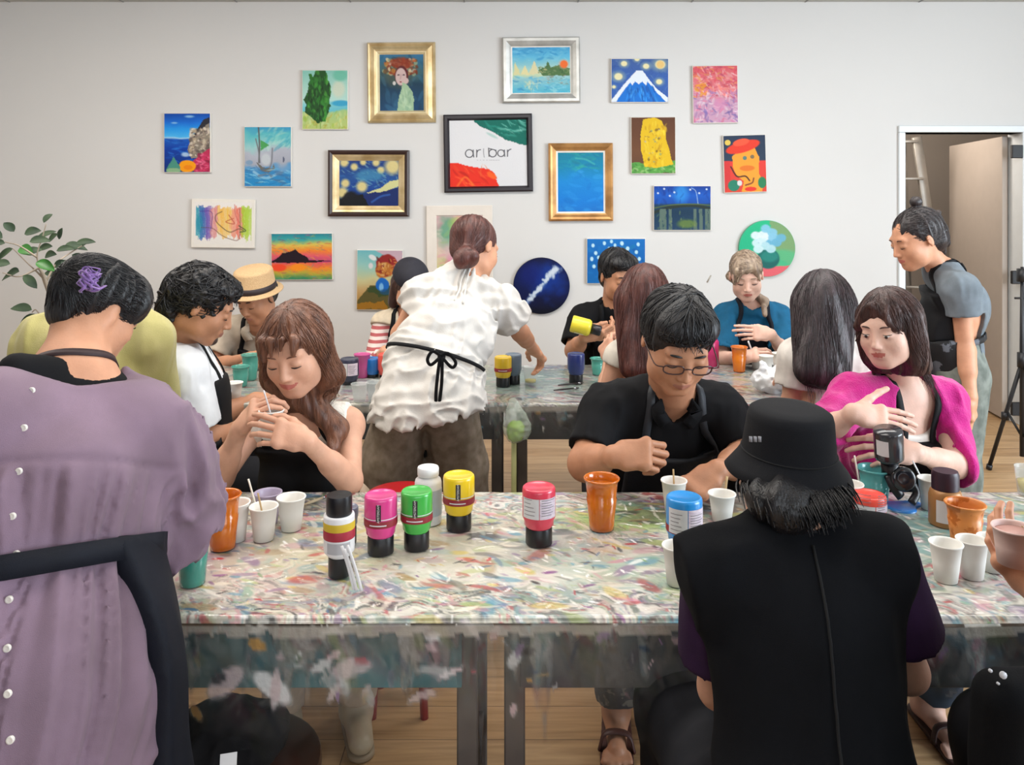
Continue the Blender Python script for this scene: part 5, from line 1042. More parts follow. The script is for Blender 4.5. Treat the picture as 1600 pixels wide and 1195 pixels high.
# white plastic jar
c = tb(669, 815); s = c[1]/FPX; th = thing('gesso_jar', 'white wide-mouth plastic jar behind the pink and green bottles', 'jar', tuple(c)); R = 21*s
MB().add(*lathe_vf([(0, 0), (R*.96, 0), (R, .003), (R, 62*s), (R*.94, 67*s), (R*.74, 71*s), (R*.72, 74*s), (0, 74*s)], c, 40)).obj('body', WPL, th); MB().add(*lathe_vf([(R*.76, 73*s), (R*.80, 74*s), (R*.80, 84*s), (R*.76, 86*s), (0, 86*s)], c, 40)).obj('lid', WPL, th, auto=40); MB().add(*lathe_vf([(R+.0008, 14*s), (R+.0008, 54*s)], c, 20, a0=-1.5, a1=.2)).obj('label_panel', mat('label_pale_blue', 'b8c4cc', .5), th)
# gold paint bottle with purple black lid
c = tb(1477, 818); s = c[1]/FPX; th = thing('paint_bottle', 'tan gold paint bottle with dark plum lid and red label', 'paint bottle', tuple(c)); R = 24*s
MB().add(*lathe_vf([(0, 0), (R*.96, 0), (R, .003), (R, 45*s), (R*.92, 52*s), (R*.74, 56*s), (0, 56*s)], c, 40)).obj('body', mat('bottle_gold', 'a87848', .35, metal=.2), th); MB().add(*lathe_vf([(0, 55*s), (R*.82, 55*s), (R*.82, 78*s), (R*.74, 83*s), (0, 83*s)], c, 40)).obj('lid', mat('lid_plum', '2c1424', .4), th, auto=40); MB().add(*lathe_vf([(R+.0008, 20*s), (R+.0008, 38*s)], c, 20, a0=-1.5, a1=.0)).obj('label_red', RED, th); MB().add(*lathe_vf([(R+.0008, 8*s), (R+.0008, 42*s)], c, 20, a0=-2.6, a1=-1.75)).obj('label_panel', LWH, th)
# white plastic sticks propped on the squeeze bottle
for k, (a, b) in enumerate((((534, 853), (553, 924)), ((543, 852), (565, 926)), ((538, 858), (557, 925)))):
    p1 = tb(b[0], b[1])+A(0, 0, .004); p0 = P(a[0], a[1], 1.575); stick(['white plastic stick propped on the squeeze bottle, left one of three', 'white plastic stick propped on the squeeze bottle, right one of three', 'white plastic stick propped on the squeeze bottle, middle one of three'][k], p0, p1, WPL, .0032, 'plastic_stick', 'plastic sticks')
# blue paint puddle and red paint tray
c = tb(1405, 790); v, f = lathe_vf([(0, .004), (.045, .003), (.055, .001), (.056, -.002)], (0, 0, 0), 40); v[:, :2] *= (1+.25*np.sin(3*np.arctan2(v[:, 1], v[:, 0])))[:, None]; v[:, 1] *= .7; tag(mobj('paint_puddle', v+c, f, PB), 'bright blue paint puddle on the film under the black jar', 'paint')
def brush(label, a, b, hm, bm, grp='paint brushes'):
    a = np.asarray(a); b = np.asarray(b); th = thing('paint_brush', label, 'paint brush', tuple(a), group=grp); MB().add(*tube_vf([a, lerp(a, b, .35), lerp(a, b, .78)], [.0022, .0042, .0030], 8)).obj('handle', hm, th); MB().add(*tube_vf([lerp(a, b, .78), lerp(a, b, .88)], .0040, 8)).obj('ferrule', mat('ferrule', 'b0b0b4', .3, metal=.9), th); MB().add(*tube_vf([lerp(a, b, .88), b], [.0042, .005, .001], 8)).obj('bristles', bm, th)
BRS = mat('bristle_dark', '2a2220', .8)
for (lb, a, b) in (('dark paint brush lying at the near edge of the far table', (865, 612), (905, 608)), ('dark paint brush lying behind the first one on the far table', (872, 604), (912, 600))): brush(lb, tb(*a)+A(0, 0, .006), tb(*b)+A(0, 0, .006), mat('brush_handle', '241c1e', .4), BRS)
brush('red-tipped brush on the film behind the left cups', tb(475, 792)+A(0, 0, .006), tb(512, 778)+A(0, 0, .006), mat('brush_handle_pale', 'c8b898', .5), mat('bristle_red', 'b02830', .6))
# ---- far table
G2 = 'cups on the far table'
for lb, px, t_, b_, w, m in (('white paper cup on the far table, front one beside the white-shirted man', 343, 597, 633, 27, PAPER), ('white paper cup right of the front one near the white-shirted man', 366, 598, 629, 25, PAPER), ('white paper cup at the back left beside the white-shirted man', 330, 594, 622, 24, PAPER),
    ('clear cup left of the white woman on the far table', 562, 600, 630, 26, CLR), ('clear cup in the middle below the blue jar', 586, 597, 630, 28, CLR), ('clear cup rightmost below the orange jar', 608, 597, 626, 24, CLR),
    ('white paper cup in front of the blonde woman, nearest the orange cup', 1183, 549, 578, 20, PAPER), ('white paper cup between two others before the blonde woman', 1197, 556, 588, 21, PAPER), ('white paper cup rightmost before the blonde woman', 1217, 552, 582, 20, PAPER)):
    pc(lb, px, t_, b_, w, m, grp=G2, name='paper_cup' if m is PAPER else 'plastic_cup')
pc('teal cup, shorter one by the straw hat man', 376, 572, 606, 27, TEA, grp='teal plastic cups', name='plastic_cup', ribs=1); pc('teal cup, taller one by the straw hat man', 391, 553, 596, 27, TEA, grp='teal plastic cups', name='plastic_cup', ribs=1)
pc('magenta translucent cup by the striped sleeve', 566, 553, 592, 25, MGC, grp=None, name='plastic_cup'); pc('teal cup behind the auburn-haired woman', 934, 560, 588, 23, TEA, grp='teal plastic cups', name='plastic_cup', ribs=1); pc('orange cup in front of the blonde woman', 1155, 541, 583, 25, ORG, grp='orange plastic cups', name='plastic_cup', liquid=ORL, ribs=1, fill=.8)
stick('white stick standing in the paper cup before the blonde woman', tb(1183, 574)+A(0, 0, .01), P(1169, 533, 3.72), WPL, .004)
pb('navy paint jar with white label at the left of the far table', 546, 560, 602, 29, '2a2c44', face='none', band=False, barcode=True, cap=.012, grp=None); pb('small blue jar between the magenta cup and orange jar', 582, 560, 591, 25, '1c6cb8', face='none', band=False, cap=.012, grp=None); pb('orange-red jar right of the small blue jar', 604, 553, 592, 27, 'e0584c', face='none', band=False, cap=.012, grp=None)
pb('yellow paint bottle with red band on the far table', 786, 557, 606, 27, 'd8b428', face='none'); pb('slate-blue paint bottle behind the far yellow one', 802, 553, 602, 26, '5c6c7c', face='none', band=False); pb('navy blue paint bottle on the far table behind the polo man', 900, 552, 601, 27, '20306c', face='none', band=False)
c = tb(1110, 573); s = c[1]/FPX; th = thing('paint_bottle', 'magenta bottle with black lid between the polo man and the blonde woman', 'paint bottle', tuple(c), group='squeeze bottles of paint'); MB().add(*lathe_vf([(0, 0), (13*s, 0), (13*s, 40*s), (10*s, 44*s), (0, 44*s)], c, 32)).obj('body', mat('bottle_magenta', 'c02c68', .3), th); MB().add(*lathe_vf([(0, 44*s), (10.5*s, 44*s), (10.5*s, 60*s), (9*s, 64*s), (0, 64*s)], c, 32)).obj('lid', BKC, th, auto=40)
# crumpled white plastic bag
B = Blob(.02); c = tb(1207, 612); B.u(ell(c+A(0, 0, .045), (.085, .06, .048)), ell(c+A(.04, .02, .06), (.04, .04, .045)), rc(c+A(-.03, 0, .07), c+A(-.035, .0, .115), .02, .012)); B.disp = lambda p: .016*(np.abs(2*noise3(p*40)-1)-.4)+.01*(noise3(p*80)-.5); v, f = B.mesh(.005); tag(mobj('plastic_bag', v, f, mat('bag_white', 'dcdee0', .3, alpha=.85, var=.02)), 'crumpled white plastic bag on the far table beside the dark-haired woman', 'bag')
# plastic bag of lime green stuff hanging at the gap of the far tables
B = Blob(.02); c = P(808, 668, 3.03); B.u(ell(c, (.052, .030, .060)), rc(c+A(-.01, 0, .05), c+A(-.015, .03, .085), .035, .02)); B.disp = lambda p: .010*(np.abs(2*noise3(p*45)-1)-.4)
th = thing('hanging_bag', 'clear plastic bag with lime green contents hanging at the far table gap', 'bag', tuple(c)); v, f = B.mesh(.005); mobj('film', v, f, mat('bag_clear', 'd8e4d8', .15, alpha=.35), th)
B = Blob(.01); B.u(ell(c-A(.008, 0, .012), (.036, .020, .042))); B.disp = lambda p: .012*(noise3(p*60)-.5); v, f = B.mesh(.004); mobj('contents', v, f, mat('lime_green', '9cc83c', .5, col2='b4dc50'), th)
o = MB().add(*tube_vf([P(803, 690, 3.06), A(P(803, 690, 3.06)[0], 3.06, .0)], .010, 8)).obj('broom_handle', mat('handle_lime', 'b4b478', .5)); tag(o, 'pale green broom handle standing under the hanging lime bag', 'broom handle')
# ---- things in people's hands
def oriented(prof, c, ax, seg=32): v, f = lathe_vf(prof, (0, 0, 0), seg); R = basis(ax); return v @ R.T+c, f
c = P(424, 684, 2.065); cup('white paper cup held by the smiling chestnut-haired woman', c, .030, .023, .072, PAPER, grp=None, liquid=PW)
stick('thin stirring stick pinched over the held paper cup', P(428, 668, 2.065), P(412, 610, 2.03), WPL, .0022)
th = thing('paint_jar', 'black paint jar with white label tilted in the pink cardigan woman\'s hands', 'paint jar', tuple(P(1388, 690, 2.02))); ax = nrm(A(-.12, -.15, 1)); c = P(1390, 722, 2.02)
v, f = oriented([(0, 0), (.020, 0), (.024, .004), (.034, .012), (.035, .018), (.035, .082), (.033, .088), (0, .088)], c, ax); mobj('body', v, f, mat('jar_smoke', '2a2a30', .2, coat=.5), th)
v, f = lathe_vf([(.0356, .030), (.0356, .070)], (0, 0, 0), 12, a0=-2.9, a1=-2.0); mobj('label_panel', v @ basis(ax).T+c, f, LWH, th)
v, f = oriented([(0, -.04), (.020, -.04), (.021, -.002), (0, 0)], c, ax); mobj('neck', v, f, BKC, th)
th = thing('bottle_lid', 'round black flip lid hanging below the tilted black jar', 'lid', tuple(P(1410, 748, 2.0))); v, f = oriented([(0, -.008), (.027, -.008), (.030, -.004), (.030, .004), (.026, .008), (.012, .006), (0, .006)], P(1411, 748, 2.0), (-.1, -1, .2)); mobj('disc', v, f, mat('lid_glossy_black', '1a1c22', .15, coat=.6), th); MB().add(*tube_vf([P(1388, 742, 2.01), P(1396, 760, 2.0), P(1408, 776, 2.0)], .012, 8, 4, flat=.5)).obj('hinge_strap', BKC, th); MB().add(*tube_vf([P(1425, 755, 2.0), P(1432, 770, 2.0), P(1424, 786, 1.99)], .010, 8, 4, flat=.6)).obj('spout', BKC, th)
c = P(893, 505, 3.68); ax = nrm(P(945, 519, 3.66)-c); th = thing('paint_bottle', 'yellow paint bottle with black cap held sideways by the man in black tee', 'paint bottle', tuple(c))
v, f = oriented([(0, 0), (.036, 0), (.039, .004), (.039, .078), (.034, .088), (.025, .092), (0, .092)], c, ax); mobj('body', v, f, mat('bottle_yellow_pale', 'd8c838', .3), th); v, f = oriented([(0, .092), (.024, .092), (.024, .135), (.020, .14), (0, .14)], c, ax); mobj('cap', v, f, BKC, th); v, f = lathe_vf([(.0395, .022), (.0395, .065)], (0, 0, 0), 10, a0=-2.2, a1=-.9); mobj('label_panel', v @ basis(ax).T+c, f, mat('label_cream', 'e0dcb8', .5), th)
c = P(1586, 880, 1.37); cup('pale pink cup of pink paint held by a hand at the right edge', c, .034, .027, .062, mat('cup_pink', 'e6c8c0', .5), grp=None, liquid=PK_, fill=.88, name='plastic_cup'); stick('wooden stick in the pink cup at the right edge', P(1588, 872, 1.37), P(1598, 822, 1.39), WOODST)
c = P(829, 562, 3.42); cup('clear cup with a little yellow paint under the leaning woman\'s fingers', A(c[0], c[1], TS), .032, .025, .075, CLR, grp=None, liquid=mat('paint_yellow', 'e0c830', .3), fill=.25, name='plastic_cup')
# ---- plant at the left
STM = mat('plant_stem', '8c8070', .7, col2='a09484'); LFM = mat('leaf_dark_green', '26362a', .6, col2='3c4e36', vs=18, spec=.25); LF2 = mat('leaf_bright_green', '2c6a24', .4)
pr = P(60, 300, 3.3); th = thing('potted_plant', 'tall leafy green plant rising behind the woman in mauve', 'plant', (P(80, 500, 3.3)[0], 3.3, 0)); px_ = P(80, 500, 3.3)[0]
MB().add(*lathe_vf([(0, 0), (.12, 0), (.13, .01), (.16, .26), (.165, .28), (.155, .28), (.15, .25), (0, .24)], (px_, 3.3, 0), 40)).obj('pot', mat('pot_grey', '8a8884', .7), th); MB().add(*lathe_vf([(0, .245), (.148, .242)], (px_, 3.3, 0), 24)).obj('soil', mat('soil', '3a2c22', .95), th)
Q = lambda x, y, d=3.3: P(x, y, d)
br_ = [[A(px_, 3.3, .24), Q(84, 620), Q(80, 540), Q(78, 470), Q(70, 435), Q(62, 420)], [Q(70, 437), Q(58, 425), Q(40, 408, 3.25), Q(20, 388, 3.2)], [Q(76, 460), Q(66, 432), Q(58, 400), Q(66, 372), Q(72, 350)], [Q(72, 440), Q(88, 412, 3.35), Q(110, 395, 3.4), Q(132, 382, 3.4)], [Q(62, 418), Q(30, 432, 3.25), Q(4, 426, 3.2)], [Q(58, 402), Q(30, 384), Q(8, 378, 3.25)], [Q(78, 500), Q(66, 496), Q(56, 484), Q(50, 488)], [Q(80, 530), Q(76, 500), Q(70, 492)]]
mb = MB()
for k, b_ in enumerate(br_): mb.add(*tube_vf(b_, [.012, .010, .008, .006] if k == 0 else [.005, .003, .002], 8, 6))
mb.obj('stem', STM, th)
def leaf_vf(base, dirv, L, Wd, droop=.2, up=(0, -.4, 1)):
    d = nrm(dirv); U = nrm(np.asarray(up, float)-d*np.dot(up, d)); S_ = np.cross(d, U); V = []; F = []; n = 9
    for i in range(n):
        t = i/(n-1); w = Wd*math.sin(math.pi*min(1, t*1.02+.0))**.65*(1-.25*t); c_ = base+d*L*t-A(0, 0, 1)*droop*L*t*t
        for j, q_ in enumerate((-1, -.5, 0, .5, 1)): V.append(c_+S_*w*q_+U*(w*.30*q_*q_))
    for i in range(n-1):
        for j in range(4): F.append([i*5+j, i*5+j+1, i*5+6+j, i*5+5+j])
    V = np.array(V); n0 = len(V); V = np.concatenate([V, V-U*.0012]); F = F+[[q_+n0 for q_ in f][::-1] for f in F]; return V, F
lv = [(8, 380, -1, .1, 1), (4, 372, -.6, .5, 1), (22, 362, -.4, .6, .8), (38, 366, .8, .4, .9), (30, 388, .9, .0, 1.1), (46, 378, .9, .35, 1.0), (68, 348, .3, .7, .8), (58, 372, .9, .5, 1), (60, 390, .7, .3, .9), (56, 410, 1, -.1, 1.1), (42, 398, .5, .5, .9), (30, 424, -.9, -.1, 1), (16, 412, -1, .15, .9), (36, 430, .5, -.5, .8), (70, 402, .8, .5, 1), (88, 392, .7, .3, 1), (100, 385, .9, .2, 1.1), (118, 380, .9, .2, 1.0), (96, 408, .9, -.3, 1.1), (112, 398, .9, -.3, 1), (84, 418, .8, .6, .9), (128, 384, .6, .5, .7), (92, 374, .2, .6, .7), (50, 484, -.6, .35, 1.0), (54, 490, -.5, -.6, 1.1), (70, 426, 1, .1, 1), (20, 388, -.8, -.5, .9), (76, 378, .6, .6, .8)]
rg = random.Random(3)
for k, (x, y, dx_, dz_, s_) in enumerate(lv):
    d = 3.3+rg.uniform(-.1, .12); v, f = leaf_vf(P(x, y, d), (dx_, rg.uniform(-.5, .3), dz_), .085*s_, .026*s_*rg.uniform(.7, 1.1), rg.uniform(.1, .4), (rg.uniform(-.3, .3), -.8, .7)); mobj('leaf', v, f, LF2 if k in (4, 9) else LFM, th)
# ---- stool with black bag, red stool, covered chair
# ------------------------------------------------------------------ the people
LIP = mat('lip_rose', 'b3665c', .45, bump=.0); LIPM = mat('lip_brown', 'a06a5a', .5)
SK1 = (skin_mat('skin_fair', 'd09f85'), LIP); SK2 = (skin_mat('skin_tan', 'b58264'), LIPM); SK3 = (skin_mat('skin_pale', 'dcb4a2'), LIP); SK4 = (skin_mat('skin_warm', 'c99374'), LIP)
HB = hair_mat('hair_black', '08080b', '1a191d'); HBB = hair_mat('hair_soft_black', '1a1517', '3a3030'); HBR = hair_mat('hair_chestnut', '4a2c20', '8a5c44'); HDB = hair_mat('hair_dark_brown', '2c1a18', '54352e'); HRB = hair_mat('hair_red_brown', '3a1a16', '6a3a30'); HBL = hair_mat('hair_ash_blonde', '6e5c50', 'b8a48c')
BLK = fabric('black_cloth', '090a0e', var=.15); APR = fabric('apron_black', '08090d', .7, bump=.2); NAVY = fabric('apron_navy', '10141f', .7, bump=.2)
WOOD = mat('stool_wood', 'a8794e', .5, col2='c39a6c', vs=6, stretch=(8, 8, .6)); DKWOOD = mat('stool_dark', '3a211a', .4, col2='4c2e22', vs=6)
BTN = mat('button_pearl', 'e9e4dc', .3)
def stool(label, x, y, h=.45, r=.165, m=None, seatm=None, legs_=4, group='studio stools'):
    t = thing('stool', label, 'stool', (x, y, 0), group=group); m = m or WOOD
    MB().add(*lathe_vf([(0, h), (r-.012, h), (r-.003, h-.004), (r, h-.012), (r, h-.024), (r-.006, h-.032), (0, h-.032)], (x, y, 0), 40)).obj('seat', seatm or m, t, auto=40)
    q = []
    for k in range(legs_):
        a = math.pi/4+k*2*math.pi/legs_; p0 = A(x+math.cos(a)*r*.62, y+math.sin(a)*r*.62, h-.034); p1 = A(x+math.cos(a)*r*.98, y+math.sin(a)*r*.98, 0)
        MB().add(*tube_vf([p0, p1], [.015, .012], 10)).obj('leg', m, t); q.append(lerp(p0, p1, .62))
    for k in range(legs_): MB().add(*tube_vf([q[k], q[(k+1) % legs_]], .007, 8)).obj('stretcher', m, t)
    return t
RS = mat('seat_red', 'a8141c', .35)
stool('red round stool behind the near table, its seat just showing', P(628, 760, 2.42)[0], 2.42, .635, .11, m=mat('stool_red', '8e1418', .4), seatm=RS, group=None)
stool('dark brown stool in the foreground with a black bag on it', P(368, 1170, 1.52)[0], 1.50, .46, .165, m=DKWOOD, group=None)
Bg = Blob(.03); gx = P(335, 1150, 1.5)[0]; Bg.u(ell((gx-.01, 1.50, .485), (.125, .09, .030)), ell((gx-.08, 1.45, .478), (.09, .06, .022)), ell((gx+.05, 1.56, .495), (.07, .06, .034)), ell((gx-.0, 1.53, .51), (.06, .05, .035)), k=.04)
Bg.i(half((0, 0, .462), (0, 0, -1)), k=.004); Bg.disp = lambda p: .020*(np.abs(2*noise3(p*18)-1)-.4)+.006*(noise3(p*60)-.5); v, f = Bg.mesh(.005); bgo = thing('folded_bag', 'crumpled black cloth bag lying on the dark stool', 'bag', (gx, 1.5, .46)); mobj('cloth', v, f, fabric('bag_black', '0e0e12', .8, bump=.4), bgo)
MB().add(*box_vf(P(357, 1187, 1.395), (.014, .0015, .010), rotz(14) @ rotx(-35))).obj('tag', LWH, bgo, False)
for (nm, sx_, sy_) in (('the bucket hat wearer', .44, 1.10), ('the man in the black polo shirt', .44, 2.52), ('the smiling chestnut-haired woman', -.60, 2.52), ('the woman in the magenta cardigan', 1.13, 2.54), ('the white-shirted man in profile', -1.12, 2.86), ('the auburn-haired woman', .46, 2.82), ('the woman with long dark hair', 1.09, 2.72)):
    stool('wooden stool under '+nm, sx_, sy_, .45, .15)
def sit(b, fwd, **k): return seated_legs(b, .45, fwd, **k)
def Z(v, z): v = np.asarray(v, float).copy(); v[2] = z; return v
def XY(px, d, y, z): return A((px-800)/FPX*d, y, z)

def folding_chair():
    x0, x1, y = .545, 1.02, .93; t = thing('chair', 'chair at the lower right corner with a black padded back', 'chair', ((x0+x1)/2, y+.2, 0)); B = Blob(.01); zt = .955
    B.u(rbox(((x0+x1)/2, y, .68), A((x1-x0)/2-.03, .006, .245), .030)); B.disp = lambda p: .006*(noise3(p*14)-.5)*2; v, f = B.mesh(.006); v[:, 1] += (zt-v[:, 2])*.10
    mobj('backrest', v, f, mat('chair_cover_black', '06070a', .9, var=.1, vs=20, bump=.2, bs=700, spec=.15), t); rg = random.Random(2); q = MB()
    B = Blob(.01); B.u(rbox(((x0+x1)/2, y+.27, .44), A((x1-x0)/2-.03, .19, .004), .022)); v, f = B.mesh(.008); mobj('seat', v, f, BLK, t)
    for xx in (x0+.03, x1-.03):
        MB().add(*tube_vf([A(xx, y+.055, .5), A(xx, y+.02, 0)], .012, 8)).obj('leg', mat('chair_leg', '2a2a2c', .4), t); MB().add(*tube_vf([A(xx, y+.42, .44), A(xx, y+.44, 0)], .012, 8)).obj('leg', mat('chair_leg', '2a2a2c', .4), t)
    for (px, py, r) in ((1568, 1055, .004), (1548, 1048, .002), (1594, 1105, .003), (1560, 1068, .0015)): q.add(*lathe_vf([(0, .001), (r, .0006), (r, -.002)], P(px, py, y-.033+(.03 if py < 1050 else .02)), 10, (0, -1, .2)))
    q.obj('paint_speck', mat('speck', 'b8b8bc', .5), t)
folding_chair()
# --- man in the black polo shirt, far side of the near table
def black_polo_man():
    hd = (P(1058, 532, 2.14), 4, 30, -3, 1.10); nk = P(1050, 612, 2.31); sL, sR = P(1130, 640, 2.33), P(946, 636, 2.33)
    eL, wL, eR, wR = P(1166, 716, 2.22), P(1120, 736, 2.06), P(914, 724, 2.20), P(960, 713, 2.05)
    root, b, H = person('man in black polo shirt and glasses bending over a paper cup at the near table', hd, nk, sL, sR, eL, wL, eR, wR, A(.44, 2.50, .55), SK2,
        hL=((-.80, -.30, -.42), (-.25, -.55, .8), dict(curls=[.45, .35, .35, .4], thumb=.6, spread=.25)), hR=((.80, -.15, .12), (-.1, -.75, .6), dict(curl=.82, thumb=1.0)),
        male=True, darkb=HB, brow=1.2, m=1.12, legs_=None, hs=1.05, nr=.056, depth=.72)
    lg = sit(b, (-.05, -1), spread=.13, reach=.38, tuck=.17); LB = Blob(.03)
    sB, _ = shirt(root, b, BLK, [(sL, eL, wL, .78, .066, .062), (sR, eR, wR, .78, .066, .062)], e=.02, vneck=.07, neckhole=.056, fold=folds(.010, 18, 6, 1, big=.01), name='polo_shirt')
    # collar leaves
    for sx in (1, -1):
        pts = [nk-b.F*.062+b.U*.012+b.L*sx*.01, nk+b.L*sx*.062+b.U*.012-b.F*.01, nk+b.L*sx*.060+b.F*.055-b.U*.008, nk+b.L*sx*.030+b.F*.085-b.U*.045]
        MB().add(*strap_vf(sB, pts, .036, .005, .006, 6)).obj('collar', BLK, root)
    apron(root, b, mat('apron_slate', '232a33', .6, bump=.2, bs=200, vs=6, col2='15181e'), e=.034, w=.125, top=.70, low=-.1, sB=sB, fold=folds(.006, 14, 5, 2))
    trousers(root, b, fabric('trousers_spattered', '3b3a3e', vs=40, col2='6b675f', lo=.55, hi=.6), lg, fold=folds(.008, 16, 9, 3))
    LB2 = Blob(.03)
    for hip, kn, an in lg: LB2.u(rc(b.at(0, 0, .3), hip, .06, .06), rc(hip, kn, .06, .045), rc(kn, an, .045, .034)); foot_prims(LB2, an, (-.12, -1), 1.1)
    sandals(root, lg, (-.12, -1)); fv, ff = LB2.mesh(.006); bo = [c for c in root.children if c.name.startswith('body')][0]; addmesh(bo, fv, ff, root)
    S = H; HBk = Blob(.016)
    HBk.u(S.ell((0, -.020, .036), (.087, .104, .094)), S.ell((0, .040, .082), (.074, .062, .042), rotx(-14)), S.ell((0, -.06, -.03), (.070, .055, .065)))
    HBk.s(S.ell((0, .115, -.030), (.066, .070, .088)), k=.012); HBk.s(S.ell((.098, .012, -.045), (.035, .04, .045)), S.ell((-.098, .012, -.045), (.035, .04, .045)), k=.01)
    st = strands(HBk, H, 620, 3, lambda d: d[2] > .05 and (d[1] < .75), down_flow((-.015, -.03), .0, 1.0, .9), .12, r=.0022, lift=.004, jit=.28, droop=.85)
    hairobj(HBk, H, root, HB, st, disp=hair_groove(H, .005, 60), name='hair')
    GL = mat('glasses_brown', '3a1f1c', .3); LN = mat('lens_glass', 'e8eef0', .05, alpha=.12)
    g = MB()
    for sx in (1, -1):
        pts = [S.w(sx*.034+.0235*np.sign(math.cos(a))*abs(math.cos(a))**.6, .108-.006*abs(math.cos(a))*(1 if sx*math.cos(a) > 0 else 0), .0+.0125*np.sign(math.sin(a))*abs(math.sin(a))**.7) for a in np.linspace(0, 2*math.pi, 28, endpoint=False)]
        g.add(*tube_vf(pts, .0018*S.s, 6, closed=True))
        g.add(*tube_vf([S.w(sx*.058, .102, .004), S.w(sx*.077, .085, .002), S.w(sx*.083, .0, .004), S.w(sx*.080, -.02, -.008)], .0016*S.s, 6, 5))
    g.add(*tube_vf([S.w(-.012, .108, .002), S.w(0, .110, .005), S.w(.012, .108, .002)], .0016*S.s, 6, 4)); g.obj('glasses', GL, root)
    return root, b, H
def sandals(root, lg, fd, m=None):
    m = m or mat('sandal_brown', '4a2620', .5); d = nrm(A(fd[0], fd[1], 0)); s = np.cross(A(0, 0, 1), d)
    for hip, kn, an in lg:
        g = A(an[0], an[1], 0); B = Blob(.01); B.u(rc(g-d*.04+A(0, 0, .008), g+d*.17+A(0, 0, .008), .042, .046)); B.i(half((0, 0, .013), (0, 0, 1)), k=.002); B.i(half((0, 0, .001), (0, 0, -1)), k=.001)
        o = put('sandal', B.mesh(.005), m, root)
        MB().add(*tube_vf([g+d*.11+s*.048+A(0, 0, .01), g+d*.10+s*.03+A(0, 0, .052), g+d*.10-s*.03+A(0, 0, .052), g+d*.11-s*.048+A(0, 0, .01)], .013, 8, 5, flat=.35, up=d)).obj('strap', m, o)
def addmesh(o, v, f, root):
    """merge a further piece of skin into the body mesh"""
    me = o.data; n = len(me.vertices); co = np.empty(n*3); me.vertices.foreach_get('co', co); V0 = co.reshape(-1, 3)
    nf = len(me.polygons); li = np.empty(nf*4, np.int32); me.loops.foreach_get('vertex_index', li); mi = np.empty(nf, np.int32); me.polygons.foreach_get('material_index', mi)
    V = np.concatenate([V0, inv_local(v, root)]); Fa = np.concatenate([li.reshape(-1, 4), np.asarray(f)+n]); ms = list(me.materials)
    nm = o.name; o.name = 'old'; o2 = mobj(nm.split('.')[0], V, Fa, ms, root, True, np.concatenate([mi, np.zeros(len(f), np.int32)]), world=False); bpy.data.objects.remove(o); return o2

def brown_hair_woman():
    hd = (P(463, 546, 2.17), -8, 20, 5, .97); nk = P(472, 650, 2.29); sL, sR = P(545, 662, 2.30), P(398, 664, 2.30)
    eL, wL, eR, wR = P(547, 752, 2.15), P(478, 688, 2.00), P(342, 750, 2.17), P(376, 668, 2.10)
    def bare(B, b, H): B.u(b.torso(-.002)[3], k=.03)
    root, b, H = person('smiling woman with long chestnut hair stirring paint in a held paper cup', hd, nk, sL, sR, eL, wL, eR, wR, A(-.60, 2.50, .55), SK1,
        hL=((-.92, -.12, .30), (.15, -.85, .5), dict(curls=[.28, .34, .38, .42], thumb=.35, spread=.35)), hR=((.52, -.30, .62), (-.55, -.55, .60), dict(curls=[.75, .62, .55, .5], thumb=.95)),
        smile=1.0, darkb=HBR, brow=.8, lash=1.3, bust=.6, bare=bare, hs=.98)
    lg = sit(b, (.25, -1), spread=.10, reach=.38, tuck=.15)
    WK = fabric('white_knit', 'e4ded4', .9, bump=.6, bs=160)
    sB, _ = shirt(root, b, WK, [], cuts=lambda B: B.i(rbox(b.at(0, 0, .3), A(b.hw*.90, .3, b.H), .012, b.M), k=.008), e=.008, neckhole=.060, drop=.02, fold=folds(.004, 30, 4, 4), name='sleeveless_top')
    apron(root, b, APR, e=.026, w=.13, top=.88, low=-.1, sB=sB, fold=folds(.004, 12, 5, 5))
    trousers(root, b, fabric('skirt_pale', 'b7a48f'), lg, r=(.10, .075, .055), fold=folds(.006, 16, 9, 3))
    BT = mat('boot_beige', 'a8987f', .5, bump=.2, bs=90); SO = mat('boot_sole', '8c7a62', .6)
    for hip, kn, an in lg: shoe(root, an, (.3, -1), BT, SO, 'boot', high=.09)
    S = H; B = Blob(.02)
    B.u(S.ell((0, -.020, .038), (.087, .104, .096))); B.s(S.ell((-.004, .120, -.044), (.058, .072, .086)), k=.012)
    L = lambda *a: S.w(*a)
    c0 = L(.076, .010, .0); B.u(rc(L(.074, .0, .03), L(.086, -.005, -.09), .034, .034), k=.03); B.u(rc(L(.086, -.005, -.09), P(528, 668, 2.22), .034, .030), k=.03); B.u(rc(P(528, 668, 2.22), P(520, 700, 2.17), .028, .016), k=.02)
    B.u(rc(L(-.074, .0, .03), L(-.084, -.01, -.09), .028, .028), k=.03); B.u(rc(L(-.084, -.01, -.09), P(398, 672, 2.28), .026, .020), k=.03)
    B.u(rc(L(0, -.07, 0), L(0, -.08, -.16), .07, .06), k=.04)
    B.u(rc(L(-.046, .078, .070), L(-.030, .101, .032), .014, .006), rc(L(-.014, .085, .078), L(-.006, .108, .038), .014, .005), rc(L(.02, .085, .076), L(.020, .106, .034), .014, .006), rc(L(.048, .07, .066), L(.052, .088, .02), .016, .007), k=.012)
    st = strands(B, H, 520, 5, lambda d: d[2] > -.1, down_flow((.004, .02), 0, 1.3, .5), .42, r=.0017, lift=.003, jit=.10, droop=.9)
    hairobj(B, H, root, HBR, st, disp=hair_groove(H, .005, 80))
    return root, b, H

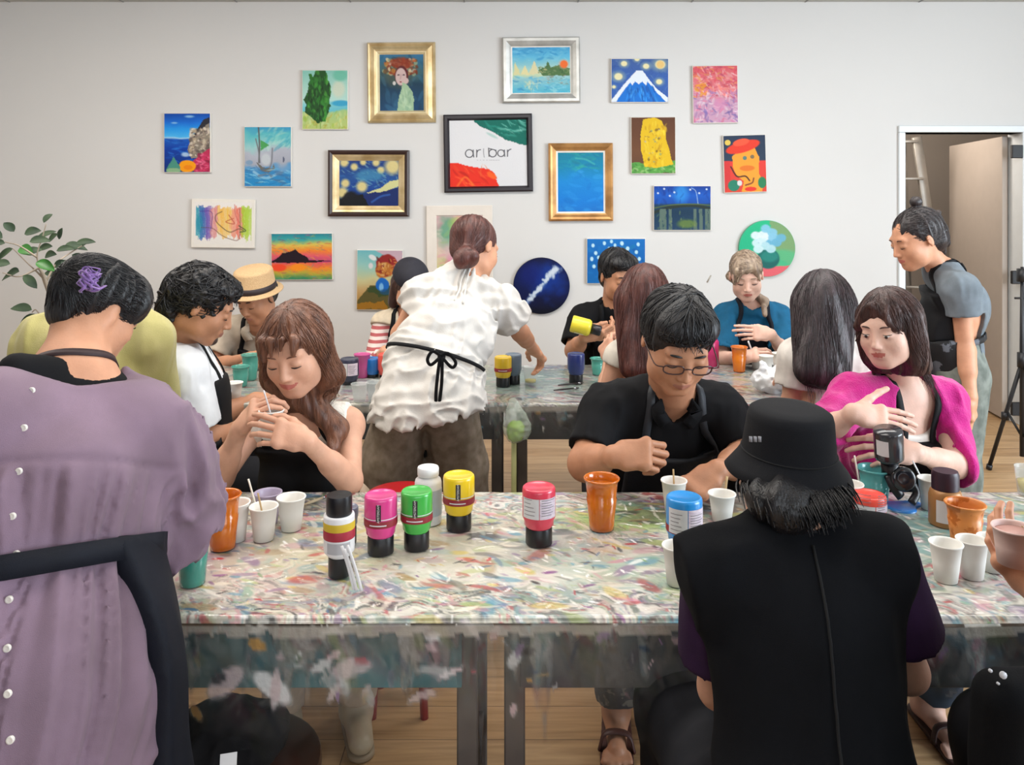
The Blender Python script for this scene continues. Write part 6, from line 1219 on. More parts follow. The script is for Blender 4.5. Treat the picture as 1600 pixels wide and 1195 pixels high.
def pink_cardigan_woman():
    hd = (P(1388, 512, 2.27), -48, 10, 4, .89); nk = P(1410, 608, 2.38); sL, sR = P(1474, 628, 2.40), P(1332, 622, 2.34)
    eL, wL, eR, wR = P(1494, 728, 2.27), P(1428, 706, 2.10), P(1283, 678, 2.20), P(1335, 645, 2.10)
    def bare(B, b, H): B.u(b.torso(0.0)[3], k=.03); B.u(rc(b.neck-b.U*.05+b.F*.01, b.neck-b.U*.10+b.F*.03, .050, .056, flat=(b.F, .7)), k=.04)
    root, b, H = person('woman in magenta cardigan with bobbed brown hair tilting a black paint jar', hd, nk, sL, sR, eL, wL, eR, wR, A(1.13, 2.52, .55), SK3,
        hL=((-.93, -.10, .10), (.1, -.75, .62), dict(curls=[.25, .3, .33, .38], thumb=.3, spread=.4)), hR=((.97, -.05, -.16), (0, -.62, .60), dict(curls=[.10, .14, .14, .2], thumb=-.55, spread=.1)),
        smile=.25, eyes='open', iris=(0, -.003), darkb=HDB, brow=1.0, bust=.5, bare=bare)
    lg = sit(b, (-.06, -1), spread=.095, reach=.38, tuck=.19)
    WT = fabric('white_camisole', 'e8e2da', .8)
    sB, o = shirt(root, b, WT, [], e=.010, neckhole=.09, drop=.07, name='camisole', cuts=lambda B: B.i(rbox(b.at(0, 0, .1), A(b.hw*.80, .3, b.H*.70), .01, b.M)))
    PK = fabric('cardigan_magenta', 'c21a80', .9, bump=.7, bs=260, sheen=.3)
    def cut(B):
        for t in np.linspace(0, 1, 6): B.s(rc(b.at(0, .10, 1.0-t*.95)-b.F*.02, b.at(0, .4, 1.0-t*.95), .070-.012*t, .12), k=.012)
        B.s(*b.torso(.004, -.2), k=.004)
    cB, _ = shirt(root, b, PK, [(sL, eL, wL, 1.50, .064, .052), (sR, eR, wR, 1.42, .064, .050)], e=.022, neckhole=.070, fold=folds(.007, 22, 6, 6, big=.006), name='cardigan', cuts=cut)
    for k in range(4):
        q = project(cB, [b.at(.078, .16, .80-k*.16)], .003)[0]; MB().add(*lathe_vf([(0, .002), (.005, .002), (.006, 0)], q, 12, b.F)).obj('button', mat('button_pink', 'b02072', .4), root)
    SKB = Blob(.03); SKB.u(*b.torso(.012)); apron(root, b, APR, e=.030, w=.075, top=.76, low=-.1, sB=SKB, fold=folds(.004, 12, 5, 7))
    trousers(root, b, fabric('jeans_blue', '18202e', col2='334254', vs=9, bump=.3), lg, r=(.095, .078, .075), fold=folds(.010, 16, 9, 8))
    LB2 = Blob(.03)
    for hip, kn, an in lg: LB2.u(rc(b.at(0, 0, .3), hip, .06, .06), rc(hip, kn, .06, .042), rc(kn, an, .042, .032)); foot_prims(LB2, an, (.0, -1))
    fv, ff = LB2.mesh(.006); bo = [c for c in root.children if c.name.startswith('body')][0]; addmesh(bo, fv, ff, root); sandals(root, lg, (0, -1), mat('sandal_dark', '2c1818', .4))
    S = H; B = Blob(.02); L = lambda *a: S.w(*a)
    B.u(S.ell((0, -.016, .036), (.083, .107, .093))); B.s(S.ell((0, .118, -.034), (.062, .074, .094)), k=.012)
    for sx in (1, -1): B.u(rc(L(sx*.066, -.010, .03), L(sx*.070, .000, -.100), .030, .024), rc(L(sx*.068, -.01, -.04), L(sx*.058, -.035, -.135), .030, .030), k=.03)
    B.u(rc(L(0, -.06, 0), L(0, -.065, -.125), .072, .066), k=.04)
    B.u(rc(L(0.015, .075, .092), L(.064, .066, .02), .010, .012), rc(L(-.0, .075, .092), L(-.058, .070, .02), .010, .010), k=.015)
    B.i(half(L(0, 0, -.155), -S.M[:, 2]), k=.01)
    st = strands(B, H, 520, 6, lambda d: d[2] > -.1, down_flow((.008, .0), 0, 1.2, .55), .27, r=.0017, lift=.003, jit=.07)
    hairobj(B, H, root, HDB, st, disp=hair_groove(H, .004, 80)); return root, b, H

def purple_dress_woman():
    hd = (P(154, 486, 1.50), 146, 30, 0, .73); nk = P(112, 590, 1.40); sR, sL = P(224, 672, 1.40), P(-30, 662, 1.24)
    eR, wR, eL, wL = P(262, 790, 1.46), P(248, 800, 1.60), P(-80, 860, 1.25), P(60, 880, 1.50)
    def bare(B, b, H): B.u(b.torso(.004)[3], b.torso(.002)[4], b.torso(.002)[5], k=.03); B.u(rc(H.w(0, -.03, -.04), b.neck-b.F*.005, .042, .050), k=.04)
    root, b, H = person('woman in loose mauve dress seen from behind with black hair pinned up', hd, nk, sL, sR, eL, wL, eR, wR, A(-.72, 1.20, .80), SK4,
        hR=((.35, .8, -.3), (0, 0, 1), dict(curl=.3)), hL=((.3, .9, 0), (0, 0, 1), dict(curl=.3)), back=False, darkb=HB, bare=bare, depth=.74)
    LV = mat('linen_mauve', '725e6b', .9, col2='8e768a', vs=5, bump=.3, bs=1100, sheen=.1, lo=.3, hi=.7)
    def extra(B):
        for (sh, el, wr) in ((sR, eR, wR), (sL, eL, wL)):
            B.u(rc(sh, lerp(sh, el, .45), .072, .082), rc(lerp(sh, el, .45), el+A(-.012, 0, -.01), .082, .094), rc(el+A(-.01, 0, -.01), lerp(el, wr, .55), .092, .058), k=.05)
        B.u(ell(b.at(0, -.02, .50), A(b.hw*1.0, b.hw*.8, .14), b.M), k=.06)
    def fd(p):
        u = b.U; q = p-b.pel; s = q @ u; l = q @ b.L; hrel = s/b.H
        w = noise3(p*7+5)-.5; below = np.clip((.62-hrel)*14, 0, 1); th = np.arctan2(q @ b.F, l)
        g = np.sqrt((2*noise3(np.stack([th*7+w*1.6, s*1.8, np.zeros_like(s)+2.0], -1))-1)**2+.02)
        gg = np.sqrt((2*noise3(np.stack([th*16+w*2.0, s*3, np.zeros_like(s)+9.0], -1))-1)**2+.02)
        arm_ = np.clip((l*-1-b.hw*.94)*11, 0, 1)
        fa = np.abs(2*noise3(np.stack([p[..., 0]*22+w*6-p[..., 2]*6, p[..., 1]*18, p[..., 2]*11], -1))-1)-.3; fb = np.abs(2*noise3(np.stack([p[..., 0]*44+w*8, p[..., 1]*36, p[..., 2]*20+3], -1))-1)-.3
        d = (.022*(g-.45)+.013*(gg-.45))*below*(1-arm_)+arm_*(.042*fa+.008*fb)
        waist = np.exp(-((hrel-.34)/.05)**2); yoke = np.exp(-((hrel-.62)/.012)**2)
        return d*(1-.5*waist)+.004*yoke*(1-arm_)+.006*(noise3(p*13)-.5)
    B = Blob(.04); B.u(*b.torso(.020, 0)); extra(B)
    wst = b.at(0, 0, .34); B.u(rc(wst, b.at(0, 0, -.05), .150, .185, flat=(b.F, .82)), rc(b.at(0, 0, -.05), Z(b.pel, .12), .180, .232, flat=(b.F, .85)), k=.06)
    B.s(rc(b.neck+A(0, -.01, .0), b.neck+b.U*.14, .080, .10), k=.012); B.s(ell(b.neck-b.F*.09+b.U*.012, A(.115, .075, .040), b.M), k=.012)
    B.i(half((0, 0, .12), (0, 0, -1)), k=.01); B0 = Blob(); B0.ops = list(B.ops); B.disp = fd
    o = put('dress', B.mesh(.006), LV, root)
    inner = Blob(.02); inner.u(*b.torso(.006)[3:]); inner.u(rc(b.at(0, 0, .6), b.at(0, 0, .86), b.hw*.9, b.hw*.85, flat=(b.F, b.depth))); inner.s(rc(b.neck, b.neck+b.U*.12, .062, .09), k=.01); inner.s(ell(b.neck-b.F*.08+b.U*.03, A(.075, .075, .045), b.M), k=.01)
    inner.u(*[rc(b.neck-b.F*.05+b.L*.03, b.neck-b.F*.045+b.L*.095-b.U*.01, .018, .03)], k=.02)
    put('undershirt', inner.mesh(.007), BLK, root)
    for k, (bx, by) in enumerate(((50, 610), (38, 668), (30, 736), (20, 806), (26, 865), (15, 936), (12, 1012), (13, 1083), (17, 1155))):
        # buttons run down the back seam
        d = 1.1; rd = nrm(P(bx, by, 1.0)-A(0, 0, CH)); t = np.linspace(.7, 1.7, 500); q = A(0, 0, CH)+t[:, None]*rd; v = B.ev(q); i = np.argmax(v < 0) if (v < 0).any() else 0
        if i: MB().add(*lathe_vf([(0, .0022), (.003, .0018), (.0046, .0026), (.0052, .001), (.005, -.002)], q[i]+A(0, -.001, .0), 14, (0, -1, .1))).obj('button', BTN, o)
    # apron tied at the back, panel at her right side
    BW = Blob(.04); BW.u(*b.torso(.020, 0)[:3]); BW.u(rc(wst, b.at(0, 0, -.05), .150, .185, flat=(b.F, .82)), k=.06); P0 = ring(b, BW, .34, .012, 60, (-.12, .05)); a = MB(); a.add(*band_vf(P0, .034, .007, b.U)); ap = a.obj('apron_tie', NAVY, root)
    AB = Blob(.02); AB.u(rc(wst, b.at(0, 0, -.05), .176, .205, flat=(b.F, .84)), rc(b.at(0, 0, -.05), Z(b.pel, .45), .205, .252, flat=(b.F, .88)), k=.06)
    AB.i(half(wst-b.F*.13-b.L*.06, -(b.F*.6-b.L*.9+b.U*.42)), k=.01); AB.i(half(b.at(0, 0, .365), b.U+b.L*.12), k=.008); AB.i(half((0, 0, .46), (0, 0, -1)), k=.01); AB.disp = folds(.003, 12, 4, 4)
    put('apron', AB.mesh(.008), NAVY, root)
    pts = [b.neck+b.L*.072+b.F*.04, b.neck+b.L*.055-b.F*.02+b.U*.012, b.neck-b.F*.05+b.U*.02, b.neck-b.L*.05-b.F*.02+b.U*.02, b.neck-b.L*.078+b.F*.05]
    Bb = Blob(.02); head_prims(Bb, H, nk, False, 0, .044, True); bare(Bb, b, H); MB().add(*strap_vf(Bb, pts, .014, .003, .003, 7)).obj('neck_strap', mat('strap_brown', '2a1216', .6), root)
    S = H; HH = Blob(.02); HH.u(S.ell((0, -.020, .038), (.091, .110, .096)), S.ell((0, -.075, .02), (.070, .055, .070)), S.ell((0, -.070, -.045), (.055, .04, .035)), S.ell((0, .05, .05), (.078, .065, .075)))
    HH.s(S.ell((0, .120, -.055), (.070, .070, .085)), S.ell((-.096, -.004, -.016), (.036, .030, .046)), S.ell((.096, -.004, -.016), (.036, .030, .046)), k=.008)
    HH.u(rc(S.w(-.070, .055, .045), S.w(-.080, .052, -.035), .020, .012), rc(S.w(-.07, .07, .04), S.w(-.07, .085, -.02), .015, .006), k=.02)
    HH.u(S.ell((.01, -.075, .060), (.060, .045, .050)), k=.03)
    st = strands(HH, H, 700, 8, lambda d: d[2] > -.5 and d[1] < .8, to_flow((.01, -.14, .05)), .11, r=.0014, lift=.0025, jit=.12)
    hairobj(HH, H, root, HB, st, disp=hair_groove(H, .004, 70))
    # lavender ruffled hair tie
    rg = np.random.default_rng(4); mb = MB()
    for k in range(26):
        c = P(140+rg.uniform(-14, 12), 428+rg.uniform(-26, 24), 1.375+rg.uniform(-.004, .012)); c = project(HH, [c], .008)[0]; R = basis(rg.normal(size=3)); n = 14; pts = [c+R @ A(.011*math.cos(a)*(1+.3*math.sin(3*a)), .009*math.sin(a), .003*math.sin(2*a)) for a in np.linspace(0, 2*math.pi, n, endpoint=False)]
        mb.add(*tube_vf(pts, .0028, 5, closed=True, flat=.4))
    mb.obj('scrunchie', mat('scrunchie_lavender', '7d5c9c', .7, sheen=.4), root)
    put('earring', tube_vf([P(190, 522, 1.46), P(191, 548, 1.46)], .0006, 5), mat('silver_chain', 'c0c0c0', .3, metal=1), root) if False else None
    return root, b, H

def bucket_hat_person():
    hd = (P(1230, 742, 1.36), 174, 14, 0, .95); nk = P(1240, 826, 1.28); sL, sR = P(1112, 880, 1.25), P(1378, 868, 1.25)
    eL, wL, eR, wR = P(1122, 1075, 1.30), P(1165, 985, 1.56), P(1418, 1050, 1.28), P(1350, 985, 1.56)
    root, b, H = person('person in black bucket hat and black vest seated with back to the viewer', hd, nk, sL, sR, eL, wL, eR, wR, A(.44, 1.12, .54), SK1,
        hR=((-.3, .9, 0), (0, 0, 1), dict(curl=.4)), hL=((.3, .9, 0), (0, 0, 1), dict(curl=.4)), back=True, depth=.72, hs=.92)
    PU = fabric('tee_purple', '2e1838', .85, bump=.3)
    sB0, _ = shirt(root, b, PU, [(sL, eL, wL, .72, .048, .062), (sR, eR, wR, .66, .050, .070)], e=-.004, neckhole=.055, fold=folds(.003, 20, 7, 12), name='tee_shirt')
    def ex(B):
        cl = sL+A(-.030, 0, -.02); cr = sR+A(.020, 0, -.02)
        B.u(rc(b.neck-A(.02, 0, .075), cl, .066, .062, cut=(cl+A(-.008, 0, 0), (-.92, 0, -.3)), flat=(b.F, .95)), rc(b.neck-A(-.02, 0, .075), cr, .066, .062, cut=(cr+A(-.012, 0, 0), (.92, 0, -.3)), flat=(b.F, .95)), k=.035)
        B.u(rc(b.at(0, 0, .70), b.at(0, 0, .1), b.hw*1.02, b.hw*1.06, flat=(b.F, .74)), rc(b.at(0, 0, .1), b.at(0, 0, -.25), b.hw*1.06, b.hw*1.14, flat=(b.F, .8)), k=.05)
    VE = mat('vest_black_linen', '080a0f', .9, var=.2, bump=.2, bs=900, spec=.2)
    vB, o = shirt(root, b, VE, [], e=.008, low=-.35, neckhole=.06, extra=ex, fold=folds(.012, 9, 5, 13, big=.010), name='vest')
    q = catmull([b.neck-b.F*.2+b.U*-.02, b.at(0, -.3, .6), b.at(0, -.3, .2), b.at(0, -.3, -.1)], 12); 
    p = np.array([x for x in q]); t = np.linspace(0, .35, 120); sp = []
    for x in p:
        rr = x+t[:, None]*b.F; v = vB.ev(rr); i = np.argmax(v < .002); sp.append(rr[i]-b.F*.006)
    MB().add(*tube_vf(sp, .0022, 6)).obj('back_seam', mat('seam_dark', '0a0b0e', .9), o)
    lg = sit(b, (0, 1), spread=.12); trousers(root, b, fabric('trousers_black', '17181d'), lg, fold=folds(.008, 16, 9, 3))
    for hip, kn, an in lg: shoe(root, an, (0, 1), BLK, BLK)
    ho = apron(root, b, APR, e=.05, w=.2, top=.05, low=-.3, strap=False, tie=False)
    bpy.data.objects.remove(ho)
    S = H; HH = Blob(.02); HH.u(S.ell((0, -.0, .0), (.072, .078, .06)), rc(S.w(0, -.01, -.02), P(1233, 792, 1.235), .050, .046, flat=(b.F, .8)), rc(S.w(-.03, -.01, -.02), P(1192, 784, 1.25), .034, .032, flat=(b.F, .8)), rc(S.w(.03, -.01, -.02), P(1276, 784, 1.25), .034, .032, flat=(b.F, .8)), k=.02)
    rg = np.random.default_rng(11); st = MB(); CC = P(1233, 760, 1.31)
    for k in range(900):
        a = rg.uniform(-1.75, 1.75); q_ = rg.uniform(.72, 1.0); sx_, cy_ = math.sin(a), math.cos(a); e_ = rg.normal()*.006
        z0, z1 = P(0, 738, 1.3)[2], P(0, 812+rg.uniform(-16, 18), 1.2)[2]+.012*abs(sx_)
        p0 = A(CC[0]+.064*q_*sx_, 1.325-.050*q_*cy_, z0); p2 = A(CC[0]+.080*q_*sx_+e_*1.6, 1.258-.082*q_*cy_+e_, z1)
        p1 = lerp(p0, p2, .5)+A(.005*sx_+e_*.5, -.012*cy_, 0); st.add(*tube_vf([p0, p1, p2], [.0014, .0024, .0018, .0004], 4, 4))
    hairobj(HH, H, root, HB, st, disp=hair_groove(H, .006, 60))
    # bucket hat: crown with brim
    HM = mat('hat_black_cotton', '0b0d13', .8, bump=.2, bs=900, spec=.25); c = P(1232, 704, 1.33)
    U = nrm(A(.03, -.06, 1))
    pr = [(0, .074), (.040, .0735), (.058, .071), (.0655, .066), (.0685, .056), (.0715, .030), (.0745, .004), (.0755, .0), (.083, -.012), (.092, -.024), (.1015, -.037), (.1005, -.0385), (.090, -.026), (.074, -.004), (.069, .03), (.06, .064), (0, .070)]
    v, f = lathe_vf([(r*1.0, z) for r, z in pr], (0, 0, 0), 72); th = np.arctan2(v[:, 1], v[:, 0]); w = np.clip((np.hypot(v[:, 0], v[:, 1])-.078)/.02, 0, 1)
    v[:, 2] += w*(.007*np.sin(th*2+.6)+.003*np.sin(5*th)); R = basis(U, A(1, 0, 0)); v[:, 1] *= 1.08
    v = v @ R.T+c; hat = mobj('bucket_hat', v, f, HM, root)
    mk = MB(); 
    for i, dx in enumerate((-7, 0, 7)):
        rd = P(1180+dx, 686, 1.0)-A(0, 0, CH); cc = A(0, 0, CH)+rd*1.2505; mk.add(*box_vf(cc, (.0025, .0008, .0042), rotz(-20))); 
    mk.obj('stitched_mark', mat('mark_grey', '8c8c92', .5), hat)
    MB().add(*tube_vf([c+R @ A(.0757*math.cos(a), .0757*1.08*math.sin(a), .001) for a in np.linspace(0, 2*math.pi, 60, endpoint=False)], .0014, 5, closed=True)).obj('brim_seam', mat('seam_dark', '0a0b0e', .9), hat)
    return root, b, H
def green_shirt_person():
    hd = (P(150, 480, 2.72), 180, 50, 0, .95); nk = P(155, 496, 2.58); sL, sR = P(66, 540, 2.48), P(228, 532, 2.48)
    eL, wL, eR, wR = P(40, 640, 2.58), P(100, 600, 2.92), P(244, 640, 2.58), P(225, 600, 2.92)
    root, b, H = person('person in loose yellow-green shirt hunched behind the woman in mauve', hd, nk, sL, sR, eL, wL, eR, wR, A(-1.30, 2.46, .55), SK4,
        hR=((-.2, .9, 0), (0, 0, 1)), hL=((.3, .9, 0), (0, 0, 1)), back=True, depth=.75)
    GR = mat('shirt_chartreuse', '9c9552', .85, col2='b6ae72', vs=5, bump=.4, bs=400, sheen=.2)
    def ex(B): B.u(rc(sL+A(.04, .02, .02), sR+A(-.04, .02, .02), .075, .075), ell(b.at(0, -.02, .8), A(.2, .13, .13), b.M), k=.06)
    shirt(root, b, GR, [(sL, eL, wL, .9, .085, .075), (sR, eR, wR, .9, .085, .075)], e=.03, neckhole=.06, fold=folds(.012, 14, 6, 21, big=.01), extra=ex)
    lg = sit(b, (-.6, .8), reach=.36); trousers(root, b, fabric('trousers_black', '17181d'), lg)
    for hip, kn, an in lg: shoe(root, an, (-.6, .8), BLK, BLK)
    S = H; HH = Blob(.02); HH.u(S.ell((0, -.02, .03), (.086, .104, .09)), S.ell((0, -.06, -.04), (.07, .05, .06))); hairobj(HH, H, root, HB, None, disp=hair_groove(H, .004, 70), h=.007)
    return root, b, H
def white_shirt_man():
    hd = (P(316, 478, 2.76), 104, 26, 0, 1.04); nk = P(284, 540, 2.86); sR, sL = P(284, 578, 2.70), P(300, 566, 3.04)
    eR, wR, eL, wL = P(312, 690, 2.72), P(372, 668, 2.86), P(345, 650, 3.05), P(400, 622, 3.18)
    root, b, H = person('man with tousled black hair and white short-sleeved shirt in profile', hd, nk, sL, sR, eL, wL, eR, wR, A(-1.12, 2.86, .55), SK2,
        hR=((.9, .4, 0), (0, -.3, 1), dict(curl=.4)), hL=((.9, .2, 0), (0, 0, 1), dict(curl=.4)), male=True, darkb=HB, brow=1.2, m=1.05, depth=.72)
    WH = fabric('shirt_white_crisp', 'dfe2e6', .7, var=.04, bump=.2)
    sB, _ = shirt(root, b, WH, [(sL, eL, wL, .75, .070, .078), (sR, eR, wR, .80, .072, .080)], e=.022, neckhole=.058, fold=folds(.010, 16, 6, 22))
    MB().add(*strap_vf(sB, [b.neck-b.F*.055+b.U*.045-b.L*.02, b.neck-b.L*.056+b.U*.03, b.neck-b.L*.05+b.F*.055+b.U*.0], .034, .006, .008, 6)).obj('collar', WH, root)
    apron(root, b, APR, e=.034, w=.12, top=.72, low=-.1, sB=sB, strapw=.018)
    lg = sit(b, (1, .1)); trousers(root, b, fabric('trousers_black', '17181d'), lg)
    for hip, kn, an in lg: shoe(root, an, (1, .1), BLK, BLK)
    S = H; HH = Blob(.02); HH.u(S.ell((0, -.024, .040), (.092, .108, .096)), S.ell((0, -.085, -.035), (.062, .048, .062)), S.ell((0, .045, .085), (.066, .050, .036)), S.ell((0, -.10, .02), (.06, .04, .05)))
    HH.s(S.ell((0, .118, -.028), (.078, .074, .096)), S.ell((-.10, .022, -.030), (.040, .046, .055)), S.ell((.10, .022, -.030), (.040, .046, .055)), k=.012)
    st = strands(HH, H, 460, 10, lambda d: d[2] > -.4 and d[1] < .8, down_flow((0, .02), -.2, .8, .9), .12, r=.0030, lift=.010, jit=.75, droop=.8)
    hairobj(HH, H, root, HB, st, disp=lambda p: .022*(noise3(p*48)-.5)+.014*(noise3(p*90)-.5)+.01*(noise3(p*22)-.5), h=.004)
    BD = Blob(.01); BD.u(S.ell((0, .070, -.088), (.026, .026, .022))); 
    hairobj(BD, H, root, hair_mat('stubble', '3a2c26', '5c4a40'), None, h=.003, name='beard'); return root, b, H
def straw_hat_man():
    hd = (P(402, 466, 3.96), -24, 24, 3, 1.02); nk = P(406, 506, 4.04); sL, sR = P(448, 520, 4.08), P(358, 514, 4.06)
    eL, wL, eR, wR = P(446, 580, 3.95), P(418, 562, 3.74), P(326, 574, 3.98), P(392, 558, 3.72)
    root, b, H = person('man in flat straw hat and beige shirt at the far table', hd, nk, sL, sR, eL, wL, eR, wR, A(-1.32, 4.22, .55), SK2,
        hR=((.95, -.1, .1), (0, -.5, .8), dict(curl=.4)), hL=((-.7, -.3, -.1), (0, -.4, .9), dict(curl=.5)), male=True, darkb=HB, m=1.0, h=.006)
    BG = fabric('shirt_beige', 'b9ad9c', .85)
    sB, _ = shirt(root, b, BG, [(sL, eL, wL, .8, .062, .060), (sR, eR, wR, .62, .062, .062)], e=.018, neckhole=.054, vneck=.05, fold=folds(.008, 16, 6, 23), h=.007)
    for sx in (1, -1): MB().add(*strap_vf(sB, [b.neck+b.L*sx*.056+b.U*.02, b.neck+b.L*sx*.055+b.F*.055, b.neck+b.L*sx*.035+b.F*.10-b.U*.05], .04, .006, .008, 6)).obj('collar', BG, root)
    apron(root, b, APR, e=.03, w=.10, top=.72, low=-.1, sB=sB, h=.007)
    lg = sit(b, (0, -1), reach=.38); trousers(root, b, fabric('trousers_black', '17181d'), lg, h=.012)
    for hip, kn, an in lg: shoe(root, an, (0, -1), BLK, BLK, h=.008)
    S = H; HH = Blob(.02); HH.u(S.ell((0, -.03, .02), (.082, .095, .085))); HH.s(S.ell((0, .11, -.03), (.070, .075, .1)), k=.01); hairobj(HH, H, root, HB, None, disp=hair_groove(H, .004, 60), h=.006)
    ST = mat('straw_weave', 'b8966c', .8, col2='cdae84', vs=300, bump=.8, bs=260); BN = mat('hat_band', '241a1e', .6)
    c = P(399, 452, 3.96); U = nrm(S.M[:, 2]*.55+A(.06, -.12, .8)); R = basis(U, A(1, 0, 0))
    v, f = lathe_vf([(0, .108), (.080, .106), (.090, .100), (.093, .092), (.100, .006), (.104, .0), (.130, -.004), (.133, -.008), (.128, -.009), (.10, -.006), (.085, .0), (0, .095)], (0, 0, 0), 48)
    v[:, 1] *= 1.15; o = mobj('straw_hat', v @ R.T+c, f, ST, root)
    v, f = lathe_vf([(.1005, .004), (.1015, .005), (.0990, .034), (.0975, .034)], (0, 0, 0), 48); v[:, 1] *= 1.15; mobj('hat_band', v @ R.T+c, f, BN, o); return root, b, H
def cap_woman():
    hd = (P(641, 446, 3.97), 22, 34, 0, .98); nk = P(640, 490, 4.05); sL, sR = P(688, 508, 4.06), P(600, 508, 4.06)
    eL, wL, eR, wR = P(700, 575, 3.95), P(655, 566, 3.75), P(580, 576, 3.96), P(602, 548, 3.74)
    root, b, H = person('woman in dark cap with pink striped sleeve and beige vest at the far table', hd, nk, sL, sR, eL, wL, eR, wR, A(-.50, 4.2, .55), SK4,
        hR=((.85, -.3, -.1), (0, -.6, .7), dict(curl=.6, thumb=.8)), hL=((-.7, -.3, 0), (0, -.4, .9), dict(curl=.5)), darkb=HDB, h=.006)
    m = bpy.data.materials.new('striped_knit'); m.use_nodes = True; nt = m.node_tree; bs = nt.nodes['Principled BSDF']; tc = nt.nodes.new('ShaderNodeTexCoord'); wv = nt.nodes.new('ShaderNodeTexWave'); wv.bands_direction = 'Z'; wv.inputs['Scale'].default_value = 9.5; wv.inputs['Distortion'].default_value = 1.0
    rp = nt.nodes.new('ShaderNodeValToRGB'); rp.color_ramp.elements[0].position = .45; rp.color_ramp.elements[1].position = .52; rp.color_ramp.elements[0].color = (*lin('b05a5c'), 1); rp.color_ramp.elements[1].color = (*lin('ddcfc8'), 1)
    nt.links.new(tc.outputs['Object'], wv.inputs[0]); nt.links.new(wv.outputs[0], rp.inputs[0]); nt.links.new(rp.outputs[0], bs.inputs['Base Color']); bs.inputs['Roughness'].default_value = .9
    sB, _ = shirt(root, b, m, [(sL, eL, wL, 1.75, .055, .040), (sR, eR, wR, 1.75, .055, .040)], e=.006, neckhole=.05, fold=folds(.006, 18, 6, 24), h=.007, name='striped_shirt')
    BV = fabric('vest_cream', 'cdbfa8', .85)
    vB, _ = shirt(root, b, BV, [(sL, eL, wL, .05, .066, .062), (sR, eR, wR, .05, .066, .062)], e=.02, neckhole=.06, vneck=.06, fold=folds(.006, 14, 6, 25), h=.007, name='vest')
    apron(root, b, APR, e=.034, w=.12, top=.80, low=-.1, sB=vB, h=.007)
    lg = sit(b, (0, -1), reach=.38); trousers(root, b, fabric('trousers_black', '17181d'), lg, h=.012)
    for hip, kn, an in lg: shoe(root, an, (0, -1), BLK, BLK, h=.008)
    S = H; HH = Blob(.02); HH.u(S.ell((0, -.025, .02), (.086, .100, .085)), rc(S.w(.06, -.02, 0), S.w(.07, -.02, -.13), .035, .025), rc(S.w(-.06, -.02, 0), S.w(-.07, -.02, -.13), .035, .025)); HH.s(S.ell((0, .11, -.03), (.062, .075, .1)), k=.01); hairobj(HH, H, root, HDB, None, disp=hair_groove(H, .004, 60), h=.006)
    CP = Blob(.01); CP.u(S.ell((0, -.016, .050), (.092, .110, .086))); CP.i(half(S.w(0, .0, .040), -S.M[:, 2]-S.M[:, 1]*.05), k=.004); CP.u(S.ell((0, .115, .044), (.066, .070, .006), rotx(-12)), k=.006); CP.u(S.ell((0, -.016, .137), (.008, .008, .004)))
    o = put('cap', CP.mesh(.005), fabric('cap_charcoal', '26262e', .7), root); MB().add(*lathe_vf([(0, .002), (.012, .0015), (.014, -.002)], S.w(.02, .088, .078), 16, S.M[:, 1]+S.M[:, 2]*.4)).obj('badge', mat('badge_white', 'c8c8cc', .5), o)
    return root, b, H
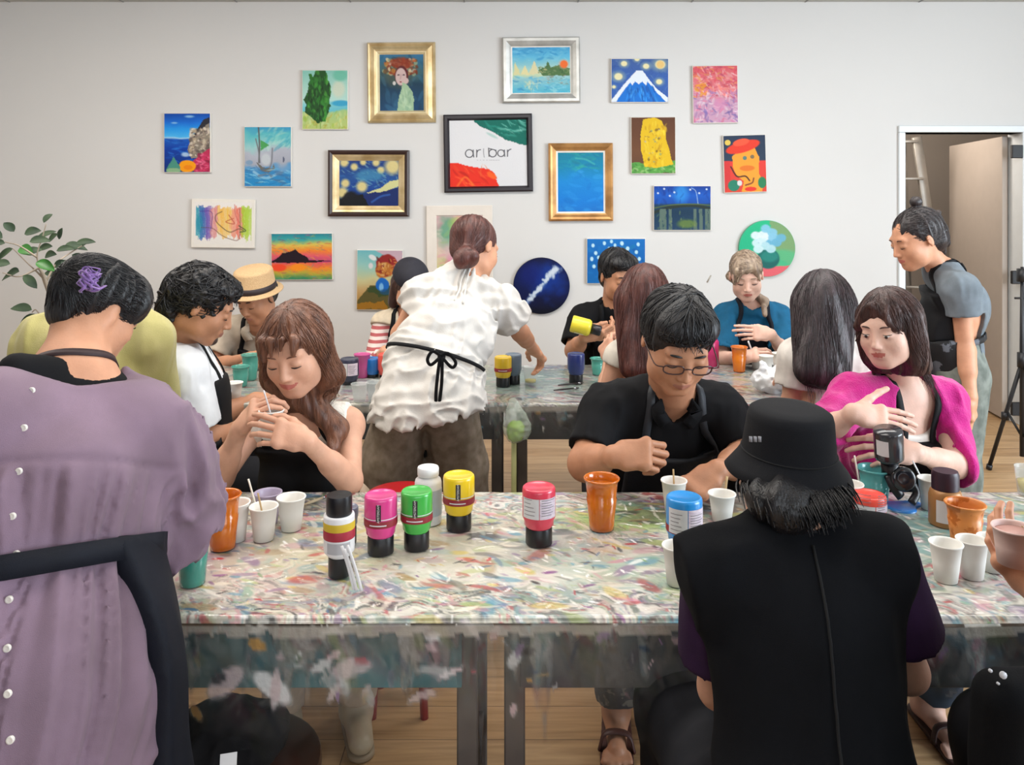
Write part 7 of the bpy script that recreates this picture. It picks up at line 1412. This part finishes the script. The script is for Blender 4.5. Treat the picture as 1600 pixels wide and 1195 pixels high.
def white_blouse_woman():
    hd = (P(742, 388, 3.13), 140, 24, -8, 1.0); nk = P(722, 432, 3.08); sR, sL = P(782, 478, 3.06), P(658, 460, 2.97)
    eR, wR, eL, wL = P(812, 518, 3.12), P(834, 546, 3.30), P(626, 520, 2.98), P(622, 570, 3.14)
    root, b, H = person('woman in white blouse and brown bun leaning over the far table, back turned', hd, nk, sL, sR, eL, wL, eR, wR, A(-.30, 2.80, .88), SK4,
        hR=((.25, .5, -.35), (0, -.5, .8), dict(curls=[.1, .5, .6, .7], thumb=.4)), hL=((.1, .8, -.4), (0, 0, 1), dict(curl=.4)), darkb=HRB, m=1.0, depth=.72, nr=.044)
    WB = mat('blouse_white_cotton', 'c9c5bf', .75, var=.03, bump=.25, bs=300, sheen=.1)
    def ex(B):
        B.u(rc(sR, lerp(sR, eR, .4), .066, .074), k=.04)
        B.u(rc(b.at(0, 0, .40), b.at(0, 0, .27), b.hw*.92, b.hw*.94, flat=(b.F, .8)), rc(b.at(0, 0, .22), P(672, 650, 2.78), b.hw*1.02, b.hw*1.34, flat=(b.F, .92)), k=.04)
    def fd(p):
        q = p-b.pel; s = (q @ b.U)/b.H; l = q @ b.L; w = noise3(p*9)-.5
        g = np.abs(2*noise3(np.stack([l*22+w*3, s*3.5-l*4, np.zeros_like(s)+1], -1))-1)-.4; g2 = np.abs(2*noise3(np.stack([l*14-w*4+s*6, s*11+w*3, np.zeros_like(s)+5], -1))-1)-.4
        cent = np.exp(-((l)/.035)**2)*np.clip((s-.5)*5, 0, 1)*.006*np.sin(l*260)
        return .018*g+.017*g2+.006*(noise3(p*30)-.5)+cent-.010*np.exp(-((s-.29)/.03)**2)*-1
    sB, o = shirt(root, b, WB, [(sL, eL, wL, .42, .060, .064), (sR, eR, wR, .62, .066, .074)], e=.016, low=-.05, neckhole=.056, extra=ex, fold=fd, name='blouse', h=.0055, cuts=lambda B: B.i(half(P(672, 654, 2.70), (.12, 0, -1)), k=.006))
    MB().add(*strap_vf(sB, [b.neck+b.L*.058+b.F*.02+b.U*.02, b.neck-b.F*.06+b.U*.025, b.neck-b.L*.058+b.F*.02+b.U*.02], .038, .006, .010, 8)).obj('collar', WB, root)
    # gathered placket cords down the upper back
    for dx in (-.008, .008): MB().add(*strap_vf(sB, [b.neck-b.F*.1+b.L*dx, b.at(dx*1.5, -.14, .78), b.at(dx*2.2, -.14, .62)], .006, .003, .005, 8)).obj('cord', WB, o)
    P0 = ring(b, sB, .215, .004, 50, (-.10, .28)); a = MB(); a.add(*band_vf(P0, .013, .004, b.U)); tie = a.obj('apron_tie', BLK, root)
    kn = P(689, 556, 2.64); D = lambda px, py, d=2.635: P(px, py, d)
    bw = MB()
    for pts in ([(689, 556), (676, 549), (668, 561), (673, 570), (686, 560)], [(689, 556), (700, 552), (712, 566), (706, 574), (692, 560)], [(688, 556), (684, 585), (681, 620), (683, 655)], [(691, 558), (690, 600), (685, 640), (684, 652)]):
        bw.add(*tube_vf([D(x, y, 2.60+.0003*(y-550)) for x, y in pts], .0055, 6, 5, flat=.35))
    bw.add(*tube_vf([D(684, 556), D(696, 557)], .009, 8)); bw.obj('bow', BLK, tie)
    AB = Blob(.02); AB.u(rc(b.at(0, 0, .55), b.at(0, .0, .05), b.hw*.95, b.hw*1.02, flat=(b.F, .95))); AB.i(half(b.pel+b.F*.03, -b.F), k=.01); put('apron', AB.mesh(.009), APR, root)
    TP = fabric('trousers_taupe', '6e6252', .9, col2='85786a', vs=30)
    hipL, hipR = b.pel-A(.075, 0, .03), b.pel+A(.075, 0, -.03)
    j = [(hipL, P(608, 730, 2.80), A(-.55, 2.84, .09)), (hipR, P(715, 730, 2.86), A(-.13, 2.92, .09))]
    B = Blob(.05); B.u(rc(b.at(0, 0, .2), b.at(0, 0, -.02), b.hw*.82, b.hw*.9, flat=(b.F, .8)))
    for hip, k_, an in j: B.u(rc(hip, k_, .092, .105), rc(k_, Z(an, .08), .105, .085), k=.03)
    B.i(half((0, 0, .07), (0, 0, -1)), k=.004); B.disp = folds(.012, 14, 5, 26, big=.01); put('trousers', B.mesh(.009), TP, root)
    for hip, k_, an in j: shoe(root, an, (.05, 1), BLK, BTN, h=.008)
    S = H; HH = Blob(.015); HH.u(S.ell((0, -.020, .036), (.082, .102, .092)), S.ell((0, -.06, -.02), (.062, .05, .06))); HH.s(S.ell((0, .118, -.035), (.064, .072, .09)), S.ell((.094, .0, -.012), (.026, .024, .035)), S.ell((-.094, .0, -.012), (.026, .024, .035)), k=.01)
    bun = P(728, 402, 3.0); HH.u(ell(bun, (.050, .044, .042)), k=.02); HH.u(ell(bun+A(-.022, -.02, -.012), (.026, .024, .030)), ell(bun+A(.024, -.018, .006), (.026, .024, .024)), k=.006)
    bl = S.loc(bun); st = strands(HH, H, 420, 12, lambda d: d[2] > -.5, to_flow(bl), .13, r=.0014, lift=.0012, jit=.05)
    hairobj(HH, H, root, HRB, st, disp=hair_groove(H, .003, 90), h=.0045)
    return root, b, H
def far_black_tee_man():
    hd = (P(966, 431, 3.97), 20, 16, 3, 1.06); nk = P(960, 480, 4.05); sL, sR = P(1010, 496, 4.08), P(908, 498, 4.08)
    eL, wL, eR, wR = P(1014, 560, 3.98), P(968, 522, 3.76), P(896, 548, 3.98), P(914, 526, 3.74)
    root, b, H = person('man in black tee at the far table holding a yellow paint bottle sideways', hd, nk, sL, sR, eL, wL, eR, wR, A(.54, 4.22, .55), SK2,
        hR=((.88, -.1, .1), (-.1, -.55, -.7), dict(curls=[.5, .55, .55, .5], thumb=.4)), hL=((-.85, -.2, .25), (.1, -.75, .6), dict(curls=[.6, .6, .6, .6], thumb=.6)), male=True, darkb=HB, brow=1.2, m=1.08, h=.006)
    sB, _ = shirt(root, b, BLK, [(sL, eL, wL, .8, .068, .068), (sR, eR, wR, .8, .070, .070)], e=.02, neckhole=.056, fold=folds(.009, 16, 6, 27), h=.007, name='tee_shirt')
    apron(root, b, APR, e=.034, w=.12, top=.72, low=-.1, sB=sB, h=.007)
    lg = sit(b, (0, -1), reach=.38); trousers(root, b, fabric('trousers_black', '17181d'), lg, h=.012)
    for hip, kn, an in lg: shoe(root, an, (0, -1), BLK, BLK, h=.008)
    S = H; HH = Blob(.014); HH.u(S.ell((0, -.022, .038), (.083, .102, .092)), S.ell((0, .045, .085), (.068, .052, .034), rotx(-14)), S.ell((0, -.06, -.03), (.066, .05, .06))); HH.s(S.ell((0, .118, -.028), (.066, .070, .086)), S.ell((.098, .01, -.04), (.034, .04, .045)), S.ell((-.098, .01, -.04), (.034, .04, .045)), k=.012)
    st = strands(HH, H, 300, 13, lambda d: d[2] > .1 and d[1] < .8, down_flow((-.02, -.02), .2, .9, .9), .08, r=.0024, lift=.005, jit=.25); hairobj(HH, H, root, HB, st, disp=hair_groove(H, .005, 60)); return root, b, H
def long_hair(H, root, m, pts, seed, n=420, length=.5, gro=.004, extra=None, grooves=80):
    S = H; HH = Blob(.03); HH.u(S.ell((0, -.018, .036), (.086, .104, .094)), S.ell((0, -.05, -.02), (.078, .06, .07)))
    for a, c, r1, r2 in pts: HH.u(rc(a, c, r1, r2, flat=((0, 1, 0), .75)), k=.05)
    HH.s(S.ell((0, .118, -.035), (.058, .072, .09)), k=.012)
    if extra: extra(HH)
    st = strands(HH, H, n, seed, lambda d: d[2] > -.1, down_flow((0, .03), -.1, 1.5, .45), length, r=.0018, lift=.003, jit=.08, step=.022)
    hairobj(HH, H, root, m, st, disp=hair_groove(H, gro, grooves), h=.006)
def red_hair_woman():
    hd = (P(1007, 462, 3.0), 176, 4, 0, .95); nk = P(1002, 526, 2.94); sL, sR = P(966, 556, 2.94), P(1046, 556, 2.92)
    eL, wL, eR, wR = P(946, 622, 2.95), P(952, 560, 3.16), P(1056, 622, 2.95), P(1030, 600, 3.2)
    root, b, H = person('woman with long straight auburn hair seen from behind at the far table', hd, nk, sL, sR, eL, wL, eR, wR, A(.46, 2.84, .55), SK1,
        hR=((-.2, .9, 0), (0, 0, 1)), hL=((-.1, .6, .5), (-.6, -.5, .3), dict(curl=.5)), back=True)
    sB, _ = shirt(root, b, fabric('tee_cream', 'd6cfc2', .85), [(sL, eL, wL, .2, .046, .048), (sR, eR, wR, .2, .046, .048)], e=.004, neckhole=.055, fold=folds(.004, 18, 6, 28), h=.007, name='tee_shirt')
    apron(root, b, APR, e=.022, w=.16, top=.7, low=-.1, sB=sB, h=.008)
    lg = sit(b, (0, 1), reach=.38); trousers(root, b, fabric('trousers_grey', '55565c'), lg, h=.012)
    for hip, kn, an in lg: shoe(root, an, (0, 1), BLK, BLK, h=.008)
    long_hair(H, root, HRB, [(P(984, 470, 2.94), P(988, 572, 2.86), .058, .045), (P(1020, 470, 2.94), P(1020, 572, 2.86), .058, .045)], 14, n=360, length=.42); return root, b, H
def blonde_woman():
    hd = (P(1166, 431, 3.96), -12, 20, 2, .98); nk = P(1174, 478, 4.05); sL, sR = P(1216, 496, 4.08), P(1134, 496, 4.08)
    eL, wL, eR, wR = P(1228, 552, 3.94), P(1204, 522, 3.74), P(1128, 560, 3.96), P(1158, 560, 3.74)
    root, b, H = person('woman with ash blonde ponytail and teal blouse sitting at the far table', hd, nk, sL, sR, eL, wL, eR, wR, A(1.21, 4.22, .55), SK3,
        hR=((.5, -.2, .2), (0, -.6, .7), dict(curl=.5)), hL=((-.97, -.05, .10), (0, -.92, .35), dict(curls=[.18, .25, .3, .35], thumb=.7)), darkb=HBL, h=.005, lash=1.5)
    TL = fabric('blouse_teal', '12587c', .75, bump=.25)
    sB, _ = shirt(root, b, TL, [(sL, eL, wL, .85, .068, .080), (sR, eR, wR, .85, .068, .080)], e=.016, neckhole=.050, fold=folds(.010, 16, 6, 29), h=.007, name='blouse')
    apron(root, b, NAVY, e=.03, w=.105, top=.76, low=-.1, sB=sB, h=.007)
    lg = sit(b, (0, -1), reach=.38); trousers(root, b, fabric('trousers_black', '17181d'), lg, h=.012)
    for hip, kn, an in lg: shoe(root, an, (0, -1), BLK, BLK, h=.008)
    S = H; HH = Blob(.015); HH.u(S.ell((0, -.022, .036), (.081, .100, .090)), S.ell((0, .03, .06), (.070, .060, .058))); HH.s(S.ell((0, .118, -.030), (.062, .070, .088)), k=.01)
    HH.u(rc(S.w(.05, .078, .066), S.w(.064, .078, -.01), .010, .006), rc(S.w(.02, .09, .066), S.w(.048, .094, .01), .008, .004), rc(S.w(-.04, .08, .066), S.w(-.060, .075, .01), .009, .005), k=.015)
    HH.u(rc(S.w(.075, -.04, -.02), P(1194, 470, 3.98), .024, .018), rc(P(1194, 470, 3.98), P(1195, 492, 3.93), .016, .010), k=.02)
    st = strands(HH, H, 300, 15, lambda d: d[2] > 0, to_flow((.06, -.09, -.03)), .13, r=.0016, lift=.002, jit=.1); hairobj(HH, H, root, HBL, st, disp=hair_groove(H, .004, 70)); return root, b, H
def dark_hair_woman_back():
    hd = (P(1286, 478, 2.86), 172, 6, -4, 1.02); nk = P(1284, 538, 2.80); sL, sR = P(1243, 556, 2.78), P(1336, 558, 2.80)
    eL, wL, eR, wR = P(1236, 630, 2.80), P(1240, 600, 3.10), P(1345, 630, 2.82), P(1320, 600, 3.1)
    root, b, H = person('woman in white tee with long dark hair falling down her back', hd, nk, sL, sR, eL, wL, eR, wR, A(1.09, 2.74, .55), SK1,
        hR=((-.2, .9, 0), (0, 0, 1)), hL=((-.1, .9, .1), (0, 0, 1)), back=True)
    shirt(root, b, fabric('tee_white', 'd8d2ca', .85), [(sL, eL, wL, .60, .056, .062), (sR, eR, wR, .60, .056, .062)], e=.012, neckhole=.055, fold=folds(.008, 18, 6, 30), h=.007, name='tee_shirt')
    lg = sit(b, (0, 1), reach=.38); trousers(root, b, fabric('trousers_navy', '20242e'), lg, h=.012)
    for hip, kn, an in lg: shoe(root, an, (0, 1), BLK, BLK, h=.008)
    long_hair(H, root, hair_mat('hair_espresso', '1c1416', '45363a'), [(P(1272, 480, 2.80), P(1264, 578, 2.70), .075, .050), (P(1300, 480, 2.80), P(1302, 582, 2.70), .075, .055), (P(1286, 480, 2.80), P(1286, 566, 2.70), .08, .060)], 16, n=420, length=.45); return root, b, H
def grey_tee_woman():
    hd = (P(1432, 374, 3.20), -84, 20, 0, .98); nk = P(1473, 424, 3.24); sL, sR = P(1500, 452, 3.10), P(1478, 446, 3.38)
    eL, wL, eR, wR = P(1508, 545, 3.10), P(1517, 622, 3.04), P(1450, 530, 3.42), P(1432, 570, 3.40)
    root, b, H = person('woman in grey tee and patterned apron standing in the doorway, facing left', hd, nk, sL, sR, eL, wL, eR, wR, A(1.80, 3.24, .84), SK4,
        hL=((.06, -.05, -1), (.75, -.65, 0), dict(curl=.28, thumb=.3, spread=.2)), hR=((-.8, 0, -.4), (0, .5, .8), dict(curl=.5)), darkb=HDB, m=1.0, depth=.74, smile=.3)
    GT = fabric('tee_grey', '6c757c', .9, bump=.3)
    sB, _ = shirt(root, b, GT, [(sL, eL, wL, .44, .062, .066), (sR, eR, wR, .5, .062, .066)], e=.018, low=-.15, neckhole=.054, fold=folds(.009, 16, 6, 31), h=.006, name='tee_shirt')
    CM = mat('apron_painted', '0f1014', .8, col2='5a5e66', vs=16, lo=.58, hi=.60)
    apron(root, b, APR, e=.048, w=.15, top=.84, low=.36, sB=sB, h=.006, tie=False)
    ap = apron(root, b, CM, e=.050, w=.17, top=.38, low=-.55, sB=sB, strap=False, h=.007, tie=True, waist_u=.33, skirt=lambda B: B.u(rbox(b.pel+b.F*.135-A(0, 0, .12), A(.13, .012, .22), .008, np.stack([b.L, b.F, A(0, 0, 1)], 1)), k=.03)); ap.name = 'apron_skirt'
    MB().add(*box_vf(b.pel+b.F*.165+A(0, -.06, .12), A(.004, .05, .035), None, .004)).obj('pocket', fabric('pocket_grey', '7d8085'), ap)
    TR = fabric('trousers_stone', '7f857e', .9, vs=20, col2='5f655f')
    j = [(b.pel+b.L*.075, b.pel*A(1, 1, 0)+b.L*.09+A(-.03, 0, .46), b.pel*A(1, 1, 0)+b.L*.09+A(.0, 0, .09)), (b.pel-b.L*.075, b.pel*A(1, 1, 0)-b.L*.09+A(-.03, 0, .46), b.pel*A(1, 1, 0)-b.L*.09+A(.0, 0, .09))]
    trousers(root, b, TR, j, r=(.105, .09, .085), fold=folds(.01, 14, 5, 32), cutz=.05)
    for hip, kn, an in j: shoe(root, an, (-1, 0), BLK, BTN, h=.008)
    S = H; HH = Blob(.014); HH.u(S.ell((0, -.022, .036), (.083, .102, .092)), S.ell((0, -.075, -.02), (.060, .05, .06)), rc(S.w(0, -.09, -.01), S.w(0, -.122, -.062), .048, .014), rc(S.w(0, -.07, -.03), S.w(0, -.088, -.085), .045, .018)); HH.s(S.ell((0, .120, -.035), (.068, .070, .090)), S.ell((.096, .004, -.02), (.024, .026, .038)), S.ell((-.096, .004, -.02), (.024, .026, .038)), k=.01)
    HH.u(S.ell((0, -.050, .145), (.024, .024, .022)), k=.008); HH.u(rc(S.w(.0, -.09, .06), S.w(0, -.13, .07), .020, .008), k=.01)
    st = strands(HH, H, 420, 17, lambda d: d[2] > -.5 and d[1] < .9, to_flow((0, -.13, .0)), .14, r=.0016, lift=.002, jit=.14); hairobj(HH, H, root, HBB, st, disp=hair_groove(H, .004, 80), h=.0045); return root, b, H
def edge_person():
    hd = (P(1900, 560, 1.28), 180, 20, 0, 1.0); nk = P(1905, 650, 1.20); sL, sR = P(1730, 720, 1.14), P(2070, 720, 1.14)
    eL, wL, eR, wR = P(1690, 975, 1.22), P(1622, 925, 1.42), P(2080, 950, 1.2), P(1960, 900, 1.45)
    root, b, H = person('person mostly outside the right edge, hand reaching in around a pink cup', hd, nk, sL, sR, eL, wL, eR, wR, A(.99, 1.06, .56), SK4,
        hL=((-.55, .12, .70), (-.75, -.55, -.1), dict(curls=[.42, .48, .52, .58], thumb=.9, spread=.2)), hR=((-.2, .9, 0), (0, 0, 1)), back=True)
    shirt(root, b, BLK, [(sL, eL, wL, .8, .062, .062), (sR, eR, wR, .8, .062, .062)], e=.02, fold=folds(.009, 16, 6, 33), h=.008)
    lg = sit(b, (0, 1), reach=.38); trousers(root, b, fabric('trousers_black', '17181d'), lg, h=.012)
    for hip, kn, an in lg: shoe(root, an, (0, 1), BLK, BLK, h=.008)
    HH = Blob(.02); S = H; HH.u(S.ell((0, -.02, .03), (.086, .104, .09)), S.ell((0, -.06, -.04), (.07, .05, .06))); hairobj(HH, H, root, HB, None, disp=hair_groove(H, .004, 70), h=.008); return root, b, H
CAST = [black_polo_man, brown_hair_woman, pink_cardigan_woman, purple_dress_woman, bucket_hat_person, green_shirt_person, white_shirt_man, straw_hat_man, cap_woman, white_blouse_woman, far_black_tee_man, red_hair_woman, blonde_woman, dark_hair_woman_back, grey_tee_woman, edge_person]
import time
for fn in CAST:
    t0 = time.time(); fn(); print('CAST', fn.__name__, round(time.time()-t0, 2))
